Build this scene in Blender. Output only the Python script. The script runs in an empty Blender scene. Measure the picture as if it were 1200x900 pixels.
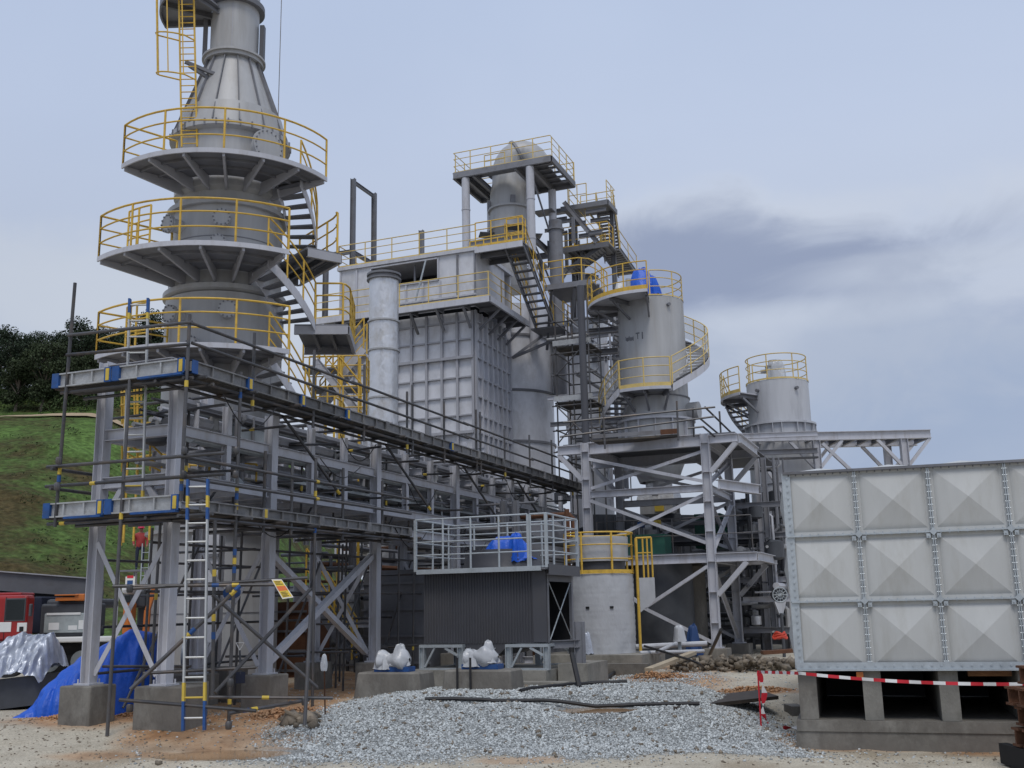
import bpy, bmesh, math, random
from math import sin, cos, pi, radians as R, sqrt, atan2
from mathutils import Vector as V, Matrix, noise
import numpy as np
random.seed(7)
scn = bpy.context.scene
COL = scn.collection

# ------------------------------------------------------------------ camera (plant axes: Y along the pipe rack, X across it)
F, PITCH, ROLL, YAW, H = 1240.0, R(11.9), R(-1.19), R(21.5), 2.2
_rr = Matrix.Rotation(ROLL, 3, 'Z')
_rx = Matrix.Rotation(PITCH, 3, 'X')
_b0 = Matrix(((1, 0, 0), (0, 0, -1), (0, 1, 0)))
_rz = Matrix(((cos(YAW), -sin(YAW), 0), (sin(YAW), cos(YAW), 0), (0, 0, 1)))
CAMR = _rz @ _b0 @ _rx @ _rr
FW = V((-sin(YAW), cos(YAW), 0)); RT = V((cos(YAW), sin(YAW), 0))
EYE = V((0, 0, H))
def ray(x, y): return CAMR @ V(((x - 600) / F, (450 - y) / F, -1))
def atd(x, y, dep): r = ray(x, y); return EYE + r * (dep / r.dot(FW))
def atx(x, y, v): r = ray(x, y); return EYE + r * (v / r.x)
def aty(x, y, v): r = ray(x, y); return EYE + r * (v / r.y)
def atz(x, y, v): r = ray(x, y); return EYE + r * ((v - H) / r.z)
def DL(d, l, z=0.0): p = FW * d + RT * l; return V((p.x, p.y, z))

cd = bpy.data.cameras.new('camera'); cd.lens = 36 * F / 1200; cd.sensor_width = 36; cd.clip_end = 3000; cd.clip_start = 0.1
cam = bpy.data.objects.new('camera', cd); COL.objects.link(cam)
m4 = CAMR.to_4x4(); m4.translation = EYE; cam.matrix_world = m4
scn.camera = cam

# ------------------------------------------------------------------ materials
def nd(nt, t, **kw):
    n = nt.nodes.new(t)
    for k, v in kw.items(): setattr(n, k, v)
    return n
def mat(name, col, rough=0.6, metal=0.0, var=0.18, scale=3.0, stretch=(1, 1, 1), bump=0.0, bscale=40.0, dirt=None, dscale=1.2, damt=0.5, island=0.0, spec=0.4, trans=0.0, orand=0.0, bdist=.03):
    m = bpy.data.materials.new(name); m.use_nodes = True
    nt = m.node_tree; nt.nodes.clear(); L = nt.links.new
    out = nd(nt, 'ShaderNodeOutputMaterial'); b = nd(nt, 'ShaderNodeBsdfPrincipled')
    L(b.outputs[0], out.inputs[0])
    b.inputs['Roughness'].default_value = rough; b.inputs['Metallic'].default_value = metal
    b.inputs['Specular IOR Level'].default_value = spec
    if trans: b.inputs['Alpha'].default_value = 1 - trans
    geo = nd(nt, 'ShaderNodeNewGeometry'); mp = nd(nt, 'ShaderNodeMapping'); mp.inputs['Scale'].default_value = stretch
    L(geo.outputs['Position'], mp.inputs['Vector'])
    n1 = nd(nt, 'ShaderNodeTexNoise'); n1.inputs['Scale'].default_value = scale; n1.inputs['Detail'].default_value = 6; n1.inputs['Roughness'].default_value = 0.65
    L(mp.outputs[0], n1.inputs['Vector'])
    r1 = nd(nt, 'ShaderNodeMapRange'); r1.inputs['From Min'].default_value = 0.25; r1.inputs['From Max'].default_value = 0.75
    r1.inputs['To Min'].default_value = 1 - var; r1.inputs['To Max'].default_value = 1 + var
    L(n1.outputs['Fac'], r1.inputs['Value'])
    mx = nd(nt, 'ShaderNodeVectorMath', operation='SCALE'); mx.inputs[0].default_value = col
    L(r1.outputs[0], mx.inputs['Scale']); cur = mx.outputs[0]
    if island:
        mr = nd(nt, 'ShaderNodeMapRange'); mr.inputs['To Min'].default_value = 1 - island; mr.inputs['To Max'].default_value = 1 + island
        L(geo.outputs['Random Per Island'], mr.inputs['Value'])
        ms = nd(nt, 'ShaderNodeVectorMath', operation='SCALE'); L(cur, ms.inputs[0]); L(mr.outputs[0], ms.inputs['Scale']); cur = ms.outputs[0]
    if orand:
        oi = nd(nt, 'ShaderNodeObjectInfo'); mr = nd(nt, 'ShaderNodeMapRange'); mr.inputs['To Min'].default_value = 1 - orand; mr.inputs['To Max'].default_value = 1 + orand
        L(oi.outputs['Random'], mr.inputs['Value']); ms = nd(nt, 'ShaderNodeVectorMath', operation='SCALE'); L(cur, ms.inputs[0]); L(mr.outputs[0], ms.inputs['Scale']); cur = ms.outputs[0]
    if dirt:
        n2 = nd(nt, 'ShaderNodeTexNoise'); n2.inputs['Scale'].default_value = dscale; n2.inputs['Detail'].default_value = 8; n2.inputs['Roughness'].default_value = 0.7
        L(mp.outputs[0], n2.inputs['Vector'])
        r2 = nd(nt, 'ShaderNodeMapRange'); r2.inputs['From Min'].default_value = 0.5; r2.inputs['From Max'].default_value = 0.72; r2.inputs['To Max'].default_value = damt
        L(n2.outputs['Fac'], r2.inputs['Value'])
        mm = nd(nt, 'ShaderNodeMix', data_type='RGBA'); L(r2.outputs[0], mm.inputs['Factor']); L(cur, mm.inputs[6]); mm.inputs[7].default_value = (*dirt, 1); cur = mm.outputs[2]
    L(cur, b.inputs['Base Color'])
    rr = nd(nt, 'ShaderNodeMapRange'); rr.inputs['To Min'].default_value = max(0.05, rough - 0.12); rr.inputs['To Max'].default_value = min(1, rough + 0.12)
    L(n1.outputs['Fac'], rr.inputs['Value']); L(rr.outputs[0], b.inputs['Roughness'])
    if bump:
        n3 = nd(nt, 'ShaderNodeTexNoise'); n3.inputs['Scale'].default_value = bscale; n3.inputs['Detail'].default_value = 5
        L(mp.outputs[0], n3.inputs['Vector'])
        bp = nd(nt, 'ShaderNodeBump'); bp.inputs['Strength'].default_value = bump; bp.inputs['Distance'].default_value = bdist
        L(n3.outputs['Fac'], bp.inputs['Height']); L(bp.outputs[0], b.inputs['Normal'])
    return m
RUST = (0.16, 0.075, 0.035)
M = dict(
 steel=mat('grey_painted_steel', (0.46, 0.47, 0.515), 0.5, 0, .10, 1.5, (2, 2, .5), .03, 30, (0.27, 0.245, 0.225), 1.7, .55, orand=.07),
 toe_d=mat('dark_toe_board', (0.15, 0.15, 0.155), 0.55, 0.2, .3, 8, (1, 1, 1), .25, 45, (0.3, 0.29, 0.27), 3, .6, orand=.3),  # darker toe board colour for the front runs
 darkplate=mat('dark_plate', (0.055, 0.046, 0.04), 0.6, 0.2, .3, 5, (1, 1, 1), .2, 30, (0.14, 0.1, 0.07), 3, .5),
 steel_m=mat('stiffener_grey', (0.33, 0.335, 0.365), 0.5, 0, .1, 2),
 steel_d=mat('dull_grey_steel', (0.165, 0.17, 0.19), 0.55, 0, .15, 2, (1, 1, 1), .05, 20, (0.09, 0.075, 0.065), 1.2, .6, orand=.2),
 plate=mat('grey_shell_plate', (0.365, 0.37, 0.38), 0.48, 0.05, .15, 1.6, (1.5, 1.5, .16), .06, 6, (0.27, 0.255, 0.235), 1.3, .7),
 plate_b=mat('blue_grey_shell_plate', (0.47, 0.485, 0.52), 0.48, 0.0, .12, 1.2, (1.5, 1.5, .2), .04, 5, (0.2, 0.2, 0.22), .9, .5),
 bright=mat('bright_panel_plate', (0.56, 0.57, 0.61), 0.45, 0.05, .16, 1.9, (1, 1, .6), .08, 4, (0.34, 0.33, 0.33), 1.3, .6, orand=.05),
 galv=mat('galvanised_steel', (0.42, 0.46, 0.49), 0.45, 0.35, .14, 9, (1, 1, 1), 0, 30, (0.25, 0.27, 0.28), 4, .4),
 yellow=mat('yellow_paint', (0.62, 0.40, 0.06), 0.5, 0, .15, 4, (1, 1, 1), 0, 30, (0.3, 0.18, 0.05), 5, .7, orand=.08),
 yellow_p=mat('pale_yellow_paint', (0.60, 0.45, 0.16), 0.5, 0, .18, 4, (1, 1, 1), 0, 30, (0.42, 0.36, 0.26), 3, .6),
 tube=mat('scaffold_tube', (0.085, 0.085, 0.09), 0.45, 0.5, .3, 3, (1, 1, 1), 0, 30, (0.17, 0.13, 0.1), 2, .7, orand=.3),
 plank=mat('scaffold_plank', (0.06, 0.056, 0.052), 0.8, 0, .4, 4, (1, 1, 1), .2, 30, (0.14, 0.1, 0.06), 2, .7, orand=.3),
 toe=mat('toe_board_steel', (0.36, 0.37, 0.38), 0.5, 0.3, .2, 8, (1, 1, 1), .25, 45, (0.2, 0.18, 0.16), 3, .6, orand=.18),
 blue=mat('blue_paint', (0.014, 0.07, 0.24), 0.5, 0, .35, 6, (1, 1, 1), 0, 30, (0.05, 0.08, 0.13), 4, .6),
 tapey=mat('yellow_marking', (0.55, 0.40, 0.06), 0.55, 0, .15, 6),
 alu=mat('ladder_aluminium', (0.45, 0.46, 0.46), 0.4, 0.4, .12, 6),
 dark=mat('dark_charcoal_cladding', (0.07, 0.072, 0.084), 0.5, 0, .12, 2, (1, 1, .4), 0, 30, (0.08, 0.075, 0.07), 1.5, .4),
 black=mat('black_paint_and_shade', (0.012, 0.012, 0.014), 0.7, 0, .2, 3),  # black parts, and the shade painted inside openings
 rubber=mat('black_rubber', (0.018, 0.018, 0.02), 0.5, 0, .3, 5),
 concrete=mat('weathered_concrete', (0.26, 0.25, 0.225), 0.85, 0, .22, 2.5, (1, 1, .8), .3, 25, (0.11, 0.105, 0.09), 1.8, .8),
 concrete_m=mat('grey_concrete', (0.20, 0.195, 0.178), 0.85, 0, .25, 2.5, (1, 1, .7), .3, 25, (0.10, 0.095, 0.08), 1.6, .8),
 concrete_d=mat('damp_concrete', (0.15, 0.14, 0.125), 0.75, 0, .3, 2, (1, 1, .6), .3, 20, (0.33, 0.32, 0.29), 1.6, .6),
 tank=mat('grey_tank_panel', (0.475, 0.485, 0.48), 0.42, 0, .07, 1.8, (1.6, 1.6, .3), .03, 8, (0.36, 0.355, 0.325), 2.0, .6, orand=.045),
 foil=mat('foil_wrap', (0.62, 0.63, 0.66), 0.36, 0.55, .12, 3, (1, 1, .6), 1.0, 7, (0.4, 0.36, 0.3), 1.3, .7, bdist=.03),
 wrap=mat('white_plastic_wrap', (0.46, 0.475, 0.50), 0.34, 0, .12, 3, (1, 1, .5), .5, 9, (0.34, 0.35, 0.38), 1.5, .6, spec=.6),
 tarp=mat('blue_tarp', (0.012, 0.10, 0.56), 0.42, 0, .15, 2, (1, 1, 1), .5, 14, (0.01, 0.05, 0.26), 2, .5),
 silver=mat('silver_tarp', (0.46, 0.50, 0.58), 0.34, 0.25, .15, 2, (1, 1, 1), .5, 12, (0.25, 0.28, 0.34), 2, .5),
 rust=mat('rusty_steel', (0.13, 0.06, 0.034), 0.85, 0.1, .35, 6, (1, 1, 1), .3, 40, (0.05, 0.03, 0.02), 3, .6),
 red=mat('red_cab_paint', (0.30, 0.018, 0.018), 0.35, 0, .12, 3, (1, 1, 1), 0, 30, (0.12, 0.03, 0.03), 2, .4),
 orange=mat('orange_paint', (0.52, 0.15, 0.025), 0.45, 0, .15, 3, (1, 1, 1), 0, 30, (0.25, 0.1, 0.05), 2, .5),
 white=mat('white_paint', (0.68, 0.69, 0.69), 0.45, 0, .07, 3),
 glass=mat('dark_glass', (0.015, 0.02, 0.022), 0.2, 0, .2, 2, spec=.3),
 screen=mat('windscreen', (0.32, 0.36, 0.37), 0.15, 0, .3, 2, spec=.8),
 wood=mat('brown_timber', (0.23, 0.115, 0.055), 0.8, 0, .3, 3, (1, 1, 6), .2, 30),
 green=mat('green_machine_paint', (0.03, 0.13, 0.095), 0.45, 0, .15, 3, (1, 1, 1), 0, 30, (0.03, 0.07, 0.06), 2, .5),
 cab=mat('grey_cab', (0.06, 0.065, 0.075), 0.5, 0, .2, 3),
 tapered=mat('tape_red', (0.55, 0.02, 0.035), 0.45, 0, .1, 4), tapewhite=mat('tape_white', (0.72, 0.72, 0.72), 0.45, 0, .08, 4),
 skin=mat('skin', (0.25, 0.13, 0.085), 0.6, 0, .08, 5), jacket=mat('red_jacket', (0.30, 0.035, 0.035), 0.7, 0, .15, 5), denim=mat('navy_trousers', (0.02, 0.026, 0.05), 0.8, 0, .2, 5), helmet=mat('red_helmet', (0.5, 0.03, 0.08), 0.35, 0, .05, 5),
 bark=mat('bark', (0.16, 0.13, 0.105), 0.9, 0, .3, 3, (1, 1, .3), .3, 10),
 leaf=mat('dark_leaves', (0.028, 0.042, 0.024), 0.7, 0, .4, .5, island=.55, spec=.2), leaf2=mat('olive_leaves', (0.04, 0.055, 0.026), 0.7, 0, .4, .5, island=.5, spec=.2),
 scrub=mat('scrub_leaves', (0.04, 0.06, 0.022), 0.8, 0, .4, .4, island=.5, spec=.2),
 stone=mat('grey_gravel_stone', (0.43, 0.455, 0.46), 0.8, 0, .2, 3, island=.45, spec=.3),
 rubble=mat('broken_rock', (0.19, 0.16, 0.125), 0.9, 0, .3, 4, (1, 1, 1), .4, 25, island=.35),
 water=mat('muddy_water', (0.33, 0.21, 0.115), 0.06, 0, .08, .8, spec=.6),
 soil=mat('orange_clay', (0.42, 0.235, 0.125), 0.95, 0, .3, 4, (1, 1, 1), .6, 18, (0.33, 0.25, 0.17), 2.2, .8),
 paper=mat('sign_white', (0.72, 0.70, 0.66), 0.5, 0, .04, 5), orange2=mat('sign_orange', (0.7, 0.17, 0.05), 0.5, 0, .15, 12), signy=mat('sign_yellow', (0.72, 0.52, 0.06), 0.5, 0, .05, 8), ink=mat('sign_ink', (0.06, 0.05, 0.04), 0.6, 0, .1, 8),
 smudge=mat('faded_paint_marks', (0.13, 0.135, 0.15), 0.6, 0, .3, 9),
 mesh=mat('expanded_mesh', (0.5, 0.5, 0.5), 0.5, 0.2, .1, 6, trans=.62),
 film=mat('plastic_film', (0.6, 0.63, 0.68), 0.25, 0, .1, 3, (1, 1, .5), .6, 12, trans=.4, spec=.6),
)

# ------------------------------------------------------------------ mesh builder and scene helpers
class MB:
    def __init__(s): s.v = []; s.f = []; s.m = []; s.mi = 0
    def add(s, vs, fs):
        k = len(s.v); s.v.extend([tuple(p) for p in vs]); s.f.extend([tuple(i + k for i in f) for f in fs]); s.m.extend([s.mi] * len(fs)); return s
    def obox(s, c, u, v, w):
        c, u, v, w = V(c), V(u), V(v), V(w)
        if u.cross(v).dot(w) < 0: w = -w
        P = [c + a * u + b * v + d * w for d in (-1, 1) for b in (-1, 1) for a in (-1, 1)]
        return s.add(P, [(0, 2, 3, 1), (4, 5, 7, 6), (0, 1, 5, 4), (2, 6, 7, 3), (0, 4, 6, 2), (1, 3, 7, 5)])
    def box(s, x0, x1, y0, y1, z0, z1):
        return s.obox(((x0 + x1) / 2, (y0 + y1) / 2, (z0 + z1) / 2), (abs(x1 - x0) / 2, 0, 0), (0, abs(y1 - y0) / 2, 0), (0, 0, abs(z1 - z0) / 2))
    def beam(s, p, q, h, w, up=(0, 0, 1), k='I', tf=None, tw=None):
        p, q, up = V(p), V(q), V(up); a = q - p; L = a.length
        if L < 1e-5: return s
        a.normalize(); sd = a.cross(up)
        if sd.length < 1e-4: sd = a.cross(V((1, 0, 0)))
        sd.normalize(); u = sd.cross(a); c = (p + q) / 2; A = a * (L / 2)
        tf = tf or max(.012, h * .07); tw = tw or max(.01, w * .06)
        if k == 'B': return s.obox(c, A, sd * (w / 2), u * (h / 2))
        if k == 'I':
            s.obox(c + u * (h / 2 - tf / 2), A, sd * (w / 2), u * (tf / 2)); s.obox(c - u * (h / 2 - tf / 2), A, sd * (w / 2), u * (tf / 2))
            return s.obox(c, A, sd * (tw / 2), u * (h / 2 - tf))
        if k == 'C':
            s.obox(c + u * (h / 2 - tf / 2), A, sd * (w / 2), u * (tf / 2)); s.obox(c - u * (h / 2 - tf / 2), A, sd * (w / 2), u * (tf / 2))
            return s.obox(c + sd * (w / 2 - tw / 2), A, sd * (tw / 2), u * (h / 2 - tf))
        if k == 'L':
            s.obox(c - u * (h / 2 - tf / 2), A, sd * (w / 2), u * (tf / 2)); return s.obox(c + sd * (w / 2 - tw / 2) + u * (tf / 2), A, sd * (tw / 2), u * (h / 2 - tf / 2))
    def tube(s, p, q, r, n=8, r2=None): return s.path([p, q], r, n, r2=r2)
    def path(s, pts, r, n=8, closed=False, r2=None, caps=True):
        pts = [V(p) for p in pts]; N = len(pts); vs = []; fs = []; prev = None
        for i, p in enumerate(pts):
            if closed: t = pts[(i + 1) % N] - pts[i - 1]
            else: t = pts[min(i + 1, N - 1)] - pts[max(i - 1, 0)]
            if t.length < 1e-9: t = V((0, 0, 1))
            t.normalize()
            if prev is None:
                g = V((0, 0, 1)) if abs(t.z) < .9 else V((1, 0, 0)); a = t.cross(g).normalized()
            else:
                a = prev - t * prev.dot(t); a.normalize()
            prev = a; b = t.cross(a)
            rr = r if r2 is None else r + (r2 - r) * i / (N - 1)
            for j in range(n):
                th = 2 * pi * j / n; vs.append(p + a * (rr * cos(th)) + b * (rr * sin(th)))
        for i in range(N if closed else N - 1):
            k = (i + 1) % N
            for j in range(n):
                fs.append((i * n + j, i * n + (j + 1) % n, k * n + (j + 1) % n, k * n + j))
        if caps and not closed: fs.append(tuple(range(n - 1, -1, -1))); fs.append(tuple((N - 1) * n + j for j in range(n)))
        return s.add(vs, fs)
    def lathe(s, c, prof, n=56, a0=0.0, a1=2 * pi, caps=True):
        full = abs(a1 - a0 - 2 * pi) < 1e-6; cols = n if full else n + 1; vs = []; fs = []
        for z, r in prof:
            for j in range(cols):
                th = a0 + (a1 - a0) * j / n; vs.append((c[0] + r * cos(th), c[1] + r * sin(th), z))
        for i in range(len(prof) - 1):
            for j in range(n):
                k = (j + 1) % cols; fs.append((i * cols + j, i * cols + k, (i + 1) * cols + k, (i + 1) * cols + j))
        if caps and full:
            fs.append(tuple(range(cols - 1, -1, -1))); fs.append(tuple((len(prof) - 1) * cols + j for j in range(cols)))
        return s.add(vs, fs)
    def sector(s, c, r0, r1, a0, a1, z0, z1, n=None, za=0.0):   # za: extra height at a1 (helix)
        n = n or max(2, int(abs(a1 - a0) / R(5))); vs = []; fs = []
        if a1 < a0: a0, a1, z0, z1, za = a1, a0, z0 + za, z1 + za, -za
        for j in range(n + 1):
            t = j / n; th = a0 + (a1 - a0) * t; dz = za * t
            for r, z in ((r0, z0), (r1, z0), (r1, z1), (r0, z1)): vs.append((c[0] + r * cos(th), c[1] + r * sin(th), z + dz))
        for j in range(n):
            for k in range(4): a = j * 4 + k; b = j * 4 + (k + 1) % 4; fs.append((a, a + 4, b + 4, b))
        fs.append((0, 1, 2, 3)); fs.append(tuple(n * 4 + k for k in (3, 2, 1, 0)))
        return s.add(vs, fs)
    def grid(s, P):   # P[i][j] points
        r, c = len(P), len(P[0]); return s.add([p for row in P for p in row], [(i * c + j, i * c + j + 1, (i + 1) * c + j + 1, (i + 1) * c + j) for i in range(r - 1) for j in range(c - 1)])
    def build(s, name, mats, parent=None, smooth=35, loc=None):
        me = bpy.data.meshes.new(name)
        o = bpy.data.objects.new(name, me); COL.objects.link(o)
        base = V((0, 0, 0))
        if parent is not None:
            o.parent = parent; p = parent
            while p is not None: base += p.location; p = p.parent
        elif loc is not None: base = V(loc); o.location = base
        vs = [tuple(V(p) - base) for p in s.v]
        me.from_pydata(vs, [], s.f)
        if not isinstance(mats, (list, tuple)): mats = [mats]
        for m in mats: me.materials.append(M[m] if isinstance(m, str) else m)
        me.polygons.foreach_set('material_index', s.m)
        if smooth:
            me.polygons.foreach_set('use_smooth', [True] * len(s.f)); me.set_sharp_from_angle(angle=R(smooth))
        me.update(); return o
def tag(o, label, cat, group=None):
    o['label'] = label; o['category'] = cat
    if group: o['group'] = group
    return o
def thing(name, loc, label, cat, group=None):
    o = bpy.data.objects.new(name, None); COL.objects.link(o); o.location = V(loc); o.empty_display_size = .2
    return tag(o, label, cat, group)
def structure(o, kind='structure'): o['kind'] = kind; return o
def copy_thing(o, loc, label, group=None):
    r = o.copy(); COL.objects.link(r); r.location = V(loc); r['label'] = label
    if group: r['group'] = group
    for ch in o.children:
        c = ch.copy(); COL.objects.link(c); c.parent = r
        for g in ch.children: d = g.copy(); COL.objects.link(d); d.parent = c
    return r
def arc(c, r, a0, a1, z, n=None, z1=None):
    n = n or max(3, int(abs(a1 - a0) / R(6)) + 1); z1 = z if z1 is None else z1
    return [V((c[0] + r * cos(a0 + (a1 - a0) * i / n), c[1] + r * sin(a0 + (a1 - a0) * i / n), z + (z1 - z) * i / n)) for i in range(n + 1)]
def along(pts, step):
    L = [0]
    for a, b in zip(pts, pts[1:]): L.append(L[-1] + (b - a).length)
    n = max(1, round(L[-1] / step)); out = []
    for k in range(n + 1):
        d = L[-1] * k / n; i = 0
        while i < len(pts) - 2 and L[i + 1] < d: i += 1
        t = (d - L[i]) / max(1e-6, L[i + 1] - L[i]); out.append(pts[i].lerp(pts[i + 1], min(1, t)))
    return out
def rail(mb, pts, h=1.1, mids=(.38, .72), r=.023, pr=.026, step=1.2, kick=0, n=6, posts=True):
    pts = [V(p) for p in pts]
    for z in (h,) + tuple(h * m for m in mids): mb.path([p + V((0, 0, z)) for p in pts], r if z == h else r * .8, n)
    if posts:
        for p in along(pts, step): mb.tube(p, p + V((0, 0, h)), pr, n)
    if kick:
        for a, b in zip(pts, pts[1:]): mb.beam(a + V((0, 0, kick / 2)), b + V((0, 0, kick / 2)), kick, .012, k='B')
    return mb
def flight(parent, bot, top, half, n, rmat='yellow', smat='steel_d', sides=(1, -1), rails=True, sh=.22):
    """straight stair: stringers, treads and rails as children of parent"""
    bot, top, half = V(bot), V(top), V(half)
    for sd in (1, -1):
        MB().beam(bot + half * sd, top + half * sd, sh, .05, k='C').build('stringer', smat, parent)
    run = (top - bot); run.z = 0; run.normalize()
    for i in range(n):
        c = bot.lerp(top, (i + .5) / n)
        MB().obox(c, half * .97, run * .13, V((0, 0, .02))).build('tread', smat, parent)
    if rails:
        for sd in sides: rail(MB(), [bot + half * sd, top + half * sd], 1.0, (.5,), .024, .024, 1.3).build('handrail', rmat, parent)
def helix(parent, c, r0, r1, a0, a1, z0, z1, n, smat='steel', tmat='steel_d', rmat='yellow', infill=None, step=.8, mids=(.38, .72), inner=True):
    """curved stair: the stringers are the part, treads and rail its sub-parts"""
    mb = MB()
    for r in ((r0, r1) if inner else (r1,)):
        mb.sector(c, r - .012, r + .012, a0, a1, z0 - .2, z0 + .08, n=max(8, n), za=z1 - z0)
    st = mb.build('curved_stair', smat, parent)
    for i in range(n):
        t = (i + .5) / n; a = a0 + (a1 - a0) * t; da = .125 / ((r0 + r1) / 2); z = z0 + (z1 - z0) * t
        MB().sector(c, r0 + .015, r1 - .015, a - da, a + da, z - .02, z + .02, n=2).build('tread', tmat, st)
    m = max(6, n)
    P = [V((c[0] + r1 * cos(a0 + (a1 - a0) * i / m), c[1] + r1 * sin(a0 + (a1 - a0) * i / m), z0 + (z1 - z0) * i / m + .05)) for i in range(m + 1)]
    rail(MB(), P, 1.05, mids, .024, .024, step).build('handrail', rmat, st)
    if infill:
        g = MB(); g.grid([[p + V((0, 0, .12)) for p in P], [p + V((0, 0, 1.0)) for p in P]]); g.build('mesh_panel', infill, st)
    return st

# ------------------------------------------------------------------ world and sun
SUN_EL, SUN_AZ = R(60), None
w = bpy.data.worlds.new('World'); scn.world = w; w.use_nodes = True
nt = w.node_tree; nt.nodes.clear(); L = nt.links.new
sdir = (RT * 0.02 - FW * 0.95); sdir.z = 0; sdir.normalize(); sunv = V((sdir.x * cos(SUN_EL), sdir.y * cos(SUN_EL), sin(SUN_EL)))
out = nd(nt, 'ShaderNodeOutputWorld'); sky = nd(nt, 'ShaderNodeTexSky'); sky.sky_type = 'NISHITA'; sky.sun_disc = False
sky.sun_elevation = SUN_EL; sky.sun_rotation = atan2(sunv.x, sunv.y); sky.dust_density = 3
bg1 = nd(nt, 'ShaderNodeBackground'); bg1.inputs[1].default_value = 0.09; L(sky.outputs[0], bg1.inputs[0])
tc = nd(nt, 'ShaderNodeTexCoord')
sep = nd(nt, 'ShaderNodeSeparateXYZ'); L(tc.outputs['Generated'], sep.inputs[0])
mp = nd(nt, 'ShaderNodeMapping'); mp.inputs['Scale'].default_value = (1.0, 1.0, 1.7); L(tc.outputs['Generated'], mp.inputs['Vector'])
def wnoise(scale, detail, off, dist=0.3):
    n = nd(nt, 'ShaderNodeTexNoise'); n.inputs['Scale'].default_value = scale; n.inputs['Detail'].default_value = detail; n.inputs['Roughness'].default_value = .55; n.inputs['Distortion'].default_value = dist
    a = nd(nt, 'ShaderNodeVectorMath', operation='ADD'); a.inputs[1].default_value = off; L(mp.outputs[0], a.inputs[0]); L(a.outputs[0], n.inputs['Vector']); return n.outputs['Fac']
def ramp(fac, stops):
    r = nd(nt, 'ShaderNodeValToRGB'); e = r.color_ramp.elements
    e[0].position, e[0].color = stops[0][0], (*stops[0][1], 1); e[1].position, e[1].color = stops[-1][0], (*stops[-1][1], 1)
    for p, c in stops[1:-1]: x = e.new(p); x.color = (*c, 1)
    L(fac, r.inputs[0]); return r.outputs[0]
# high thin overcast: pale blue overhead, a little whiter near the horizon
vert = ramp(sep.outputs['Z'], [(0.0, (0.52, 0.57, 0.66)), (0.22, (0.545, 0.60, 0.71)), (0.42, (0.525, 0.61, 0.785)), (0.60, (0.475, 0.575, 0.775)), (1.0, (0.66, 0.73, 0.86))])
n2 = wnoise(1.3, 5, (5.0, 3.0, 1.0)); n1 = wnoise(7.5, 12, (2.1, 0.4, 7.3), .5)
dt = nd(nt, 'ShaderNodeVectorMath', operation='DOT_PRODUCT'); dt.inputs[1].default_value = RT; L(tc.outputs['Generated'], dt.inputs[0])
dfw = nd(nt, 'ShaderNodeVectorMath', operation='DOT_PRODUCT'); dfw.inputs[1].default_value = FW; L(tc.outputs['Generated'], dfw.inputs[0])
def mth(op, a, b=None):
    n = nd(nt, 'ShaderNodeMath', operation=op)
    for i, v in enumerate((a, b)):
        if v is None: continue
        if isinstance(v, (int, float)): n.inputs[i].default_value = v
        else: L(v, n.inputs[i])
    return n.outputs[0]
ne = mth('MULTIPLY', mth('SUBTRACT', n1, .5), 2.1)
ahead = mth('GREATER_THAN', dfw.outputs['Value'], 0.0)
cur = vert
for (ax, az, sa, sz, col_, fac) in ((-.36, .27, .24, .06, (.62, .67, .75), .75), (.30, .19, .34, .085, (.41, .48, .62), .7), (.46, .12, .26, .09, (.34, .43, .61), .65), (.19, .335, .30, .035, (.62, .67, .755), .5), (.15, .297, .26, .052, (.285, .34, .485), .92), (.24, .255, .16, .016, (.56, .62, .73), .55), (.36, .285, .12, .016, (.56, .62, .73), .5), (.50, .245, .10, .02, (.36, .43, .60), .8)):
    u = mth('DIVIDE', mth('SUBTRACT', dt.outputs['Value'], ax), sa); v_ = mth('DIVIDE', mth('SUBTRACT', sep.outputs['Z'], az), sz)
    q = mth('ADD', mth('SQRT', mth('ADD', mth('MULTIPLY', u, u), mth('MULTIPLY', v_, v_))), ne)
    mr_ = nd(nt, 'ShaderNodeMapRange'); mr_.interpolation_type = 'SMOOTHSTEP'; mr_.inputs['From Min'].default_value = 1.25; mr_.inputs['From Max'].default_value = .35; mr_.inputs['To Max'].default_value = fac; L(q, mr_.inputs['Value'])
    mk_ = nd(nt, 'ShaderNodeMix', data_type='RGBA'); L(mth('MULTIPLY', mr_.outputs[0], ahead), mk_.inputs['Factor']); L(cur, mk_.inputs[6]); mk_.inputs[7].default_value = (*col_, 1); cur = mk_.outputs[2]
bv = ramp(n2, [(0.3, (0.93, 0.94, 0.96)), (0.7, (1.06, 1.05, 1.04))])
mv = nd(nt, 'ShaderNodeMix', data_type='RGBA', blend_type='MULTIPLY'); mv.inputs['Factor'].default_value = 1; L(cur, mv.inputs[6]); L(bv, mv.inputs[7])
bg2 = nd(nt, 'ShaderNodeBackground'); L(mv.outputs[2], bg2.inputs[0]); bg2.inputs[1].default_value = 1.0
mxs = nd(nt, 'ShaderNodeMixShader'); mxs.inputs[0].default_value = .93; L(bg1.outputs[0], mxs.inputs[1]); L(bg2.outputs[0], mxs.inputs[2]); L(mxs.outputs[0], out.inputs[0])
ld = bpy.data.lights.new('sun', 'SUN'); ld.energy = 1.5; ld.angle = R(20); ld.color = (1, .95, .88)
lo = bpy.data.objects.new('sun', ld); COL.objects.link(lo); lo.rotation_euler = sunv.to_track_quat('Z', 'Y').to_euler()
scn.view_settings.view_transform = 'Standard'; scn.view_settings.look = 'None'; scn.view_settings.exposure = 0; scn.view_settings.gamma = 1; scn.view_settings.use_curve_mapping = False

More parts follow.
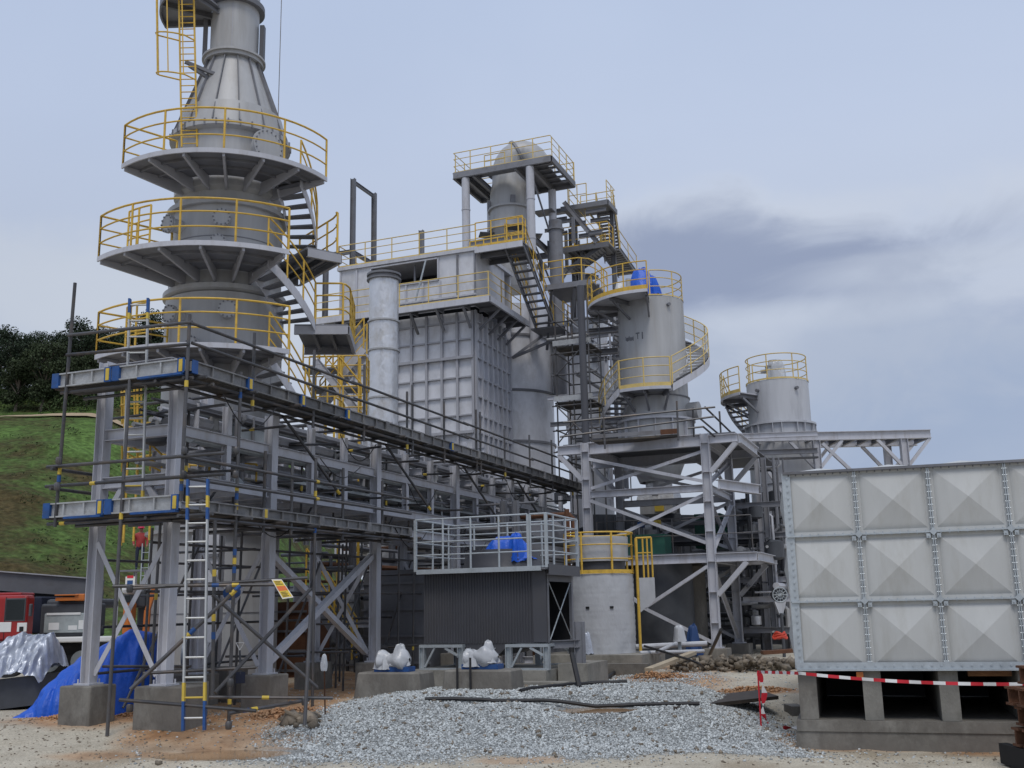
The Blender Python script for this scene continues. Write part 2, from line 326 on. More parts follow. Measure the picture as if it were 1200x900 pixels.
# ------------------------------------------------------------------ ground
def sst(a, b, x): t = min(1, max(0, (x - a) / (b - a))); return t * t * (3 - 2 * t)
def dl(p): return p.x * FW.x + p.y * FW.y, p.x * RT.x + p.y * RT.y
PUD = [dict(d=18.45, l=1.27, rd=.50, rl=.62, z=None), dict(d=16.55, l=-4.45, rd=.55, rl=1.1, z=None)]
def hbase(d, l):
    a = sst(15.0, 19.0, d) * .42; b = sst(17.6, 26.0, d) * .55
    t = sst(-2.5, 3.0, l); z = a * (1 - t) + b * t
    if d > 24: z = max(z, .42 + .13 * sst(24, 28, d))
    f = 15.9 + 0.5 * sst(-1, 3.5, l)
    m = sst(f - .5, f + 4.2, d) * (1 - sst(20.6, 22.6, d) * .75)
    s = sst(-5.6, -2.6, l - (d - 15) * .22) * (1 - sst(2.8, 5.0, l))
    return max(z, z * (1 - s) + (.70 * m + .05) * s) if d < 24 else z
def gh(x, y):
    d, l = x * FW.x + y * FW.y, x * RT.x + y * RT.y
    z = hbase(d, l)
    if 3 < d < 45 and abs(l) < 25:
        z += noise.noise(V((x * .8, y * .8, 0))) * .05 + noise.noise(V((x * 2.7, y * 2.7, 5))) * .022
    for P in PUD:
        q = sqrt(((d - P['d']) / P['rd']) ** 2 + ((l - P['l']) / P['rl']) ** 2) + .16 * noise.noise(V((x * 2.2, y * 2.2, 9)))
        if P['z'] is not None and q < 1.9:
            t = sst(.75, 1.9, q); z = z * t + (P['z'] - .05 + .06 * sst(.4, 1.1, q)) * (1 - t)
    return z
for P in PUD: P['z'] = hbase(P['d'], P['l']) - .01
def soil_mask(x, y, d, l):
    n = noise.noise(V((x * .7, y * .7, 3))) * .6 + noise.noise(V((x * 2.1, y * 2.1, 1))) * .35
    m = 0
    for (cd_, cl_, rd, rl, a) in SOILP:
        q = ((d - cd_) / rd) ** 2 + ((l - cl_) / rl) ** 2
        m = max(m, a * (1 - sst(.3, 1.25, q + n * .5)))
    return min(1, m)
def mark(px, py):
    r = ray(px, py); r = r / r.dot(FW); t = 10.0
    while t < 40:
        p = EYE + r * t; d, l = dl(p)
        if p.z < hbase(d, l): return p
        t += .05
    return EYE + r * 25
def soilpx(px, py, hw, hh, k, z=.3):
    c = mark(px, py); t = mark(px, py - hh); d, l = dl(c); return (d, l, max(.3, dl(t)[0] - d), hw * d / F, k)
SOILP = [soilpx(130, 840, 120, 9, .95), soilpx(225, 842, 60, 14, 1), soilpx(310, 832, 95, 22, .95), soilpx(330, 815, 80, 20, .9), soilpx(390, 805, 70, 20, .9), soilpx(270, 866, 70, 6, .5), soilpx(160, 884, 110, 5, .7), soilpx(760, 796, 95, 10, .95), soilpx(880, 812, 75, 5, .95), soilpx(820, 782, 60, 6, .7), soilpx(600, 800, 60, 4, .6),
         soilpx(1060, 872, 150, 9, 1, .05), soilpx(1180, 880, 90, 9, .9, .05), soilpx(940, 866, 50, 4, .6, .1), soilpx(340, 868, 40, 5, .45), soilpx(610, 892, 60, 3, .5, .05), soilpx(400, 780, 90, 10, .8, .5), soilpx(60, 815, 90, 10, .5)]
def gravel_mask(x, y, d, l):
    n = noise.noise(V((x * .5, y * .5, 8))) * .6 + noise.noise(V((x * 1.9, y * 1.9, 4))) * .3
    s = sst(-5.4, -3.6, l - (d - 15) * .22 + n * 1.2) * (1 - sst(3.9, 5.2, l + n)) * sst(15.4, 16.3, d + n * .8 - max(0, l - 1) * .05)
    if d > 20.5: s *= .75
    if d > 26: s *= .4
    return min(1, max(.06, s))
def axis_pts(segs):
    o = []
    for a, b, st in segs:
        k = max(1, int(round((b - a) / st))); o += [a + (b - a) * i / k for i in range(k)]
    o.append(segs[-1][1]); return o
DS = axis_pts([(-60, 4, 8), (4, 13, .8), (13, 24, .10), (24, 34, .4), (34, 60, 2), (60, 200, 14), (200, 900, 100)])
LS = axis_pts([(-700, -100, 100), (-100, -26, 8), (-26, -11, 1.0), (-11, 10, .12), (10, 26, 1.0), (26, 100, 8), (100, 700, 100)])
vs = []; am = []; as_ = []
for d in DS:
    for l in LS:
        p = DL(d, l); z = gh(p.x, p.y); vs.append((p.x, p.y, z))
        near = 4 < d < 60 and -26 < l < 26
        am.append(gravel_mask(p.x, p.y, d, l) if near else .05); as_.append(soil_mask(p.x, p.y, d, l) if near else .1)
nl = len(LS); fs = [(i * nl + j, i * nl + j + 1, (i + 1) * nl + j + 1, (i + 1) * nl + j) for i in range(len(DS) - 1) for j in range(nl - 1)]
me = bpy.data.meshes.new('ground'); me.from_pydata(vs, [], fs)
for nm, dat in (('gravel', am), ('soil', as_)):
    a = me.attributes.new(nm, 'FLOAT', 'POINT'); a.data.foreach_set('value', dat)
me.polygons.foreach_set('use_smooth', [True] * len(fs))
ground = bpy.data.objects.new('ground', me); COL.objects.link(ground); structure(ground)
def ground_mat():
    m = bpy.data.materials.new('site_ground'); m.use_nodes = True; nt = m.node_tree; nt.nodes.clear(); L = nt.links.new
    o = nd(nt, 'ShaderNodeOutputMaterial'); b = nd(nt, 'ShaderNodeBsdfPrincipled'); L(b.outputs[0], o.inputs[0])
    g = nd(nt, 'ShaderNodeNewGeometry')
    def N(scale, det=6, rough=.65):
        n = nd(nt, 'ShaderNodeTexNoise'); n.inputs['Scale'].default_value = scale; n.inputs['Detail'].default_value = det; n.inputs['Roughness'].default_value = rough; L(g.outputs['Position'], n.inputs['Vector']); return n.outputs['Fac']
    def ramp(f, st):
        r = nd(nt, 'ShaderNodeValToRGB'); e = r.color_ramp.elements
        e[0].position, e[0].color = st[0][0], (*st[0][1], 1); e[1].position, e[1].color = st[-1][0], (*st[-1][1], 1)
        for p, c in st[1:-1]: x = e.new(p); x.color = (*c, 1)
        L(f, r.inputs[0]); return r.outputs[0]
    def mix(f, a, c):
        x = nd(nt, 'ShaderNodeMix', data_type='RGBA'); L(f, x.inputs['Factor']); L(a, x.inputs[6]); L(c, x.inputs[7]); return x.outputs[2]
    silt = ramp(N(1.1, 9, .72), [(.3, (.39, .345, .27)), (.5, (.52, .475, .385)), (.7, (.61, .57, .48))])
    grit = ramp(N(38, 4), [(.35, (.6, .6, .6)), (.6, (1.15, 1.15, 1.15))])
    mm = nd(nt, 'ShaderNodeMix', data_type='RGBA', blend_type='MULTIPLY'); mm.inputs['Factor'].default_value = .75; L(silt, mm.inputs[6]); L(grit, mm.inputs[7])
    vor = nd(nt, 'ShaderNodeTexVoronoi'); vor.inputs['Scale'].default_value = 32; vor.inputs['Randomness'].default_value = 1; L(g.outputs['Position'], vor.inputs['Vector'])
    grav = ramp(vor.outputs['Color'], [(.1, (.23, .245, .25)), (.5, (.38, .395, .395)), (.95, (.52, .53, .52))])
    vd = ramp(vor.outputs['Distance'], [(.25, (1, 1, 1)), (.75, (.4, .4, .4))])
    gm = nd(nt, 'ShaderNodeMix', data_type='RGBA', blend_type='MULTIPLY'); gm.inputs['Factor'].default_value = .8; L(grav, gm.inputs[6]); L(vd, gm.inputs[7])
    soil = ramp(N(2.3, 9, .75), [(.3, (.26, .13, .06)), (.5, (.44, .26, .14)), (.7, (.52, .38, .25))])
    ag = nd(nt, 'ShaderNodeAttribute', attribute_name='gravel'); asl = nd(nt, 'ShaderNodeAttribute', attribute_name='soil')
    c = mix(ag.outputs['Fac'], mm.outputs[2], gm.outputs[2]); c = mix(asl.outputs['Fac'], c, soil)
    wet = nd(nt, 'ShaderNodeMapRange'); wet.interpolation_type = 'SMOOTHSTEP'; wet.inputs['From Min'].default_value = .50; wet.inputs['From Max'].default_value = .66; L(N(.55, 7, .6), wet.inputs['Value'])
    wm = nd(nt, 'ShaderNodeMix', data_type='RGBA', blend_type='MULTIPLY'); L(wet.outputs[0], wm.inputs['Factor']); L(c, wm.inputs[6]); wm.inputs[7].default_value = (.70, .64, .57, 1); c = wm.outputs[2]
    wr_ = nd(nt, 'ShaderNodeMapRange'); wr_.inputs['To Min'].default_value = .9; wr_.inputs['To Max'].default_value = .5; L(wet.outputs[0], wr_.inputs['Value']); L(wr_.outputs[0], b.inputs['Roughness'])
    L(c, b.inputs['Base Color']); b.inputs['Specular IOR Level'].default_value = .25
    n = N(16, 8, .7); b1 = nd(nt, 'ShaderNodeBump'); b1.inputs['Strength'].default_value = .6; b1.inputs['Distance'].default_value = .05; L(n, b1.inputs['Height'])
    iv = nd(nt, 'ShaderNodeMath', operation='MULTIPLY'); L(vor.outputs['Distance'], iv.inputs[0]); L(ag.outputs['Fac'], iv.inputs[1])
    b2 = nd(nt, 'ShaderNodeBump'); b2.invert = True; b2.inputs['Strength'].default_value = .7; b2.inputs['Distance'].default_value = .03; L(iv.outputs[0], b2.inputs['Height']); L(b1.outputs[0], b2.inputs['Normal']); L(b2.outputs[0], b.inputs['Normal'])
    return m
me.materials.append(ground_mat())
# loose stones: one uncountable mass
def stone_mass(name, pts, rmin, rmax, material, seed=1):
    rng = np.random.default_rng(seed); n = len(pts)
    base = np.array([(1, 0, 0), (-1, 0, 0), (0, 1, 0), (0, -1, 0), (0, 0, 1), (0, 0, -1)], float)
    tri = np.array([(0, 2, 4), (2, 1, 4), (1, 3, 4), (3, 0, 4), (2, 0, 5), (1, 2, 5), (3, 1, 5), (0, 3, 5)])
    r = rng.uniform(rmin, rmax, n) * rng.uniform(.7, 1.3, n)
    vv = base[None] * rng.uniform(.55, 1.25, (n, 6, 1)) + rng.normal(0, .16, (n, 6, 3))
    q = rng.normal(size=(n, 4)); q /= np.linalg.norm(q, axis=1)[:, None]; a, b, c, d = q.T
    rot = np.stack([np.stack([1 - 2 * (c * c + d * d), 2 * (b * c - a * d), 2 * (b * d + a * c)], -1), np.stack([2 * (b * c + a * d), 1 - 2 * (b * b + d * d), 2 * (c * d - a * b)], -1), np.stack([2 * (b * d - a * c), 2 * (c * d + a * b), 1 - 2 * (b * b + c * c)], -1)], 1)
    vv = np.einsum('nij,nkj->nki', rot, vv) * r[:, None, None] * np.array([1, 1, .8]) + np.array(pts)[:, None, :]
    f = (tri[None] + (np.arange(n) * 6)[:, None, None]).reshape(-1, 3)
    me = bpy.data.meshes.new(name); me.vertices.add(n * 6); me.vertices.foreach_set('co', vv.ravel())
    me.loops.add(len(f) * 3); me.loops.foreach_set('vertex_index', f.ravel()); me.polygons.add(len(f)); me.polygons.foreach_set('loop_start', np.arange(len(f)) * 3); me.polygons.foreach_set('loop_total', np.full(len(f), 3))
    me.update(); me.validate(); me.materials.append(M[material]); o = bpy.data.objects.new(name, me); COL.objects.link(o); return structure(o, 'stuff')
pts = []
while len(pts) < 74000:
    d = random.uniform(15.2, 28); l = random.uniform(-6.3, 6.4)
    if d > 20 and random.random() < .45: continue
    p = DL(d, l); g_ = gravel_mask(p.x, p.y, d, l)
    if random.random() > g_ * g_ + .015: continue
    if any(((d - P['d']) / P['rd']) ** 2 + ((l - P['l']) / P['rl']) ** 2 < 1.3 for P in PUD): continue
    pts.append((p.x, p.y, gh(p.x, p.y) + .006))
big = [(p[0], p[1], p[2] + .01) for p in pts[::160]]
tag(stone_mass('gravel', big, .025, .05, 'rubble', 9), 'scattered larger brownish stones among the grey gravel', 'stones')
tag(stone_mass('gravel', pts, .009, .028, 'stone'), 'blue grey crushed stone gravel spread over the low mound', 'gravel')
pts = []
for k in range(5200):   # grit on the silt and clay lumps
    d = random.uniform(15, 20.5); l = random.uniform(-10, 10); p = DL(d, l); pts.append((p.x, p.y, gh(p.x, p.y)))
tag(stone_mass('pebbles', pts, .008, .028, 'rubble', 3), 'loose pebbles and clods scattered on pale silty ground', 'pebbles')
pts = []
for (px, py, hw, rd, n_, hh) in ((205, 842, 34, .30, 1900, .34), (95, 842, 45, .25, 700, .10), (160, 838, 25, .2, 300, .1), (330, 838, 45, .4, 700, .12), (1020, 866, 75, .3, 1500, .16), (1140, 872, 60, .3, 1100, .12), (770, 795, 40, .4, 500, .14), (640 + 240, 810, 50, .3, 600, .1), (740, 785, 20, .3, 300, .2)):
    c_ = mark(px, py); cd_, cl_ = dl(c_); rl = hw * cd_ / F
    for k in range(n_):
        u, v = random.gauss(0, .5), random.gauss(0, .5); q = max(0, 1 - (u * u + v * v)); p = DL(cd_ + u * rd, cl_ + v * rl)
        pts.append((p.x, p.y, gh(p.x, p.y) + hh * q * random.random()))
tag(stone_mass('clay_clods', pts, .012, .042, 'soil', 4), 'heaps of crumbled orange clay soil along the footings', 'soil')
pts = []
for k in range(420):    # broken rock bank beside the tank
    t = random.random(); p = atd(790 + 150 * t, 760, 27.5); d, l = dl(p); d += random.gauss(0, .5); q = DL(d, l); pts.append((q.x, q.y, gh(q.x, q.y) + random.random() * .3 * (1 - abs(t - .5))))
tag(stone_mass('rubble', pts, .06, .14, 'rubble', 5), 'bank of broken brown rubble stones between steel legs and panel tank', 'rubble')
pts = []
for k in range(16):
    p = atd(random.uniform(335, 372), 830, 18.1 + random.gauss(0, .2)); pts.append((p.x, p.y, gh(p.x, p.y) + .05))
tag(stone_mass('rubble', pts, .1, .22, 'rubble', 6), 'few flat broken stones at left foot of gravel mound', 'rubble')
for P, lb in zip(PUD, ('small brown puddle on the gravel mound', 'long muddy puddle at the bottom left foreground')):
    mb = MB(); c = DL(P['d'], P['l'], P['z']); ring = []
    for i in range(48):
        a = 2 * pi * i / 48; k = 1.12; p = DL(P['d'] + P['rd'] * k * sin(a), P['l'] + P['rl'] * k * cos(a)); ring.append((p.x, p.y, P['z']))
    mb.add([tuple(c)] + ring, [(0, 1 + i, 1 + (i + 1) % 48) for i in range(48)])
    o = mb.build('puddle', 'water', smooth=0); structure(o)

# ------------------------------------------------------------------ hillside with its trees
def hillz(d, l):
    fall = 1 - sst(-42, -14, l + .1 * (d - 100))
    s = sst(50, 104, d) * 2.0 + max(0, min(1, (d - 52) / 48)) * 18.3 + max(0, min(1, (d - 100) / 5)) * 1.5 + sst(104.5, 128, d) * 7.5 + sst(130, 220, d) * 12
    for t_ in (66, 78, 90): s += .35 * (sst(t_ - .6, t_, d) - sst(t_, t_ + 3, d))
    s += .7 * noise.noise(V((d * .05, l * .05, 2))) * sst(56, 70, d) * (1 - sst(94, 100, d) * .9) + .25 * noise.noise(V((d * .3, l * .3, 4))) * sst(56, 66, d)
    return .3 + s * fall
hd = axis_pts([(50, 140, .9), (140, 300, 10)]); hl = axis_pts([(-260, -100, 10), (-100, -10, 1.4)])
P_ = [[DL(d, l, hillz(d, l) - (.6 if d < 52 else 0)) for l in hl] for d in hd]
def hill_mat():
    m = bpy.data.materials.new('hill_grass'); m.use_nodes = True; nt = m.node_tree; L = nt.links.new; b = nt.nodes['Principled BSDF']
    g = nd(nt, 'ShaderNodeNewGeometry'); n = nd(nt, 'ShaderNodeTexNoise'); n.inputs['Scale'].default_value = .10; n.inputs['Detail'].default_value = 12; n.inputs['Roughness'].default_value = .72; L(g.outputs['Position'], n.inputs['Vector'])
    r = nd(nt, 'ShaderNodeValToRGB'); e = r.color_ramp.elements; e[0].position = .34; e[0].color = (.085, .065, .03, 1); e[1].position = .62; e[1].color = (.11, .19, .05, 1)
    x = e.new(.44); x.color = (.065, .06, .026, 1); x = e.new(.55); x.color = (.078, .125, .036, 1); L(n.outputs['Fac'], r.inputs[0])
    n2 = nd(nt, 'ShaderNodeTexNoise'); n2.inputs['Scale'].default_value = 2.2; n2.inputs['Detail'].default_value = 8; L(g.outputs['Position'], n2.inputs['Vector'])
    mr = nd(nt, 'ShaderNodeMapRange'); mr.inputs['From Min'].default_value = .3; mr.inputs['From Max'].default_value = .7; mr.inputs['To Min'].default_value = .55; mr.inputs['To Max'].default_value = 1.35; L(n2.outputs['Fac'], mr.inputs['Value'])
    s = nd(nt, 'ShaderNodeVectorMath', operation='SCALE'); L(r.outputs[0], s.inputs[0]); L(mr.outputs[0], s.inputs['Scale']); L(s.outputs[0], b.inputs['Base Color'])
    bp = nd(nt, 'ShaderNodeBump'); bp.inputs['Strength'].default_value = .9; bp.inputs['Distance'].default_value = .5; L(n2.outputs['Fac'], bp.inputs['Height']); L(bp.outputs[0], b.inputs['Normal']); b.inputs['Roughness'].default_value = .95; b.inputs['Specular IOR Level'].default_value = .1
    return m
mb = MB(); mb.grid(P_); o = mb.build('hillside', hill_mat(), smooth=60); structure(o)
pth = [DL(102.6, l, hillz(102.6, l) + .2) for l in axis_pts([(-100, -34, 2)])]; pt2 = [DL(103.7, l, hillz(103.9, l) + .2) for l in axis_pts([(-100, -34, 2)])]
mb = MB(); mb.grid([pth, pt2]); structure(mb.build('path', mat('path_clay', (.34, .26, .17), .9, 0, .2, 1), smooth=60))
def leaf_mass(mb, c, rx, rz, n, s, rng):
    for i in range(n):
        while True:
            p = V((rng.uniform(-1, 1), rng.uniform(-1, 1), rng.uniform(-1, 1)))
            if .25 < p.length < 1: break
        q = V(c) + V((p.x * rx, p.y * rx, p.z * rz)); a = V((rng.gauss(0, 1), rng.gauss(0, 1), rng.gauss(0, 1))).normalized(); b = a.orthogonal().normalized(); d = a.cross(b)
        k = s * rng.uniform(.6, 1.4); mb.add([q - b * k, q + d * k * .55, q + b * k, q - d * k * .55], [(0, 1, 2, 3)])
def make_tree(rng, ht, lm):
    tr = thing('tree', (0, 0, 0), 'tree', 'tree')
    mb = MB(); top = V((rng.uniform(-.5, .5), rng.uniform(-.5, .5), ht * .8)); mid = top * .45 + V((rng.uniform(-.3, .3), 0, 0))
    mb.path([(0, 0, -1), (0, 0, 0), mid, top], .24, 7, r2=.06)
    cr = MB(); clumps = []
    for k in range(rng.randint(14, 18)):
        a = rng.uniform(0, 2 * pi); zz = rng.uniform(.22, .97); r = (1.0 - abs(zz - .62) * 1.2) * rng.uniform(.5, 1) * ht * .25
        c = V((cos(a) * r, sin(a) * r, zz * ht)); clumps.append(c); st = V((0, 0, 0)).lerp(top, min(1, max(.3, zz - .18)))
        mb.path([st, st.lerp(c, .6) + V((0, 0, .2)), c], .07, 5, r2=.02)
    mb.build('trunk', 'bark', tr)
    for c in clumps: leaf_mass(cr, c, ht * rng.uniform(.12, .18), ht * rng.uniform(.08, .13), 430, .115, rng)
    cr.build('crown', lm, tr, smooth=0); return tr
rng = random.Random(11)
protos = [make_tree(rng, h_, lm) for h_, lm in ((8.3, 'leaf'), (7.2, 'leaf2'), (9.0, 'leaf'), (6.0, 'leaf2'))]
TL = [(8, 116, 0), (40, 118, 2), (64, 117, 1), (92, 119, 0), (118, 121, 2), (-20, 118, 2), (148, 122, 1), (172, 124, 0), (25, 126, 1), (55, 128, 0), (80, 127, 3), (105, 129, 2), (132, 131, 0), (160, 130, 2), (-5, 128, 0), (195, 132, 1), (16, 112, 3), (72, 113, 3), (100, 114, 3), (-40, 122, 0), (-70, 120, 1), (-100, 124, 2), (220, 134, 0), (245, 137, 2), (46, 112, 1)]
WORDS = ['at the far left edge of the hilltop row', 'with a bare pale trunk low on the left', 'just left of the tall scaffold pole', 'right behind the tall scaffold pole', 'seen under the lowest yellow tower railing', 'clipped by the left picture edge']
used = set()
TLAB = {0: 'tall dark tree on the hill crest at the far left', 1: 'tallest dark tree on the crest, second from the left edge', 2: 'olive tree on the crest midway between left edge and scaffold pole', 3: 'dark tree on the crest directly behind the tall scaffold pole', 4: 'tall dark tree on the crest below the lowest yellow tower railing', 6: 'olive tree on the crest behind the pipe rack corner column', 16: 'small olive tree in front of the wood, nearest the left edge', 17: 'small olive tree in front of the wood, left of the scaffold pole', 18: 'small olive tree in front of the wood, just right of scaffold pole', 24: 'olive tree with pale trunk standing forward of the wood'}
for i, (px, d, k) in enumerate(TL):
    p = atd(px, 500, d); dd, l = dl(p); q = DL(dd, l, hillz(dd, l) - .1)
    lab = TLAB.get(i, 'dark crowded tree filling the back of the wood on the hilltop')
    o = copy_thing(protos[k], q, lab, 'trees on the hilltop') if k in used else protos[k]
    if k not in used: o.location = q; o['label'] = lab; o['group'] = 'trees on the hilltop'; used.add(k)
    o.rotation_euler.z = rng.uniform(0, 6.28); s_ = rng.uniform(.85, 1.12); o.scale = (s_, s_, s_)
mb = MB()
for k in range(420):
    d = rng.uniform(109, 134); l = rng.uniform(-75, -28); leaf_mass(mb, DL(d, l, hillz(d, l) + .7), rng.uniform(.9, 2.0), rng.uniform(.7, 1.7), 90, .12, rng)
for k in range(60):
    d = rng.uniform(60, 102); l = d * rng.uniform(-.55, -.3); leaf_mass(mb, DL(d, l, hillz(d, l) + .1), rng.uniform(.5, 1.6), rng.uniform(.12, .3), 34, .09, rng)
o = mb.build('undergrowth', 'scrub', smooth=0); structure(o, 'stuff'); tag(o, 'low green scrub growing over the grassy slope and under trees', 'scrub')

# ------------------------------------------------------------------ pipe rack
XF, XB = -12.17, -13.78; YS = [14.82, 17.7, 21.98, 26.44, 30.54, 33.5, 37.2]; ZB = 1.07
ZL2, ZL1 = 5.36, 4.50
rack = thing('pipe_rack', (-13, 14.82, 0), 'long grey steel pipe rack of two column rows under the scaffold', 'pipe rack')
for i, y in enumerate(YS):
    for x in (XF, XB):
        mb = MB(); mb.beam((x, y, ZB), (x, y, 6.72 if x == XB else (6.62 if i == 0 else 6.05)), .2, .2, (1, 0, 0), tf=.016, tw=.012)
        mb.box(x - .17, x + .17, y - .17, y + .17, ZB - .03, ZB)
        for a in (-.12, .12):
            for b in (-.12, .12): mb.tube((x + a, y + b, ZB - .02), (x + a, y + b, ZB + .07), .014, 6)
        mb.build('column', 'steel', rack)
    for z in (ZL2, ZL1, 4.02) + ((6.56,) if i == 0 else ()):
        MB().beam((XB + .1, y, z), (XF - .1, y, z), .2, .14).build('cross_beam', 'steel', rack)
    mb = MB()
    for (xa, xb, o) in ((XF - .1, XB + .1, -.05), (XB + .1, XF - .1, .05)): mb.beam((xa, y + o, 1.2), (xb, y + o, 3.45), .1, .09, (0, 1, 0), 'L')
    mb.build('cross_brace', 'steel', rack)
    if i == 0:
        for sx, x in ((1, XB + .1), (-1, XF - .1)):
            MB().beam((x, y, ZL1 - .75), (x + sx * .42, y, ZL1 - .1), .1, .1, (0, 1, 0), 'B').build('knee_brace', 'steel', rack)
for i in range(len(YS) - 1):
    y0, y1 = YS[i] + .1, YS[i + 1] - .1
    for x in (XF, XB):
        for z in (ZL2, ZL1, 4.02): MB().beam((x, y0, z), (x, y1, z), .19, .12).build('rack_beam', 'steel', rack)
        n = 2 if y1 - y0 > 3.5 else 1
        for k in range(n):
            y = y0 + (y1 - y0) * (k + 1) / (n + 1); MB().beam((x, y, ZL1 + .1), (x, y, ZL2 - .1), .13, .13, (1, 0, 0)).build('post', 'steel', rack)
            MB().beam((x - .004, y, ZL2 + .1), (x - .004, y, 6.0), .13, .13, (1, 0, 0)).build('post', 'steel', rack)
    for k in range(3):
        y = y0 + (y1 - y0) * (k + .5) / 3; MB().beam((XB + .06, y, ZL1 - .02), (XF - .06, y, ZL1 - .02), .13, .09).build('cross_beam', 'steel', rack)
for i in (1, 3):
    mb = MB(); y0, y1 = YS[i], YS[i + 1]
    mb.beam((XF - .03, y0 + .12, 1.25), (XF - .03, y1 - .12, 3.42), .14, .12, (1, 0, 0), 'B'); mb.build('bay_brace', 'steel', rack)
    mb = MB(); mb.beam((XF - .16, y0 + .12, 3.42), (XF - .16, y1 - .12, 1.25), .13, .11, (1, 0, 0), 'B'); mb.build('bay_brace', 'steel', rack)
#MB().beam((XF - .02, YS[2] + .1, 3.75), (XF - .02, YS[2] - .75, 3.7 + .7 - 1.1), .13, .1, (1, 0, 0), 'B').build('knee_brace', 'steel', rack)
for k, (dx, z, r, m) in enumerate(((.45, ZL1 + .42, .05, 'plate'), (.9, ZL1 + .5, .04, 'galv'), (.2, ZL2 + .45, .05, 'plate'), (.85, ZL2 + .42, .04, 'galv'), (.25, ZL1 + .2, .09, 'plate'), (.55, ZL1 + .17, .06, 'steel_d'), (.8, ZL1 + .22, .11, 'foil'), (1.15, ZL1 + .17, .07, 'steel_d'), (.3, ZL2 + .2, .1, 'steel_d'), (.65, ZL2 + .17, .07, 'plate'), (1.0, ZL2 + .2, .09, 'steel_d'), (1.3, ZL2 + .16, .05, 'tube'))):
    mb = MB(); x = XB + dx; mb.tube((x, 15.2 + .3 * k, z), (x, 38, z), r, 10)
    for y in np.arange(17, 38, 2.9): mb.tube((x, y - .04, z), (x, y + .04, z), r * 1.35, 10)
    mb.build('pipe', m, rack)
MB().box(XB + .2, XF - .3, 17.0, 17.9, ZL2 + .12, ZL2 + .42).build('cable_tray', 'galv', rack)
MB().box(XB + .25, XF - .35, 19.0, 30.0, ZL1 + .36, ZL1 + .42).build('cable_tray', 'galv', rack)
def pedestal(x, y, sx, sy, z0, z1, label, grp='concrete pedestals under the rack columns'):
    mb = MB(); bv = .02; mb.box(x - sx / 2, x + sx / 2, y - sy / 2, y + sy / 2, z0, z1)
    o = mb.build('concrete_pedestal', 'concrete_d', smooth=0, loc=(x, y, z0)); b = o.modifiers.new('bevel', 'BEVEL'); b.width = .025; b.segments = 2
    return tag(o, label, 'pedestal', grp)
pedestal(XB, YS[0], .68, .62, .1, ZB - .031, 'square concrete pedestal with corner in front of the blue tarp')
pedestal(XF + .12, YS[0] + .03, 1.02, .62, .1, ZB - .031, 'wide low concrete pedestal beside the aluminium ladder foot')
pn = ['third', 'fourth', 'fifth', 'sixth', 'seventh']
pl = ['concrete pedestal left of the thin red marker rod', 'concrete pedestal directly behind the left wrapped pump', 'concrete pedestal partly hidden behind the black cladding box', 'concrete pedestal behind the black cladding box, deep in shade', 'farthest concrete pedestal of the front rack row']
for i, y in enumerate(YS[1:5]):
    pedestal(XF, y, .66, .62, .1, ZB - .031, pl[i]); pedestal(XB, y, .66, .62, .1, ZB - .031, pl[i].replace('concrete pedestal', 'back row concrete pedestal', 1))

# ------------------------------------------------------------------ scaffold along the rack
SX, SXI, SY, SXL = -11.38, -12.04, 14.1, -14.12
ZU, ZLO = 6.15, 3.86     # deck level
sc = thing('scaffold', (SX, SY, 0), 'two level tube scaffold wrapped around the near end and front of the pipe rack', 'scaffold')
def S_tube(name, p, q, r=.03, m='tube', marks=()):
    o = MB().tube(p, q, r, 8).build(name, m, sc)
    for t, mm in marks:
        a = V(p).lerp(V(q), t); d = (V(q) - V(p)).normalized(); MB().tube(a - d * .055, a + d * .055, r + .004, 8).build('tape_band', mm, o)
    return o
def gz(x, y): return gh(x, y)
# standards
S_tube('standard', (SXL + .12, SY - .05, 3.7), (SXL + .2, SY - .05, 8.05), marks=((.22, 'tapey'), (.19, 'blue')))
S_tube('standard', (-12.62, SY - .05, gz(-12.6, SY)), (-12.56, SY - .05, 6.15), marks=((.60, 'tapey'),))
S_tube('standard', (SX, SY - .05, 4.0), (SX + .02, SY - .05, 7.15), marks=((.12, 'tapey'), (.07, 'blue'), (.62, 'tapey')))
S_tube('standard', (SX + .01, 15.52, gz(SX, 15.5)), (SX, 15.55, 6.45), marks=((.06, 'tapey'), (.42, 'blue'), (.445, 'tapey'), (.47, 'blue'), (.60, 'tapey'), (.63, 'blue'), (.655, 'tapey'), (.93, 'blue')))
S_tube('standard', (-12.62, 15.2, .5), (-12.6, 15.2, 3.9), marks=((.6, 'blue'), (.75, 'tapey')))
S_tube('standard', (SX + .02, 18.1, gz(SX, 18.1)), (SX, 18.1, 5.2), marks=((.7, 'blue'), (.85, 'tapey')))
yy = 15.95
k = 0
while yy < 35:
    S_tube('standard', (SX - .02, yy, 5.8), (SX - .02, yy, 7.28 + .12 * ((k * 7) % 3)), marks=(((.1, 'tapey'), (.3, 'blue')) if k % 3 == 0 else ()))
    if k in (3, 5): S_tube('standard', (SX - .02, yy + .28, 5.8), (SX - .02, yy + .28, 7.5))
    yy += 2.05; k += 1
for k, y in enumerate((16.4, 17.3, 19.2, 20.9)): S_tube('standard', (SX - .02, y, 3.62), (SX - .02, y, 5.12 - .1 * (k % 2)))
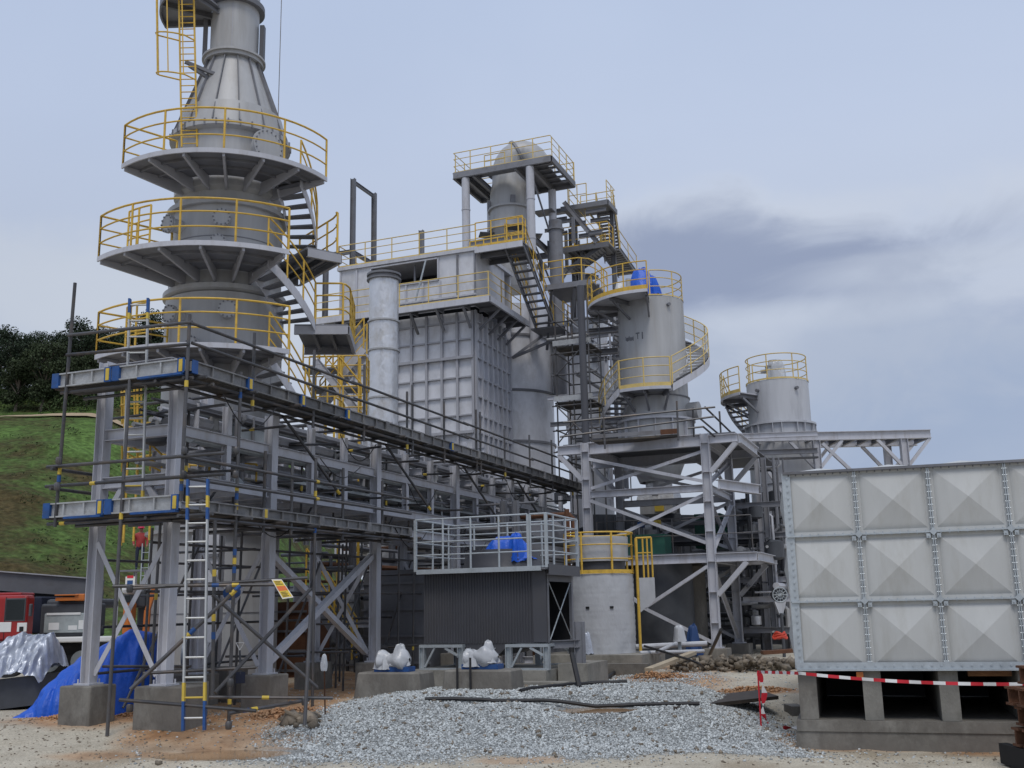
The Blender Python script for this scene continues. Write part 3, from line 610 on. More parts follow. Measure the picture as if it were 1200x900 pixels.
# ledgers and guard rails, upper
zg = 7.02
S_tube('guard_rail', (SXL + .15, SY - .08, zg + .06), (SX + .1, SY - .08, zg - .02)); S_tube('guard_rail', (SXL + .15, SY - .08, 6.72), (SX + .06, SY - .08, 6.62))
for a, b in ((14.0, 19.6), (19.4, 25.5), (25.2, 30.4), (30.2, 35.6)):
    S_tube('guard_rail', (SX + .05, a, zg - .02), (SX + .05, b, zg - .04)); S_tube('guard_rail', (SX + .05, a + .1, 6.66), (SX + .05, b, 6.62))
    for x in (SX - .02, SXI + .06): S_tube('ledger', (x, a, ZU - .1), (x, b, ZU - .1))
S_tube('ledger', (SXL, SY, ZU - .09), (SX + .1, SY, ZU - .09)); S_tube('ledger', (SXL, SY + .55, ZU - .1), (SX + .1, SY + .55, ZU - .1))
for y in np.arange(14.3, 35, 1.45): S_tube('transom', (SX + .22, y, ZU - .045), (XB, y, ZU - .045))
# lower
for z, o in ((4.74, 0), (4.40, .02)):
    S_tube('guard_rail', (SXL - .1, SY - .1, z), (SX + .9, SY - .12 , z - .02), marks=(((.28, 'tapey'),) if o else ()))
    S_tube('guard_rail', (SX + .05, SY - .1, z - .02), (SX + .03, 22.2, z - .02), marks=((.5, 'tapey'),))
    S_tube('guard_rail', (SXL + .1, SY - .2, z - .05), (SXL + .08, 15.3, z - .05))
for x in (SX, SXI): S_tube('ledger', (x, SY - .1, ZLO - .1), (x, 22.4, ZLO - .1))
S_tube('ledger', (SXL - .1, SY, ZLO - .1), (SX + .5, SY, ZLO - .1), marks=((.1, 'tapey'),)); S_tube('ledger', (SXL, SY + .55, ZLO - .1), (SX + .1, SY + .55, ZLO - .1))
for y in np.arange(14.5, 22.5, 1.1): S_tube('transom', (SX + .3, y, ZLO - .05), (XB, y, ZLO - .05))
# inner tubes, cross ties and boards in the shade of the deck
for k, (x, z) in enumerate(((-12.45, 5.88), (-12.95, 5.74), (-13.4, 5.9), (-12.6, 5.05), (-13.2, 4.86), (-12.5, 4.22), (-13.3, 4.3))): S_tube('ledger', (x, 14.5 + .4 * k, z), (x, 35.2 - .5 * (k % 3), z + .05 * (k % 2)), .028)
for k, y in enumerate(np.arange(15.2, 35, 1.9)):
    S_tube('transom', (SX - .05, y, 5.80 - .1 * (k % 3)), (XB - .3, y + .1, 5.78 - .08 * (k % 2)), .026, marks=(((.3, 'tapey'),) if k % 2 else ()))
    S_tube('transom', (SX - .1, y + .7, 4.72), (XB - .25, y + .75, 4.78), .026)
    if k < 6: S_tube('standard', (-12.55 - .35 * (k % 2), y + .4, 3.9), (-12.55 - .35 * (k % 2), y + .42, 6.1), .026, marks=((.4, 'tapey'),))
for y in (16.2, 19.6, 23.3, 27.8): S_tube('brace', (-12.6, y, 4.1), (-12.6, y + 1.7, 5.9), .026)
r3 = random.Random(21)
for k in range(16):
    y = 15.3 + .85 * k; x = -12.55 - r3.uniform(0, 1.9); S_tube('standard', (x, y, .45), (x + .05, y, 3.8), .026, marks=((r3.uniform(.2, .8), 'tapey'),) if k % 3 == 0 else ())
for k in range(14):
    y = 15.6 + .9 * k; z = r3.choice((1.3, 1.9, 2.55, 3.1, 3.4)); S_tube('transom', (-14.2, y, z), (-12.3, y + .05, z), .025)
for k, (x, z) in enumerate(((-13.0, 2.6), (-13.9, 2.0), (-14.3, 3.2), (-12.9, 3.45), (-14.0, 1.2))): S_tube('ledger', (x, 15.2, z), (x, 27, z), .025)
for k in range(5): y = 15.5 + 2.3 * k; S_tube('brace', (-13.6, y, .6), (-13.6, y + 1.9, 3.5), .025)
for k in range(12):
    y = 15 + 1.6 * k; z = (5.95, 4.0, 5.2)[k % 3]; dz = r3.uniform(.25, .6); Pc = [(SX + .04 - .5 * (k % 2), y + .16 * i, z - dz * sin(pi * i / 10)) for i in range(11)]; MB().path(Pc, .011, 5).build('cable', 'rubber', sc)
# planks
for z, y1 in ((ZU, 35.5), (ZLO, 22.3)):
    y = SY + .62
    while y < y1:
        y2 = min(y + 2.3, y1)
        for j in range(3): MB().box(SXI + .215 * j, SXI + .215 * j + .2, y, y2 - .02, z - .02, z + .025 + .006 * j).build('plank', 'plank', sc)
        y = y2
    for j in range(3): MB().box(SXL - .15, SX, SY + .2 * j, SY + .2 * j + .18, z - .02, z + .025 + .006 * j).build('plank', 'plank', sc)
# toe boards
def toe(p, q, z, h=.25, nb=3, clip=True, blue_under=False, ends=2, front=False):
    p, q = V((*p, z)), V((*q, z)); d = (q - p).normalized(); nrm = V((d.y, -d.x, 0)); mb = MB(); c = (p + q) / 2 + V((0, 0, h / 2)); Lh = (q - p).length / 2
    mb.obox(c, d * Lh, nrm * .006, V((0, 0, h / 2)))
    for s in (-1, 1): mb.obox(c + V((0, 0, s * (h / 2 - .012))) + nrm * .03, d * Lh, nrm * .024, V((0, 0, .012)))
    for i in range(nb + 1): a = p.lerp(q, i / nb) + V((0, 0, h / 2)); mb.obox(a + nrm * .027, d * .016, nrm * .02, V((0, 0, h / 2 - .025)))
    o = mb.build('toe_board', 'toe' if ends == 2 and not front else 'toe_d', sc, smooth=0)
    for t in ((.0, 1.0) if ends == 2 else (1.0,)):
        a = p.lerp(q, t) + d * (.075 if t == 0 else -.075); MB().obox(a + V((0, 0, h / 2)) + nrm * .032, d * .075, nrm * .03, V((0, 0, h / 2 + .004))).build('blue_end', 'blue' if ends != 0 else 'toe_d', o, smooth=0)
    if clip: MB().obox(q - d * .075 + V((0, 0, h / 2)) + nrm * .067, d * .035, nrm * .006, V((0, 0, h / 2 - .02))).build('yellow_clip', 'tapey', o, smooth=0)
    if blue_under: MB().obox(p.lerp(q, .68) + V((0, 0, -.02)) + nrm * .05, d * Lh * .6, nrm * .05, V((0, 0, .018))).build('blue_lip', 'blue', o, smooth=0)
for z in (ZU, ZLO):
    toe((SXL - .15, SY - .02), (-12.95, SY - .02), z, blue_under=(z == ZLO)); toe((-12.93, SY - .02), (SX - .02, SY - .02), z, blue_under=True)
y = SY; k = 0
while y < 35: toe((SX + .02, y), (SX + .02, y + 1.72), ZU, clip=(k < 3 or k == 5), ends=(2 if k == 0 else 1 if k in (1, 2, 5) else 0), h=.22, front=True); y += 1.74; k += 1
y = SY + .4
while y < 22: toe((SX + .02, y), (SX + .02, y + 1.9), ZLO, nb=4, clip=(y < 15), ends=0, h=.19, front=True); y += 1.92
# rakers and ground braces
for y in (17.75, 22.05, 26.5, 30.6): S_tube('raker', (SXI + .1, y, ZU - .12), (SX - .1, y + 1.5, 4.55), marks=((.95, 'tapey'),))
a = atd(153, 808, 16.9); b = atd(282, 686, 17.3); S_tube('brace', a, b, .032, marks=((.55, 'blue'), (.5, 'tapey'), (.93, 'tapey'), (.97, 'blue')))
S_tube('brace', atd(252, 812, 16.75), atd(364, 690, 18.0), .032); S_tube('brace', atd(249, 697, 17.35), atd(372, 806, 17.9), .03)
S_tube('ledger', atd(132, 687, 16.95), atd(330, 685, 17.5), .028, marks=((.72, 'tapey'), (.6, 'blue'))); S_tube('ledger', atd(150, 690, 16.9), atd(360, 677, 18), .026)
S_tube('ledger', atd(140, 820, 16.7), atd(300, 833, 16.5), .028); S_tube('ledger', atd(268, 836, 16.45), atd(362, 820, 17.6), .028, marks=((.3, 'tapey'), (.2, 'blue')))
S_tube('ledger', atd(245, 817, 17.0), atd(390, 818, 17.4), .026, marks=((.45, 'tapey'),)); S_tube('ledger', atd(168, 789, 17.4), atd(300, 782, 17.7), .026)
S_tube('standard', atd(357, 850, 17.0), atd(365, 700, 17.3), .03); S_tube('standard', atd(249, 820, 17.4), atd(252, 610, 17.4), .03, marks=((.35, 'blue'), (.45, 'tapey'), (.7, 'tapey')))
for p in (atd(152, 830, 16.7), atd(268, 850, 16.4), atd(270, 800, 16.6), atd(357, 822, 17.3), atd(152, 690, 16.9), atd(268, 690, 17.1), atd(277, 528, 17.6), atd(276, 556, 17.6), atd(216, 528, 17.1), atd(215, 556, 17.1), atd(67, 570, 16.9), atd(69, 540, 16.9)):
    MB().lathe((p.x, p.y), [(p.z - .06, .036), (p.z - .04, .05), (p.z + .04, .05), (p.z + .06, .036)], 8).build('coupler', 'tube', sc)

# ladders
def ladder(name, p, q, wv, label, bands):
    p, q, wv = V(p), V(q), V(wv); t = thing(name, p, label, 'ladder', 'aluminium ladders on the scaffold')
    d = (q - p).normalized(); nrm = d.cross(wv).normalized()
    for s in (1, -1):
        r = MB(); r.obox((p + q) / 2 + wv * s, (q - p) / 2, wv.normalized() * .014, nrm * .035); o = r.build('side_rail', 'alu', t)
        for a, b, m in bands: c = p.lerp(q, (a + b) / 2) + wv * s; MB().obox(c, (q - p) * ((b - a) / 2), wv.normalized() * .019, nrm * .04).build('painted_band', m, o)
    n = int((q - p).length / .29)
    for i in range(n): c = p.lerp(q, (i + .6) / n); MB().tube(c - wv, c + wv, .017, 6).build('rung', 'tapey' if i == 1 and bands[0][0] == 0 else 'alu', t)
wv = RT * .16
p0 = atd(227, 856, 16.55); p1 = atd(232, 562, 16.95)
ladder('ladder', p0, p1, wv, 'tall aluminium ladder with blue and yellow ends standing on the ground below the lower deck', ((0, .11, 'blue'), (.11, .18, 'tapey'), (.83, .88, 'blue'), (.88, .93, 'tapey'), (.93, 1, 'blue')))
p0 = aty(156, 588, 14.42); p1 = aty(163, 350, 14.5); p0.z = ZLO + .03
ladder('ladder', p0, p1, RT * .165, 'aluminium ladder rising from the lower to the upper scaffold deck', ((0.0, .05, 'blue'), (.05, .1, 'tapey'), (.93, 1.0, 'blue'), (.9, .93, 'tapey')))
# warning placard and notice
t = thing('warning_sign', atd(336, 690, 17.2), 'yellow and orange warning placard tied slanted to a scaffold tube', 'sign')
cs = [atd(318, 679, 17.2), atd(330, 679, 17.25), atd(344, 700, 17.25), atd(331, 702, 17.2)]
def P4(u, v): return cs[0].lerp(cs[1], u).lerp(cs[3].lerp(cs[2], u), v)
nrm = (cs[1] - cs[0]).cross(cs[3] - cs[0]).normalized()
if nrm.dot(EYE - cs[0]) < 0: nrm = -nrm
def patch(u0, u1, v0, v1, o, th=.004):
    q = [P4(u0, v0), P4(u1, v0), P4(u1, v1), P4(u0, v1)]; mb = MB(); mb.add([p + nrm * o for p in q] + [p + nrm * (o + th) for p in q], [(3, 2, 1, 0), (4, 5, 6, 7), (0, 1, 5, 4), (1, 2, 6, 5), (2, 3, 7, 6), (3, 0, 4, 7)]); return mb
patch(0, 1, 0, 1, 0).build('board', 'paper', t, 0); patch(.08, .92, .06, .94, .005, .002).build('yellow_field', 'signy', t, 0); patch(.08, .92, .36, .6, .008, .002).build('orange_band', 'orange2', t, 0)
mb = MB()
for v in (.11, .18, .25, .67, .74, .81, .87):
    b = patch(.16, .16 + .66 * random.uniform(.7, 1), v, v + .025, .011, .001); mb.add(b.v, b.f)
mb.build('lettering', 'ink', t, 0)
p = atd(152.5, 682, 17.0); t = thing('notice_sign', p, 'small white and blue notice plate with red top clipped to a scaffold tube', 'sign')
MB().obox(p, RT * .075, FW * .004, V((0, 0, .085))).build('plate', 'paper', t, 0); MB().obox(p - FW * .006 + V((0, 0, -.005)), RT * .045, FW * .002, V((0, 0, .03))).build('blue_field', 'blue', t, 0); MB().obox(p + V((.0, 0, .08)) - FW * .006, RT * .05, FW * .002, V((0, 0, .02))).build('red_strip', 'tapered', t, 0)

# ------------------------------------------------------------------ chimney stack
SC = (-16.9, 22.3); FA = R(-53)
def zs(px, py, near): return atd(px, py, 26.9 - near).z
stack = thing('chimney_stack', (SC[0], SC[1], .4), 'tall grey steel chimney stack with three ring platforms and yellow railings', 'chimney')
z1, z2, z3 = 13.25, 10.72, 8.28
prof = [(.4, 1.56), (4.1, 1.56), (4.1, 1.72), (4.18, 1.72), (4.18, 1.5), (8.0, 1.5), (8.6, 1.5), (10.12, 1.5), (10.12, 1.36), (10.20, 1.58), (10.32, 1.58), (10.32, 1.48), (10.6, 1.44), (12.45, 1.44), (12.45, 1.58), (12.57, 1.58), (12.6, 1.3), (12.9, 1.3), (13.0, 1.42), (14.55, 1.42)]
MB().lathe(SC, prof, 72).build('shell', 'plate', stack)
MB().lathe(SC, [(14.55, 1.42), (14.6, 1.6), (14.72, 1.6), (14.76, 1.5), (15.4, 1.36)], 72).build('collar', 'plate', stack)
zc0, zc1 = 14.76, 17.05
cone = MB().lathe(SC, [(zc0, 1.5), (zc1, .68)], 64).build('cone', 'plate', stack)
for k in range(14):
    a = 2 * pi * k / 14 + .1; d = V((cos(a), sin(a), 0)); p = V((*SC, zc0)) + d * 1.5; q = V((*SC, zc1)) + d * .68
    MB().obox((p + q) / 2 + d * .03, (q - p) / 2, V((-d.y, d.x, 0)) * .012, (d + V((0, 0, .35))).normalized() * .045).build('rib', 'steel_d', cone)
MB().lathe(SC, [(17.05, .66), (17.05, .80), (17.15, .80), (17.15, .655), (18.75, .655), (20.2, .655)], 56).build('flue', 'plate', stack)
MB().lathe(SC, [(18.7, .66), (18.7, .80), (18.85, .80), (18.85, .66)], 56, caps=False).build('flange', 'steel_d', stack)
MB().lathe(SC, [(17.15, .66), (17.15, .86), (17.21, .86), (17.21, .66)], 56, caps=False).build('flange', 'plate', stack)
for z, r in ((8.75, 1.5), (11.6, 1.44), (13.9, 1.42), (6.2, 1.5), (2.2, 1.56)):
    MB().lathe(SC, [(z - .012, r), (z - .012, r + .012), (z + .012, r + .012), (z + .012, r)], 72, caps=False).build('weld_seam', 'steel_d', stack)
for k in range(9):
    a = 2 * pi * k / 9 + (.35 if k % 2 else 0); zA, zB_, rr = ((4.2, 8.7, 1.5), (10.35, 12.4, 1.445), (13.0, 14.5, 1.42), (17.25, 18.65, .655))[k % 4]
    d = V((cos(a), sin(a), 0)); MB().obox(V((*SC, (zA + zB_) / 2)) + d * rr, d * .008, V((-d.y, d.x, 0)) * .012, V((0, 0, (zB_ - zA) / 2))).build('weld_seam', 'steel_m', stack, 0)
for k in range(16):
    a = FA + R(-80 + 11 * k); d = V((cos(a), sin(a), 0)); MB().obox(V((*SC, 14.66)) + d * 1.6, d * .02, V((-d.y, d.x, 0)) * .02, V((0, 0, .09))).build('flange_bolt', 'steel_d', stack, 0)
# dark box beside the flue
a = R(20); d = V((cos(a), sin(a), 0)); c = V((*SC, 17.75)) + d * .78
MB().obox(c, d * .06, V((-d.y, d.x, 0)) * .09, V((0, 0, .5))).build('cable_box', 'dark', stack)
a = R(-150); d = V((cos(a), sin(a), 0)); c = V((*SC, 18.2)) + d * .76
MB().beam(V((*SC, 17.2)) + d * .8, V((*SC, 20)) + d * .8, .12, .08, d, 'C').build('riser', 'steel_d', stack)
# nozzles and manhole
def nozzle(a, z, r, ln, rs, bolts=12):
    d = V((cos(a), sin(a), 0)); t_ = V((-d.y, d.x, 0)); p = V((*SC, z)) + d * rs; mb = MB(); mb.tube(p - d * .1, p + d * ln, r, 20); mb.tube(p + d * ln, p + d * (ln + .05), r * 1.35, 24); mb.tube(p + d * (ln + .06), p + d * (ln + .1), r * 1.35, 24)
    o = mb.build('nozzle', 'plate', stack); b = MB()
    for k in range(bolts): th = 2 * pi * k / bolts; q = p + d * (ln + .1) + (t_ * cos(th) + V((0, 0, 1)) * sin(th)) * r * 1.2; b.tube(q, q + d * .03, .022, 6)
    b.build('bolt_ring', 'steel_d', o)
nozzle(FA + R(34), 14.15, .34, .22, 1.4, 18)
nozzle(FA - R(5), 11.95, .17, .3, 1.44); nozzle(FA - R(55), 11.95, .18, .3, 1.44); nozzle(FA - R(8), 11.35, .15, .15, 1.44)
nozzle(FA + R(2), 9.55, .17, .3, 1.5); nozzle(FA - R(45), 9.5, .17, .3, 1.5); nozzle(FA + R(80), 13.8, .2, .2, 1.4); nozzle(FA - R(25), 8.75, .1, .2, 1.5, 8)
# ring platforms
def ring(z, r, a0, a1, gate, n_br=6, ri=1.46):
    mb = MB(); mb.sector(SC, ri, r, a0, a1, z - .03, z)
    mb.sector(SC, r - .02, r + .02, a0, a1, z - .085, z + .035)
    deck = mb.build('platform', 'steel', stack, smooth=30)
    u = MB(); u.sector(SC, ri + .02, r - .03, a0 + .01, a1 - .01, z - .036, z - .032); u.build('deck_underside', 'steel_d', deck, smooth=0)  # darker sheet puts the shade below the deck into its colour
    for k in range(n_br + 1):
        a = a0 + .03 + (a1 - a0 - .06) * k / n_br; d = V((cos(a), sin(a), 0)); t_ = V((-d.y, d.x, 0)); b = MB(); p = V((*SC, z - .04)) + d * (ri - .1); q = V((*SC, z - .04)) + d * (r - .03)
        vs = []
        for s in (-.03, .03): vs += [p + t_ * s, q + t_ * s, q + t_ * s - V((0, 0, .12)), p + t_ * s - V((0, 0, .34))]
        b.add(vs, [(0, 1, 2, 3), (7, 6, 5, 4), (0, 4, 5, 1), (1, 5, 6, 2), (2, 6, 7, 3), (3, 7, 4, 0)]); b.build('bracket', 'steel_m', deck, smooth=0)
    for f in (.4, .72): b = MB(); rr = ri + (r - ri) * f; b.sector(SC, rr - .02, rr + .02, a0 + .02, a1 - .02, z - .1, z - .037); b.build('ring_joist', 'steel_d', deck)
    P = arc(SC, r - .02, a0, a1, z)
    h = MB(); rail(h, P, 1.1, (.36, .70), .026, .028, 1.35)
    d0 = V((cos(a0), sin(a0), 0)); rail(h, [V((*SC, z)) + d0 * (ri + .1), P[0]], 1.1, (.36, .7), .026, .028, 1.2)
    h.build('handrail', 'yellow', deck); return deck
dk1 = ring(z1, 2.99, R(-114), R(2), 0)
dk2 = ring(z2, 3.43, R(-115), R(-28), 0, 5)
dk3 = ring(z3, 3.34, R(-115), R(-26), 0, 5)
def landing(A, B, z, back, rails_front):
    d_ = (B - A); d_.z = 0; dn = d_.normalized(); bk_ = V((-dn.y, dn.x, 0)) * back
    q = [V((p.x, p.y, z)) for p in (A, B, B + bk_, A + bk_)]
    o = MB().add([p for p in q] + [p - V((0, 0, .05)) for p in q], [(0, 1, 2, 3), (7, 6, 5, 4), (0, 4, 5, 1), (1, 5, 6, 2), (2, 6, 7, 3), (3, 7, 4, 0)]).build('landing', 'steel_d', stack, 0)
    for a, b in ((0, 1), (1, 2), (2, 3)): MB().beam(q[a] - V((0, 0, .16)), q[b] - V((0, 0, .16)), .22, .09, k='C').build('edge_beam', 'steel_m', o, 0)
    for t in (.33, .66): MB().beam(q[0].lerp(q[1], t) + bk_ * .03 - V((0, 0, .13)), q[3].lerp(q[2], t) - bk_ * .03 - V((0, 0, .13)), .14, .08).build('joist', 'steel_d', o, 0)
    P = [q[0].lerp(q[1], t) for t in np.linspace(rails_front, .86, 5)] + [q[1].lerp(q[0], .06) + bk_ * .05, q[1] + bk_ * .18, q[2]]
    rail(MB(), P, 1.1, (.36, .70), .026, .028, .8).build('handrail', 'yellow', o); return o
landing(atz(360, 289, 11.3), atz(399, 297, 11.3), 11.3, 2.4, .9)
landing(atz(345, 380, 9.42), atz(408, 380, 9.42), 9.42, 2.2, .38)
# small gate frames on the open ends
for z, r in ((z2, 3.43), (z3, 3.34)):
    a = R(-108); P = arc(SC, r - .55, a, a + R(16), z, 3); rail(MB(), P, 1.25, (.4, .7), .024, .026, .5).build('gate_frame', 'yellow', stack)
helix(stack, SC, 1.62, 2.36, R(42), R(-4), 11.3, z1, 9)
helix(stack, SC, 1.72, 2.62, R(6), R(-31), 9.42, z2, 7)
helix(stack, SC, 1.72, 2.62, R(10), R(-29), 6.4, z3, 8)
mb = MB().sector(SC, 1.6, 3.2, R(8), R(40), 6.34, 6.38); o = mb.build('landing', 'steel_d', stack); rail(MB(), arc(SC, 3.15, R(8), R(40), 6.38), 1.1, (.36, .7), .026, .028, .7).build('handrail', 'yellow', o)
helix(stack, SC, 1.75, 2.7, R(75), R(38), 4.3, 6.38, 9)
# thin yellow stair pipes left of rack: lower yellow caged stair behind the end frame
for z in (4.9, 3.9, 5.7):
    P = arc(SC, 2.3, R(-150), R(-80), z); rail(MB(), P, 1.0, (.5,), .026, .028, .6).build('handrail', 'yellow', stack)
# yellow access stair and guard rails between the stack and the rack
ya = thing('access_stair', atd(395, 490, 31), 'tangled yellow access stair beside the foil duct, above the rack', 'stair')
for k, (p, q, w_, nn) in enumerate(((atd(425, 490, 31.5), atd(372, 425, 31.5), .35, 8), (atd(372, 480, 32.4), atd(428, 412, 32.4), .35, 8))): flight(ya, p, q, FW * w_, nn, 'yellow', 'steel')
for (px0, px1, py, d_) in ((365, 425, 492, 31), (362, 428, 455, 31.8), (355, 395, 432, 32)):
    a_, b_ = atd(px0, py, d_), atd(px1, py, d_); b_.z = a_.z; o = MB().obox((a_ + b_) / 2 + FW * .4, (b_ - a_) / 2, FW * .4, V((0, 0, .03))).build('landing', 'steel_d', ya, 0); rail(MB(), [a_, b_, b_ + FW * .8], 1.0, (.36, .7), .024, .026, .5).build('handrail', 'yellow', ya)
for px in (398, 421): a_ = atd(px, 500, 31.2); MB().tube((a_.x, a_.y, .5), (a_.x, a_.y, atd(px, 420, 31.2).z), .045, 8).build('post', 'yellow', ya)
yb = thing('cage_ladder', atd(158, 495, 19.8), 'yellow caged ladder seen through the end frame of the rack', 'ladder'); cl_ = MB()
for px in (143, 150, 158, 166): cl_.tube(atd(px, 497, 19.8), atd(px - 1, 440, 19.8), .018, 6)
for py in (448, 462, 476, 490): c_ = atd(154, py, 19.8); cl_.path([c_ + RT * .2 * cos(t) + FW * .2 * sin(t) for t in np.linspace(0, 2 * pi, 14)[:-1]], .014, 5, closed=True)
cl_.build('cage', 'yellow', yb)
for px in (146, 161): MB().tube(atd(px, 560, 19.8), atd(px, 440, 19.8), .022, 6).build('stile', 'yellow', yb)
yc_ = thing('guard_rails', atd(170, 545, 19.6), 'sloping yellow guard rails low in the end frame of the rack', 'railing')
for (p, q) in (((143, 515), (143, 553)), ((143, 515), (190, 548)), ((150, 532), (188, 552)), ((176, 520), (190, 533)), ((176, 520), (176, 552))): MB().tube(atd(*p, 19.6), atd(*q, 19.6), .02, 6).build('rail', 'yellow', yc_)
yd_ = thing('guard_rails', atd(260, 560, 21.5), 'yellow guard rail frames on the lower rack level behind the second column', 'railing')
for (p, q) in (((222, 533), (222, 556)), ((222, 545), (245, 546)), ((245, 533), (245, 556)), ((222, 533), (245, 534)), ((277, 543), (301, 544)), ((301, 544), (300, 566)), ((277, 543), (277, 565)), ((277, 565), (300, 566))): MB().tube(atd(*p, 21.5), atd(*q, 21.5), .022, 6).build('rail', 'yellow', yd_)
# cage ladder at the top
tp = V((*SC, 0)) + V((cos(R(-122)), sin(R(-122)), 0)) * 1.12; tang = V((-sin(R(-122)), cos(R(-122)), 0)) * -1
cl = atd(216, 100, 25.9); rx = RT * .2
b0 = atd(222, 172, 25.6); b1 = atd(218, -20, 25.6); dirv = (b1 - b0)
lm = MB()
for s in (-1, 1): lm.tube(b0 + rx * s, b1 + rx * s, .026, 6)
lad = lm.build('ladder', 'yellow', stack); n = 26
for i in range(n): c = b0.lerp(b1, (i + .5) / n); MB().tube(c - rx, c + rx, .014, 6).build('rung', 'yellow', lad)
cg = MB(); back = (-RT * .75 - FW * .65).normalized()
for t in (.40, .64, .9):
    c = b0.lerp(b1, t); P = [c + rx] + [c + back * .36 + (RT * cos(u) * .34 + (back) * sin(u) * .36) for u in np.linspace(.2, pi - .2, 9)] + [c - rx]; cg.path(P, .02, 6)
for u in np.linspace(.3, pi - .3, 4):
    q = back * .36 + (RT * cos(u) * .34 + back * sin(u) * .36); cg.tube(b0.lerp(b1, .40) + q, b0.lerp(b1, 1) + q, .016, 6)
cg.build('safety_cage', 'yellow', lad)
for pz in (atd(232, 72, 25.7),):
    mb = MB(); mb.beam(pz - RT * .35, V((*SC, pz.z - .25)) + V((cos(FA), sin(FA), 0)) * .6 , .09, .07, k='C'); mb.beam(pz - RT * .25 + V((0, 0, -.1)), V((*SC, pz.z - .35)) + V((cos(FA - .6), sin(FA - .6), 0)) * .6, .09, .07, k='C'); mb.build('ladder_bracket', 'steel_d', stack)
zt = 18.55; mb = MB(); mb.sector(SC, .7, 2.0, R(-165), R(-92), zt - .05, zt); mb.sector(SC, 1.98, 2.03, R(-165), R(-92), zt - .16, zt + .1); tpf = mb.build('top_platform', 'steel_d', stack)
for a in (-160, -128, -97):
    d = V((cos(R(a)), sin(R(a)), 0)); MB().beam(V((*SC, zt - .14)) + d * .6, V((*SC, zt - .14)) + d * 2.0, .16, .08, k='C').build('bracket', 'steel_d', tpf)
# lifting rope hanging to the right of the flue
o = MB().tube(atd(331, -40, 27), atd(326, 135, 26.2), .011, 5).build('hoist_rope', 'tube', loc=atd(326, 135, 26.2)); tag(o, 'thin vertical hoist rope hanging beside the top of the chimney', 'rope')
# white inspection panels at the base
for (px0, px1, py0, py1) in ((215, 248, 632, 662), (205, 219, 640, 690)):
    pass
o = thing('control_panel', atd(235, 700, 24.0), 'pale panelled duct box standing at the chimney foot behind the ladder', 'duct box')
p = atd(226, 780, 23.6); q = atd(252, 780, 23.6); top = atd(226, 628, 23.6).z
c = (p + q) / 2; MB().obox((c.x, c.y, (p.z + top) / 2), RT * (q - p).length * .62, FW * .25, V((0, 0, (top - p.z) / 2))).build('body', 'bright', o, 0)
MB().obox(V((c.x, c.y, atd(240, 652, 23.6).z)) - FW * .27, RT * (q - p).length * .64, FW * .03, V((0, 0, .04))).build('flange', 'steel_d', o, 0)

# ------------------------------------------------------------------ boiler house
BY = 40.35; BX0, BX1 = -24.25, -17.6; BYB = 44.4
boil = thing('boiler_house', (BX1, BY, 0), 'large pale grey ribbed boiler casing with roof railing behind the foil wrapped duct', 'boiler')
zt_, zp, zr_ = 14.75, 14.95, 17.42
MB().box(BX0, BX1, BY, BYB, 4.6, zt_).build('casing', 'bright', boil, 0)
mb = MB()
zz = [5.2, 6.05, 6.9, 7.75, 8.6, 9.45, 10.2, 11.0, 11.85, 12.7, 13.5, 14.3]
xs = np.linspace(BX0 + .03, BX1 - .03, 10)
grd = []
for x in xs: grd.append(MB().box(x - .05, x + .05, BY - .13, BY + .01, 4.6, zt_ - .02))
for z in zz:
    big = z in (9.45, 12.7)
    grd.append(MB().box(BX0, BX1, BY - (.2 if big else .1), BY + .01, z - (.06 if big else .03), z + (.06 if big else .03)))
for g in grd: g.build('stiffener', 'steel_m', boil, 0)  # darker grey stands in for the shadows under the front stiffeners
ys = np.linspace(BY + .1, BYB - .1, 8)
for y in ys[1:]: MB().box(BX1 - .01, BX1 + .13, y - .05, y + .05, 4.6, zt_ - .02).build('stiffener', 'steel', boil, 0)
for z in zz: MB().box(BX1 - .01, BX1 + .1, BY + .02, BYB, z - .03, z + .03).build('stiffener', 'steel', boil, 0)
for x in (BX1 + .02,): MB().beam((x, BY - .02, 4.6), (x, BY - .02, zt_), .22, .2).build('corner_column', 'steel', boil, 0)
# gallery platform
GX1, GY0, GY1 = -16.4, 39.3, 43.9
gal = MB().box(BX0 - .6, GX1, GY0, BY - .14, zp - .04, zp).box(BX1 + .14, GX1, BY - .13, GY1, zp - .04, zp).build('gallery_deck', 'steel_d', boil, 0)
MB().beam((BX0 - .6, GY0, zp - .1), (GX1, GY0, zp - .1), .26, .1, k='C').build('edge_beam', 'steel', gal, 0)
MB().beam((GX1, GY0 - .03, zp - .1), (GX1, GY1, zp - .1), .26, .1, k='C').build('edge_beam', 'steel', gal, 0)
for x in np.linspace(BX0 + .3, BX1 - .1, 6): MB().beam((x, BY - .14, zp - 1.0), (x, GY0 + .12, zp - .2), .1, .09, (1, 0, 0), 'B').beam((x, BY - .14, zp - .14), (x, GY0 + .05, zp - .14), .16, .08).build('bracket', 'steel_d', gal, 0)
for y in np.linspace(BY + .3, GY1 - .2, 4): MB().beam((BX1 + .14, y, zp - 1.0), (GX1 - .12, y, zp - .2), .1, .09, (0, 1, 0), 'B').beam((BX1 + .14, y, zp - .14), (GX1, y, zp - .14), .16, .08).build('bracket', 'steel_d', gal, 0)
h = MB(); rail(h, [(BX0 - .6, GY0 + .03, zp), (GX1 - .04, GY0 + .03, zp), (GX1 - .04, GY0 + 1.4, zp)], 1.1, (.36, .7), .024, .026, 1.5, .1); h.build('handrail', 'yellow_p', gal)
h = MB(); rail(h, [(GX1 - .04, GY0 + 1.4, zp), (GX1 - .04, GY1 - .9, zp)], 1.1, (.36, .7), .024, .026, 1.3, .1); h.build('handrail', 'yellow', gal)
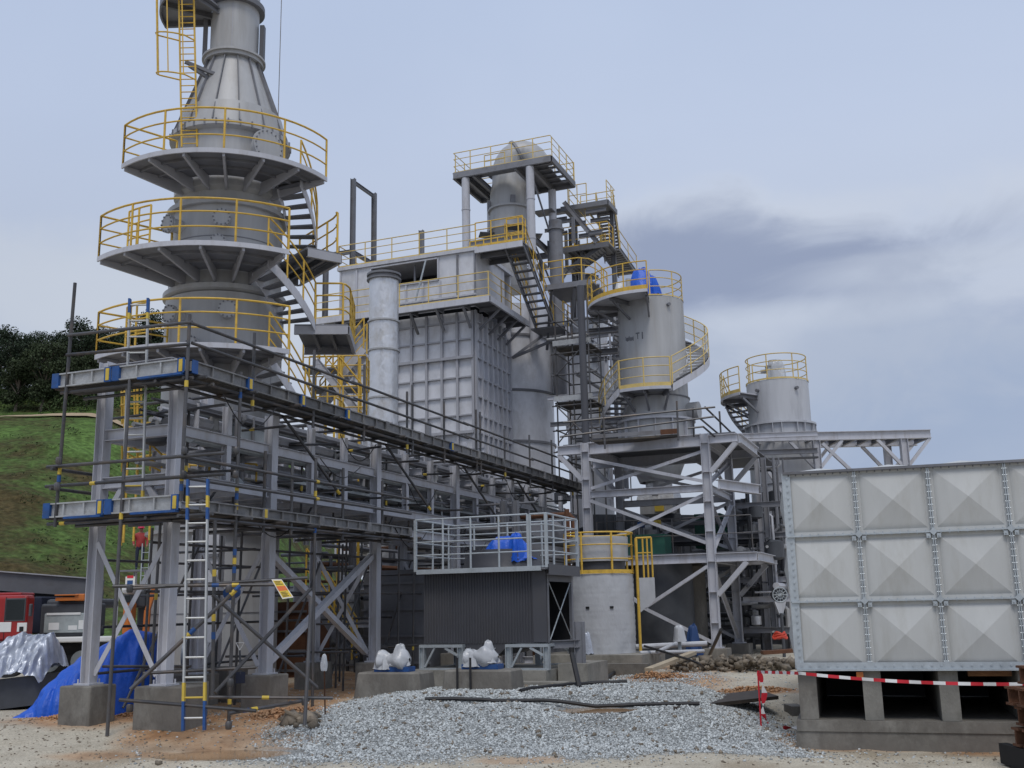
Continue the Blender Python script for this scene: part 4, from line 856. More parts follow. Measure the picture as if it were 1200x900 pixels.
# penthouse with its opening
wx0, wx1 = aty(435, 330, BY).x, aty(514, 330, BY).x; wz0, wz1 = aty(480, 333, BY).z, aty(480, 308, BY).z
px1 = -17.45
pb = MB()
pb.box(BX0, wx0, BY, BY + .12, zp, zr_).box(wx1, px1, BY, BY + .12, zp, zr_).box(wx0, wx1, BY, BY + .12, zp, wz0).box(wx0, wx1, BY, BY + .12, wz1, zr_)
pb.box(BX0, BX0 + .12, BY + .12, BYB, zp, zr_).box(px1 - .12, px1, BY + .12, BYB - .8, zp, zr_).box(BX0, px1, BYB - .12, BYB, zp, zr_)
pent = pb.build('penthouse_wall', 'bright', boil, 0)
MB().box(BX0 + .13, px1 - .13, BY + 2.2, BY + 2.3, zp, zr_ - .05).build('shade_sheet', 'black', boil, 0)  # black sheet standing in for the shade inside the opening
fr = MB()
for a, b in (((wx0, wz0), (wx1, wz0)), ((wx0, wz1), (wx1, wz1)), ((wx0, wz0), (wx0, wz1)), ((wx1, wz0), (wx1, wz1))): fr.beam((a[0], BY - .03, a[1]), (b[0], BY - .03, b[1]), .1, .06, (0, 1, 0), 'B')
fr.build('opening_frame', 'steel', boil, 0)
MB().box(wx0 + 2.0, wx0 + 2.08, BY + .3, BY + .38, wz0, wz1).build('mullion', 'steel_d', boil, 0)
MB().tube(aty(487, 352, BY - .5), aty(499, 305, BY - .5), .04, 6).build('prop_pole', 'galv', boil)
for x in np.linspace(BX0 + .05, px1 - .05, 9):
    if wx0 - .1 < x < wx1 + .1: MB().box(x - .04, x + .04, BY - .07, BY - .002, zp, wz0 - .06).build('stiffener', 'steel', boil, 0)
    else: MB().box(x - .04, x + .04, BY - .07, BY - .002, zp, zr_ - .06).build('stiffener', 'steel_d' if x > -18.6 else 'steel', boil, 0)
MB().box(wx0, px1, BY - .1, BY - .003, 15.42, 15.5).build('stiffener', 'steel', boil, 0)
RX1 = aty(614, 287, BY).x
roof = MB().box(BX0 - .1, px1 + .1, BY - .12, BYB + .1, zr_ + .003, zr_ + .16).build('roof_deck', 'steel', boil, 0)
MB().box(px1 + .11, RX1, BY - .12, BY + 1.6, zr_ + .02, zr_ + .08).build('roof_landing', 'steel_d', boil, 0); MB().beam((px1, BY - .12, zr_ - .02), (RX1, BY - .12, zr_ - .02), .26, .1, k='C').build('edge_beam', 'steel', roof, 0)
for y in (BY + .5, BY + 1.5): MB().beam((px1, y, zr_ - .1), (RX1, y, zr_ - .1), .2, .1).build('edge_beam', 'steel_d', roof, 0)
h = MB(); rail(h, [(BX0 - .05, BY - .05, zr_ + .16), (px1, BY - .05, zr_ + .16)], 1.05, (.36, .7), .023, .025, 1.5, .08); h.build('handrail', 'yellow_p', roof)
h = MB(); rail(h, [(px1, BY - .05, zr_ + .16), (RX1 - .02, BY - .05, zr_ + .16)], 1.1, (.36, .7), .026, .028, .85, .1); h.build('handrail', 'yellow', roof); h = MB(); rail(h, [(BX0 - .05, BY - .05, zr_ + .16), (BX0 - .05, BYB - 1, zr_ + .16)], 1.05, (.36, .7), .023, .025, 1.5); h.build('handrail', 'yellow', roof)
# legs, hopper and ducts beneath the casing
for x in np.linspace(BX0 + .2, BX1 - .1, 4):
    for y in (BY + .1, BYB - .2): MB().beam((x, y, .4), (x, y, 4.6), .28, .26).build('leg', 'steel_d', boil, 0)
hp = MB(); a0 = [(BX0 + .4, BY + .3, 4.58), (BX1 - .4, BY + .3, 4.58), (BX1 - .4, BYB - .3, 4.58), (BX0 + .4, BYB - .3, 4.58)]; a1 = [(-22, BY + 1.4, 1.6), (-20, BY + 1.4, 1.6), (-20, BYB - 1.4, 1.6), (-22, BYB - 1.4, 1.6)]
hp.add(a0 + a1, [(0, 1, 5, 4), (1, 2, 6, 5), (2, 3, 7, 6), (3, 0, 4, 7), (4, 5, 6, 7)]); hp.build('hopper', 'plate', boil, 0)

# foil wrapped duct
pc = atd(450, 322, 39); zb_ = 4.0; pz1 = pc.z
fd = thing('exhaust_duct', (pc.x, pc.y, zb_), 'vertical round duct wrapped in wrinkled silver foil in front of the boiler', 'duct')
P = []; n = 40; rows = 60
for i in range(rows + 1):
    z = zb_ + (pz1 - .25 - zb_) * i / rows; row = []
    for j in range(n + 1):
        a = 2 * pi * (j % n) / n; k = sst(.2, .75, 1 - i / rows); r = .56 + k * (.045 * noise.noise(V((cos(a) * 2.2, sin(a) * 2.2, z * .9))) + .03 * noise.noise(V((cos(a) * 5, sin(a) * 5, z * 2.6)))) + .012 * noise.noise(V((cos(a) * 4, sin(a) * 4, z * 6)))
        row.append((pc.x + r * cos(a), pc.y + r * sin(a), z))
    P.append(row)
MB().grid(P).build('foil_wrapping', 'foil', fd, 60)
MB().lathe(pc, [(pz1 - .26, .55), (pz1 - .26, .66), (pz1 - .2, .66), (pz1 - .2, .58), (pz1 - .08, .58), (pz1 - .08, .66), (pz1, .66), (pz1, .5), (pz1 - .4, .48)], 40, caps=False).build('flange', 'steel_d', fd)
for py in (378, 412, 468): z = atd(450, py, 39).z; MB().lathe(pc, [(z - .03, .5), (z - .03, .62), (z + .03, .62), (z + .03, .5)], 40, caps=False).build('band', 'plate', fd)

# lifting portal on the boiler roof
q0 = aty(413, 303, BY + .3); xx = q0.x; p1 = atx(438, 300, xx); y1 = p1.y; ztop = aty(413, 212, BY + .3).z
pf = thing('lifting_frame', (xx, BY + .3, zr_), 'dark grey open portal frame of two posts standing on the boiler roof', 'frame')
for y in (BY + .3, y1): MB().beam((xx, y, zr_ + .163), (xx, y, ztop + (.12 if y > BY + 1 else .1)), .2, .2, (1, 0, 0)).build('post', 'steel_d', pf, 0)
MB().beam((xx, BY + .41, ztop - .05), (xx, y1 - .11, ztop - .05), .16, .12).build('top_beam', 'steel_d', pf, 0); MB().beam((xx, BY + .41, zr_ + 1.0), (xx, y1 - .11, zr_ + 1.0), .16, .12).build('lower_beam', 'steel_d', pf, 0); qs = aty(374, 285, BY + .3); MB().beam((qs.x, BY + .3, zr_ + 1.0), (xx - .1, BY + .3, zr_ + 1.0), .2, .12).build('side_beam', 'steel_d', pf, 0)
q = aty(494, 300, BY + .6); o = MB().beam((q.x, q.y, zr_ + .163), (q.x, q.y, aty(494, 270, BY + .6).z), .2, .2, (1, 0, 0)).build('stub_post', 'steel_d', None, 0, loc=(q.x, q.y, zr_)); tag(o, 'short steel stub post on the boiler roof behind the railing', 'post')
q = aty(391, 300, BY + .6); o = MB().beam((BX0 - .4, BY - .6, zp + .003), (BX0 - .4, BY - .6, zr_ + .9), .2, .2, (1, 0, 0)).build('stub_post', 'steel_d', None, 0, loc=(BX0 - .4, BY - .6, zp)); tag(o, 'grey steel post rising beside the stack landing at the boiler gallery end', 'post')

# ------------------------------------------------------------------ cyclone tower on the boiler
TZ = 23.35; TX0, TX1, TY0, TY1 = -20.6, -15.45, 44.95, 48.5
tw = thing('platform_tower', (-18, 46.7, zr_), 'square grey platform on round columns with railing, highest level of the plant', 'platform')
xa = aty(546, 240, TY0 + .15).x; xb = aty(622, 240, TY0 + .15).x; yc = atx(648, 260, xb).y
for x, y in ((xa, TY0 + .15), (xb, TY0 + .15), (xb, min(yc, TY1 - .2)), (xa, TY1 - .2)):
    mb = MB().tube((x, y, 14.0), (x, y, TZ - .3), .2, 16)
    for z in (19.4, 21.4): mb.tube((x, y, z - .03), (x, y, z + .03), .22, 16)
    mb.build('column', 'steel', tw)
vc = atd(597, 215, 50.5)
dk = MB().box(TX0, TX1, TY0, vc.y - 1.15, TZ - .05, TZ).box(TX0, TX1, vc.y + 1.15, TY1, TZ - .05, TZ).box(TX0, vc.x - 1.15, vc.y - 1.15, vc.y + 1.15, TZ - .05, TZ).box(vc.x + 1.15, TX1 - .5, vc.y - 1.15, vc.y + 1.15, TZ - .05, TZ).build('deck', 'steel_d', tw, 0)
for a, b in (((TX0, TY0), (TX1, TY0)), ((TX1, TY0), (TX1, TY1)), ((TX0, TY0), (TX0, TY1)), ((TX0, TY1), (TX1, TY1))): MB().beam((*a, TZ - .12), (*b, TZ - .12), .3, .12, k='C').build('edge_beam', 'steel_d', dk, 0)
for x in (xa, vc.x - 1.1, vc.x + 1.1, xb): MB().beam((x, TY0 + .05, TZ - .2), (x, TY1 - .05, TZ - .2), .26, .14).build('joist', 'steel_d', dk, 0)
for y in np.arange(TY0 + .5, TY1, .6): MB().beam((xb + .1, y, TZ - .1), (TX1, y, TZ - .1), .1, .08).build('joist', 'steel_d', dk, 0)
h = MB(); rail(h, [(TX0, TY1, TZ), (TX0, TY0 + .03, TZ), (TX1 - .03, TY0 + .03, TZ), (TX1 - .03, TY1, TZ)], 1.1, (.36, .7), .024, .026, 1.1, .1); h.build('handrail', 'yellow_p', dk)
h = MB(); rail(h, [(TX0, TY1, TZ), (TX1, TY1, TZ)], 1.1, (.36, .7), .024, .026, 1.1); h.build('handrail', 'yellow_p', dk); h = MB(); rail(h, [(TX0 + 1.3, TY0 + .9, TZ), (TX0 + 2.4, TY0 + .9, TZ)], 1.1, (.36, .7), .024, .026, 1.1); h.build('handrail', 'yellow_p', dk)
for (p, q) in (((xa, TY0 + .15, 19.6), (xb, TY0 + .15, 19.6)), ((xb, TY0 + .15, 19.5), (xb, yc, 19.5)), ((xa, TY0 + .15, 19.6), (xa, TY1 - .2, 19.6)), ((xa, TY1 - .2, 19.6), (xb, TY1 - .2, 19.6))): MB().beam(p, q, .3, .16).build('ring_beam', 'steel_d', tw, 0)
for (p, q) in (((xb, TY0 + .3, 19.4), (xb, yc, 17.6)), ((xb, TY0 + .3, 22.8), (xb, yc - .1, 20.2))): MB().tube(p, q, .05, 8).build('brace', 'steel_d', tw)
MB().box(xa + .3, xb - .2, TY0 - .1, TY0 + .6, 18.55, 18.62).build('catwalk', 'steel_d', tw, 0)
h = MB(); rail(h, [(xa + .3, TY0 - .1, 18.62), (xb - .2, TY0 - .1, 18.62)], 1.0, (.5,), .03, .03, .8, .15); h.build('catwalk_rail', 'yellow', tw)
cy = thing('cyclone_vessel', (vc.x, vc.y, 18), 'grey cyclone vessel with domed hood standing inside the top platform tower', 'vessel')
MB().lathe(vc, [(17.6, .95), (18.6, .95), (18.6, .8), (19.3, .8), (19.75, .62), (20.6, 1.02), (20.62, 1.12), (20.74, 1.12), (20.76, 1.0), (21.7, 1.0), (21.7, 1.12), (21.8, 1.12), (21.8, .98), (22.6, 1.0), (23.2, .88), (23.7, .86)], 40).build('body', 'plate', cy)
for k in range(4):
    a = R(-60 + 90 * k); d = V((cos(a), sin(a), 0)); t_ = V((-d.y, d.x, 0)); MB().obox(V((vc.x, vc.y, 20.45)) + d * 1.15, d * .35, t_ * .4, V((0, 0, .03)) + d * .08).build('support_flap', 'dark', cy, 0)
    MB().obox(V((vc.x, vc.y, 22.0)) + d * 1.05, d * .09, t_ * .12, V((0, 0, .2))).build('lug', 'steel_d', cy, 0)
P = [V((vc.x - .3, vc.y, 23.6))]
el = MB(); pts = []
for i in range(11): a = pi * i / 10; pts.append(V((vc.x - .15 + .75 * (1 - cos(a)), vc.y + .35 * (1 - cos(a)), 23.55 + 1.25 * sin(a))))
el.path(pts, .78, 24); el.build('hood', 'plate', cy)
MB().lathe((vc.x - .15, vc.y), [(23.75, .84), (23.75, .95), (23.85, .95), (23.85, .84)], 30, caps=False).build('hood_flange', 'steel_d', cy)
mb = MB(); c = pts[4]; d = (pts[5] - pts[3]).normalized(); mb.path([c - d * .06, c + d * .06], .86, 28); mb.build('hood_flange', 'steel_d', cy)

# ------------------------------------------------------------------ staircases
# A: boiler roof landing down to the gallery side platform
xr = RX1 - .45
stA = thing('steel_staircase', (xr, BY + 2, zp), 'steep yellow railed stair from boiler roof landing down to the gallery', 'stair', 'open tread steel staircases')
pA = atd(634, 381, 45.5); flight(stA, (xr + .1, BY + 3.4, zp - .35), (xr, BY + .0, zr_ + .05), (.42, 0, 0), 11, sh=.26)
rail(MB(), [(xr - .32, BY - .05, zr_ + .1), (xr + .42, BY - .05, zr_ + .1), (xr + .42, BY + .3, zr_ + .1)], 1.1, (.36, .7), .026, .028, .6).build('handrail', 'yellow', stA)
o = MB().box(xr - .6, xr + 1.0, BY + 3.4, BY + 4.8, zp - .42, zp - .35).build('deck', 'steel_d', stA, 0); rail(MB(), [(xr + .98, BY + 3.4, zp - .35), (xr + .98, BY + 4.8, zp - .35)], 1.1, (.36, .7), .026, .028, .7).build('handrail', 'yellow', stA)
for dx in (-.5, .9): MB().beam((xr + dx, BY + 4.6, zp - .45), (BX1 + .2, BY + 3.9, zp - 1.5), .12, .1, (0, 0, 1), 'B').build('strut', 'steel_d', stA, 0)
# side platform to the right of the stair
sp = thing('side_platform', (-13.5, 44.5, zp), 'grey grated platform with curved yellow rail left of the tall silo top', 'platform')
a = atd(657, 337, 46); b = atd(697, 334, 46); z_ = a.z
MB().box(a.x - .6, b.x + .2, a.y - .6, a.y + 2.2, z_ - .08, z_).build('deck', 'steel_d', sp, 0); MB().beam((a.x - .6, a.y - .6, z_ - .12), (b.x + .2, a.y - .6, z_ - .12), .24, .1, k='C').build('edge_beam', 'steel_d', sp, 0)
rail(MB(), [(a.x - .6, a.y - .55, z_), (b.x - .4, a.y - .55, z_), (b.x, a.y - .2, z_), (b.x + .15, a.y + .4, z_), (b.x + .15, a.y + 2.1, z_)], 1.1, (.36, .7), .026, .028, .9).build('handrail', 'yellow', sp)
for dx in (-.3, .8, 1.9): MB().beam((a.x + dx, a.y - .4, z_ - .2), (a.x + dx - 1.0, a.y + 1.6, z_ - 2.4), .12, .1, (1, 0, 0), 'B').build('strut', 'steel_d', sp, 0)
for dx in (0, 1.0): MB().beam((a.x + dx, a.y + 1.9, .4), (a.x + dx, a.y + 1.9, z_ - .1), .22, .2).build('column', 'steel_d', sp, 0)
# stair tower right of the cyclone
def at49(px, py, y=49.0): return aty(px, py, y)
l1 = at49(657, 240); l2 = at49(712, 234); zl1 = l2.z
st1 = thing('stair_landing', (l1.x, 49, zl1), 'upper stair landing with pale railing right of the top platform', 'landing')
MB().box(l1.x, l2.x, 49, 50.6, zl1 - .08, zl1).build('deck', 'steel_d', st1, 0); MB().beam((l1.x, 49, zl1 - .12), (l2.x, 49, zl1 - .12), .26, .1, k='C').build('edge_beam', 'steel_d', st1, 0); MB().beam((l2.x, 49, zl1 - .12), (l2.x, 50.6, zl1 - .12), .26, .1, k='C').build('edge_beam', 'steel_d', st1, 0)
rail(MB(), [(l1.x + .6, 50.55, zl1), (l2.x - .05, 50.55, zl1), (l2.x - .05, 49.05, zl1)], 1.1, (.36, .7), .024, .026, .8, .1).build('handrail', 'yellow_p', st1)
rail(MB(), [(l1.x + .4, 49.03, zl1), (l1.x + 1.4, 49.03, zl1)], 1.1, (.5,), .024, .026, .5).build('handrail', 'yellow_p', st1)
for x in (l1.x + .3, l2.x - .2): MB().beam((x, 50.4, 14), (x, 50.4, zl1 - .1), .2, .18, (1, 0, 0)).build('column', 'steel_d', st1, 0)
m1 = at49(659, 292); m2 = at49(716, 286); zm = m2.z
st2 = thing('stair_landing', (m1.x, 49, zm), 'lower stair landing with dark grating and yellow posts right of the tower', 'landing')
MB().box(m1.x, m2.x, 48.6, 50.3, zm - .08, zm).build('deck', 'steel_d', st2, 0); MB().beam((m1.x, 48.6, zm - .12), (m2.x, 48.6, zm - .12), .26, .1, k='C').build('edge_beam', 'steel_d', st2, 0)
for x in np.linspace(m1.x + .3, m2.x - .2, 6): MB().beam((x, 48.62, zm - .13), (x, 50.3, zm - .13), .1, .06).build('joist', 'steel_d', st2, 0)
rail(MB(), [(m1.x + .1, 48.65, zm), (m2.x - .05, 48.65, zm), (m2.x - .05, 49.6, zm)], 1.1, (.36, .7), .026, .028, .75, .1).build('handrail', 'yellow', st2)
for x in (m1.x + .2, m2.x - .2): MB().beam((x, 50.2, 12), (x, 50.2, zm - .1), .2, .18, (1, 0, 0)).build('column', 'steel_d', st2, 0)
sB = thing('steel_staircase', (l2.x, 50, zm), 'long pale railed stair descending from the upper landing beside open sky', 'stair', 'open tread steel staircases')
bB = aty(733, 308, 53.6); flight(sB, (bB.x - .7, 53.6, bB.z + .2), (l2.x - .5, 50.2, zl1), (.45, 0, 0), 15, 'yellow_p', sides=(1, -1))
sC = thing('steel_staircase', (l1.x, 49, zm), 'short dark stair joining the lower landing to the top platform deck', 'stair', 'open tread steel staircases')
flight(sC, (m2.x - .6, 49.0, zm + .05), at49(664, 240, 48.6), (0, .45, 0), 11, 'yellow_p', sides=(1,))
pcs = thing('tower_framing', (l1.x, 49, 17), 'dark steel framing crowded under the stair landings right of the tower', 'framing'); rf_ = random.Random(4)
for i in range(26):
    px = rf_.uniform(628, 692); py = rf_.uniform(238, 345); y = rf_.uniform(47, 52); c = aty(px, py, y); k = rf_.random()
    if k < .4: MB().beam(c, c + V((rf_.uniform(.6, 1.2), 0, 0)), .18, .12).build('beam', 'steel_d', pcs, 0)
    elif k < .65: MB().beam(c, c + V((0, 0, -rf_.uniform(1, 2.5))), .16, .14, (1, 0, 0)).build('post', 'steel_d', pcs, 0)
    elif k < .85: MB().beam(c, c + V((rf_.uniform(.5, .9), 0, rf_.choice((-1, 1)) * rf_.uniform(.6, 1.3))), .1, .08, (0, 1, 0), 'B').build('brace', 'steel_d', pcs, 0)
    else: MB().obox(c, (.5, 0, 0), (0, .4, 0), (0, 0, .03)).build('grating', 'steel_d', pcs, 0)
sE = thing('steel_staircase', (m2.x, 49, 17), 'dark stair below the lower landing descending behind the silo top rail', 'stair', 'open tread steel staircases')
e1 = aty(736, 322, 52.8); flight(sE, (e1.x, 52.8, e1.z), (m2.x - .3, 49.9, zm), (.5, 0, 0), 12, 'yellow_p')
e2 = at49(668, 318, 49.5); flight(thing('steel_staircase', (e2.x, 49, e2.z), 'dark stair under the lower landing running back to the left', 'stair', 'open tread steel staircases'), (e2.x, 49.6, e2.z), (m2.x - .5, 49.3, zm - .1), (0, .45, 0), 12, 'yellow', rails=True, sides=(1,))
# round grey riser behind the stairs
rc = atd(652, 300, 49.5); o = thing('gas_riser', (rc.x, rc.y, 14), 'dark grey round riser pipe standing behind the stair landings', 'pipe'); MB().lathe(rc, [(12, .34), (20.3, .34), (20.3, .42), (20.4, .42), (20.4, .34), (20.8, .34)], 24).build('pipe', 'steel_d', o)

# ------------------------------------------------------------------ large upright cylinder beside the boiler
cc = atd(598, 500, 50); cr_ = 2.12
cyl = thing('steel_vessel', (cc.x, cc.y, .4), 'broad pale upright cylinder with dark ring bands right of the boiler', 'vessel')
MB().lathe(cc, [(1.5, cr_), (16.2, cr_)], 80).build('shell', 'bright', cyl)
MB().lathe(cc, [(.4, 1.4), (1.5, cr_)], 60, caps=False).build('skirt', 'plate_b', cyl)
for px, py in ((598, 392), (598, 457), (598, 517)): z = atd(px, py, 48).z; MB().lathe(cc, [(z - .05, cr_ - .01), (z - .05, cr_ + .07), (z + .05, cr_ + .07), (z + .05, cr_ - .01)], 80, caps=False).build('ring_band', 'steel_d', cyl)
c2 = atd(690, 480, 48); o = thing('steel_vessel', (c2.x, c2.y, .4), 'grey upright vessel in shade behind the scaffold tower', 'vessel'); MB().lathe(c2, [(.4, 1.0), (15.2, 1.0)], 48).build('shell', 'plate_b', o); z = 8.7; MB().lathe(c2, [(z - .05, .99), (z - .05, 1.07), (z + .05, 1.07), (z + .05, .99)], 48, caps=False).build('ring_band', 'steel_d', o)

# ------------------------------------------------------------------ scaffold tower
a = atd(653, 470, 39.0); b = atd(690, 470, 39.0); wx = b.x - a.x; X0 = a.x; Y0 = a.y
X1 = X0 + wx + .2; Y1 = Y0 + 1.5
s2 = thing('scaffold_tower', (X0, Y0, 0), 'narrow dark scaffold tower between the pale cylinder and the tall silo', 'scaffold')
ztop = atd(653, 345, 39).z
for x, y in ((X0, Y0), (X1, Y0), (X0, Y1), (X1, Y1), ((X0 + X1) / 2, Y0 + .05)): MB().tube((x, y, .4), (x, y, ztop - .4 * ((x + y) % 1)), .03, 8).build('standard', 'tube', s2)
for py in (378, 415, 440, 476, 505, 530):
    z = atd(653, py, 39).z
    for p, q in (((X0 - .2, Y0, z), (X1 + .3, Y0, z)), ((X0, Y0 - .2, z), (X0, Y1 + .2, z)), ((X0, Y1, z - .1), (X1, Y1, z - .1)), ((X1, Y0, z + .05), (X1, Y1, z + .05))): MB().tube(p, q, .028, 8).build('ledger', 'tube', s2)
for py in (408, 473):
    z = atd(653, py, 39).z
    for k in range(6): MB().box(X0 - .1, X1 + .1, Y0 + .02 + k * .25, Y0 + .25 + k * .25, z, z + .045).build('plank', 'plank', s2, 0)
    MB().obox(((X0 + X1) / 2, Y0 - .05, z + .17), ((X1 - X0) / 2 + .1, 0, 0), (0, .012, 0), (0, 0, .1)).build('toe_board', 'toe', s2, 0)
z0_, z1_ = atd(653, 520, 39).z, atd(653, 440, 39).z
for p, q in (((X0, Y0 - .04, z0_), (X1, Y0 - .04, z0_ + 1.4)), ((X1, Y0 - .06, z0_), (X0, Y0 - .06, z0_ + 1.4)), ((X0, Y0 - .04, z1_), (X1, Y0 - .04, z1_ + 1.2)), ((X1, Y0 - .05, z1_ + 1.4), (X0, Y0 - .05, z1_ + 2.8))): MB().tube(p, q, .026, 8).build('brace', 'tube', s2)
a = atd(706, 390, 41); 
for py, d_ in ((389, 42), (414, 42), (376, 43)):
    p = atd(690, py, d_); q = atd(724, py - 3, d_); MB().beam(p, q, .22, .3, k='I').build('side_beam', 'steel_d', s2, 0)
for i in range(7):
    p = atd(712 + (i % 2) * 8, 365 + i * 9, 43); MB().beam(p, p + RT * .9 + V((0, 0, -.25)), .1, .2, k='B').build('side_beam', 'steel_d', s2, 0)
pp = atd(684, 430, 38.2); o = MB().tube((pp.x, pp.y, .4), (pp.x - .02, pp.y, atd(684, 335, 38.2).z), .135, 14).build('dark_pipe', 'dark', None, loc=(pp.x, pp.y, .4)); tag(o, 'dark blue grey vertical pipe running up the scaffold tower', 'pipe')

# ------------------------------------------------------------------ tall silo with curved stairs
S1 = atd(764, 400, 40); s1 = (S1.x, S1.y); r1 = 1.28
def z1f(py, dep=40): return atd(764, py, dep).z
silo = thing('tall_silo', (*s1, 0), 'tall light grey silo with curved mesh railed stairs and cone bottom', 'silo')
zt1 = z1f(346, 38.7); zb1 = z1f(520)
MB().lathe(s1, [(zb1, r1 + .08), (z1f(499), r1 + .08), (z1f(470), r1 + .03), (z1f(468), r1), (zt1, r1), (zt1 + .02, r1 - .1)], 72).build('shell', 'plate', silo)
zr = z1f(496); MB().lathe(s1, [(zr - .04, r1), (zr - .04, r1 + .22), (zr + .04, r1 + .22), (zr + .04, r1)], 72, caps=False).build('belt_ring', 'steel', silo)
for k in range(14):
    a = 2 * pi * k / 14; d = V((cos(a), sin(a), 0)); t_ = V((-d.y, d.x, 0)); MB().obox(V((*s1, zr - .36)) + d * (r1 + .13), d * .07, t_ * .015, V((0, 0, .32))).build('belt_gusset', 'steel', silo, 0)
MB().lathe(s1, [(z1f(470) - .02, r1), (z1f(470) - .02, r1 + .06), (z1f(470) + .03, r1 + .06), (z1f(470) + .03, r1)], 72, caps=False).build('weld_seam', 'steel_d', silo)
MB().lathe(s1, [(z1f(566), .72), (zb1, r1 + .06)], 64, caps=False).build('cone', 'plate', silo)
zh0, zh1 = z1f(574), z1f(588)
hb = MB(); P0 = [(s1[0] + a * .62, s1[1] + b * .62, zh0) for a, b in ((-1, -1), (1, -1), (1, 1), (-1, 1))]; P1 = [(s1[0] + a * .72, s1[1] + b * .72, zh1) for a, b in ((-1, -1), (1, -1), (1, 1), (-1, 1))]
hb.add(P0 + P1, [(0, 1, 5, 4), (1, 2, 6, 5), (2, 3, 7, 6), (3, 0, 4, 7), (0, 3, 2, 1), (4, 5, 6, 7)]); hb.lathe(s1, [(zh0, .5), (z1f(564), .5)], 24); hb.build('discharge_hood', 'foil', silo, 0)
MB().box(s1[0] - .62, s1[0] + .62, s1[1] - .62, s1[1] + .62, zh1 - .5, zh1 - .01).build('discharge_box', 'plate', silo, 0); MB().box(s1[0] - .05, s1[0] + .3, s1[1] - .66, s1[1] - .63, zh1 - .42, zh1 - .08).build('yellow_plate', 'tapey', silo, 0)
MB().box(s1[0] - .12, s1[0] + .12, s1[1] - .69, s1[1] - .66, zh0 - .3 , zh0 - .12).build('grille', 'steel_d', silo, 0)
z_mid = z1f(453, 38.0)
def rl_sector(par, c, r0, r1_, a0, a1, z, deckm='steel', rm='yellow_p', name='platform', und=True, endr=False, kick=.14, step=.8):
    mb = MB().sector(c, r0, r1_, a0, a1, z - .04, z); mb.sector(c, r1_ - .015, r1_ + .015, a0, a1, z - .12, z - .041); o = mb.build(name, deckm, par)
    P = arc(c, r1_ - .02, a0, a1, z)
    h = MB(); rail(h, P, 1.08, (.36, .7), .024, .026, step, kick); h.build('handrail', rm, o)
    n = max(2, int((a1 - a0) / R(30)))
    for k in range(n + 1):
        a = a0 + .02 + (a1 - a0 - .04) * k / n; d = V((cos(a), sin(a), 0)); MB().beam(V((*c[:2], z - .14)) + d * r0, V((*c[:2], z - .14)) + d * (r1_ - .03), .16, .08, k='C').build('bracket', 'steel_d', o, 0)
        MB().beam(V((*c[:2], z - .75)) + d * (r0 + .02), V((*c[:2], z - .22)) + d * (r1_ - .2), .08, .07, V((0, 0, 1)), 'B').build('bracket', 'steel_d', o, 0)
    return o
pm = rl_sector(silo, s1, r1 + .01, 2.18, R(-112), R(-60), z_mid, step=.9)
helix(silo, s1, r1 + .06, 2.15, R(-58), R(118), z_mid, zt1 - .1, 20, 'steel', 'steel_d', 'yellow_p', 'mesh', 1.0, inner=True)
helix(silo, s1, r1 + .06, 2.15, R(-182), R(-113), z1f(512), z_mid, 10, 'steel', 'steel_d', 'yellow_p', 'mesh', .9)
tp_ = rl_sector(silo, s1, r1 + .01, 2.45, R(-185), R(-78), zt1 - .06, 'steel', 'yellow', step=1.0, kick=.16)
ring_ = MB(); rail(ring_, arc(s1, r1 - .03, R(-76), R(100), zt1 + .02), 1.0, (.36, .7), .024, .026, .9); ring_.build('handrail', 'yellow_p', silo)
MB().lathe(s1, [(zt1 + .01, r1 + .015), (zt1 + .06, r1 + .015), (zt1 + .06, r1 - .05)], 64, caps=False).build('yellow_kerb', 'yellow_p', silo)
a = R(-45); d = V((cos(a), sin(a), 0)); MB().tube(V((*s1, zt1 - .35)) + d * r1, V((*s1, zt1 - .35)) + d * (r1 + .12), .07, 8).build('lifting_lug', 'steel_d', silo)
a = R(-5); d = V((cos(a), sin(a), 0)); MB().tube(V((*s1, z1f(486))) + d * r1, V((*s1, z1f(486))) + d * (r1 + .45), .33, 20).build('nozzle', 'plate', silo)
# faded painted marks (unreadable smudge with T and I strokes) on the shell
def onshell(a, z, o=.004): return V((s1[0] + (r1 + o) * cos(a), s1[1] + (r1 + o) * sin(a), z))
mk = MB(); zc_ = z1f(393, 38.8)
def dab(a0, a1, z0, z1_): mk.sector(s1, r1 + .001, r1 + .006, a0, a1, z0, z1_, 3)
for k in range(9): a = R(-127 + k * 2.1); zz_ = zc_ + random.uniform(-.05, .02); dab(a, a + R(1.5), zz_ - .11 * random.uniform(.5, 1), zz_ + .1 * random.uniform(.4, 1))
dab(R(-104), R(-97), zc_ + .10, zc_ + .15); dab(R(-101.3), R(-99.7), zc_ - .1, zc_ + .1); dab(R(-93), R(-91), zc_ - .12, zc_ + .15)
mk.build('painted_marks', 'smudge', silo, 0)
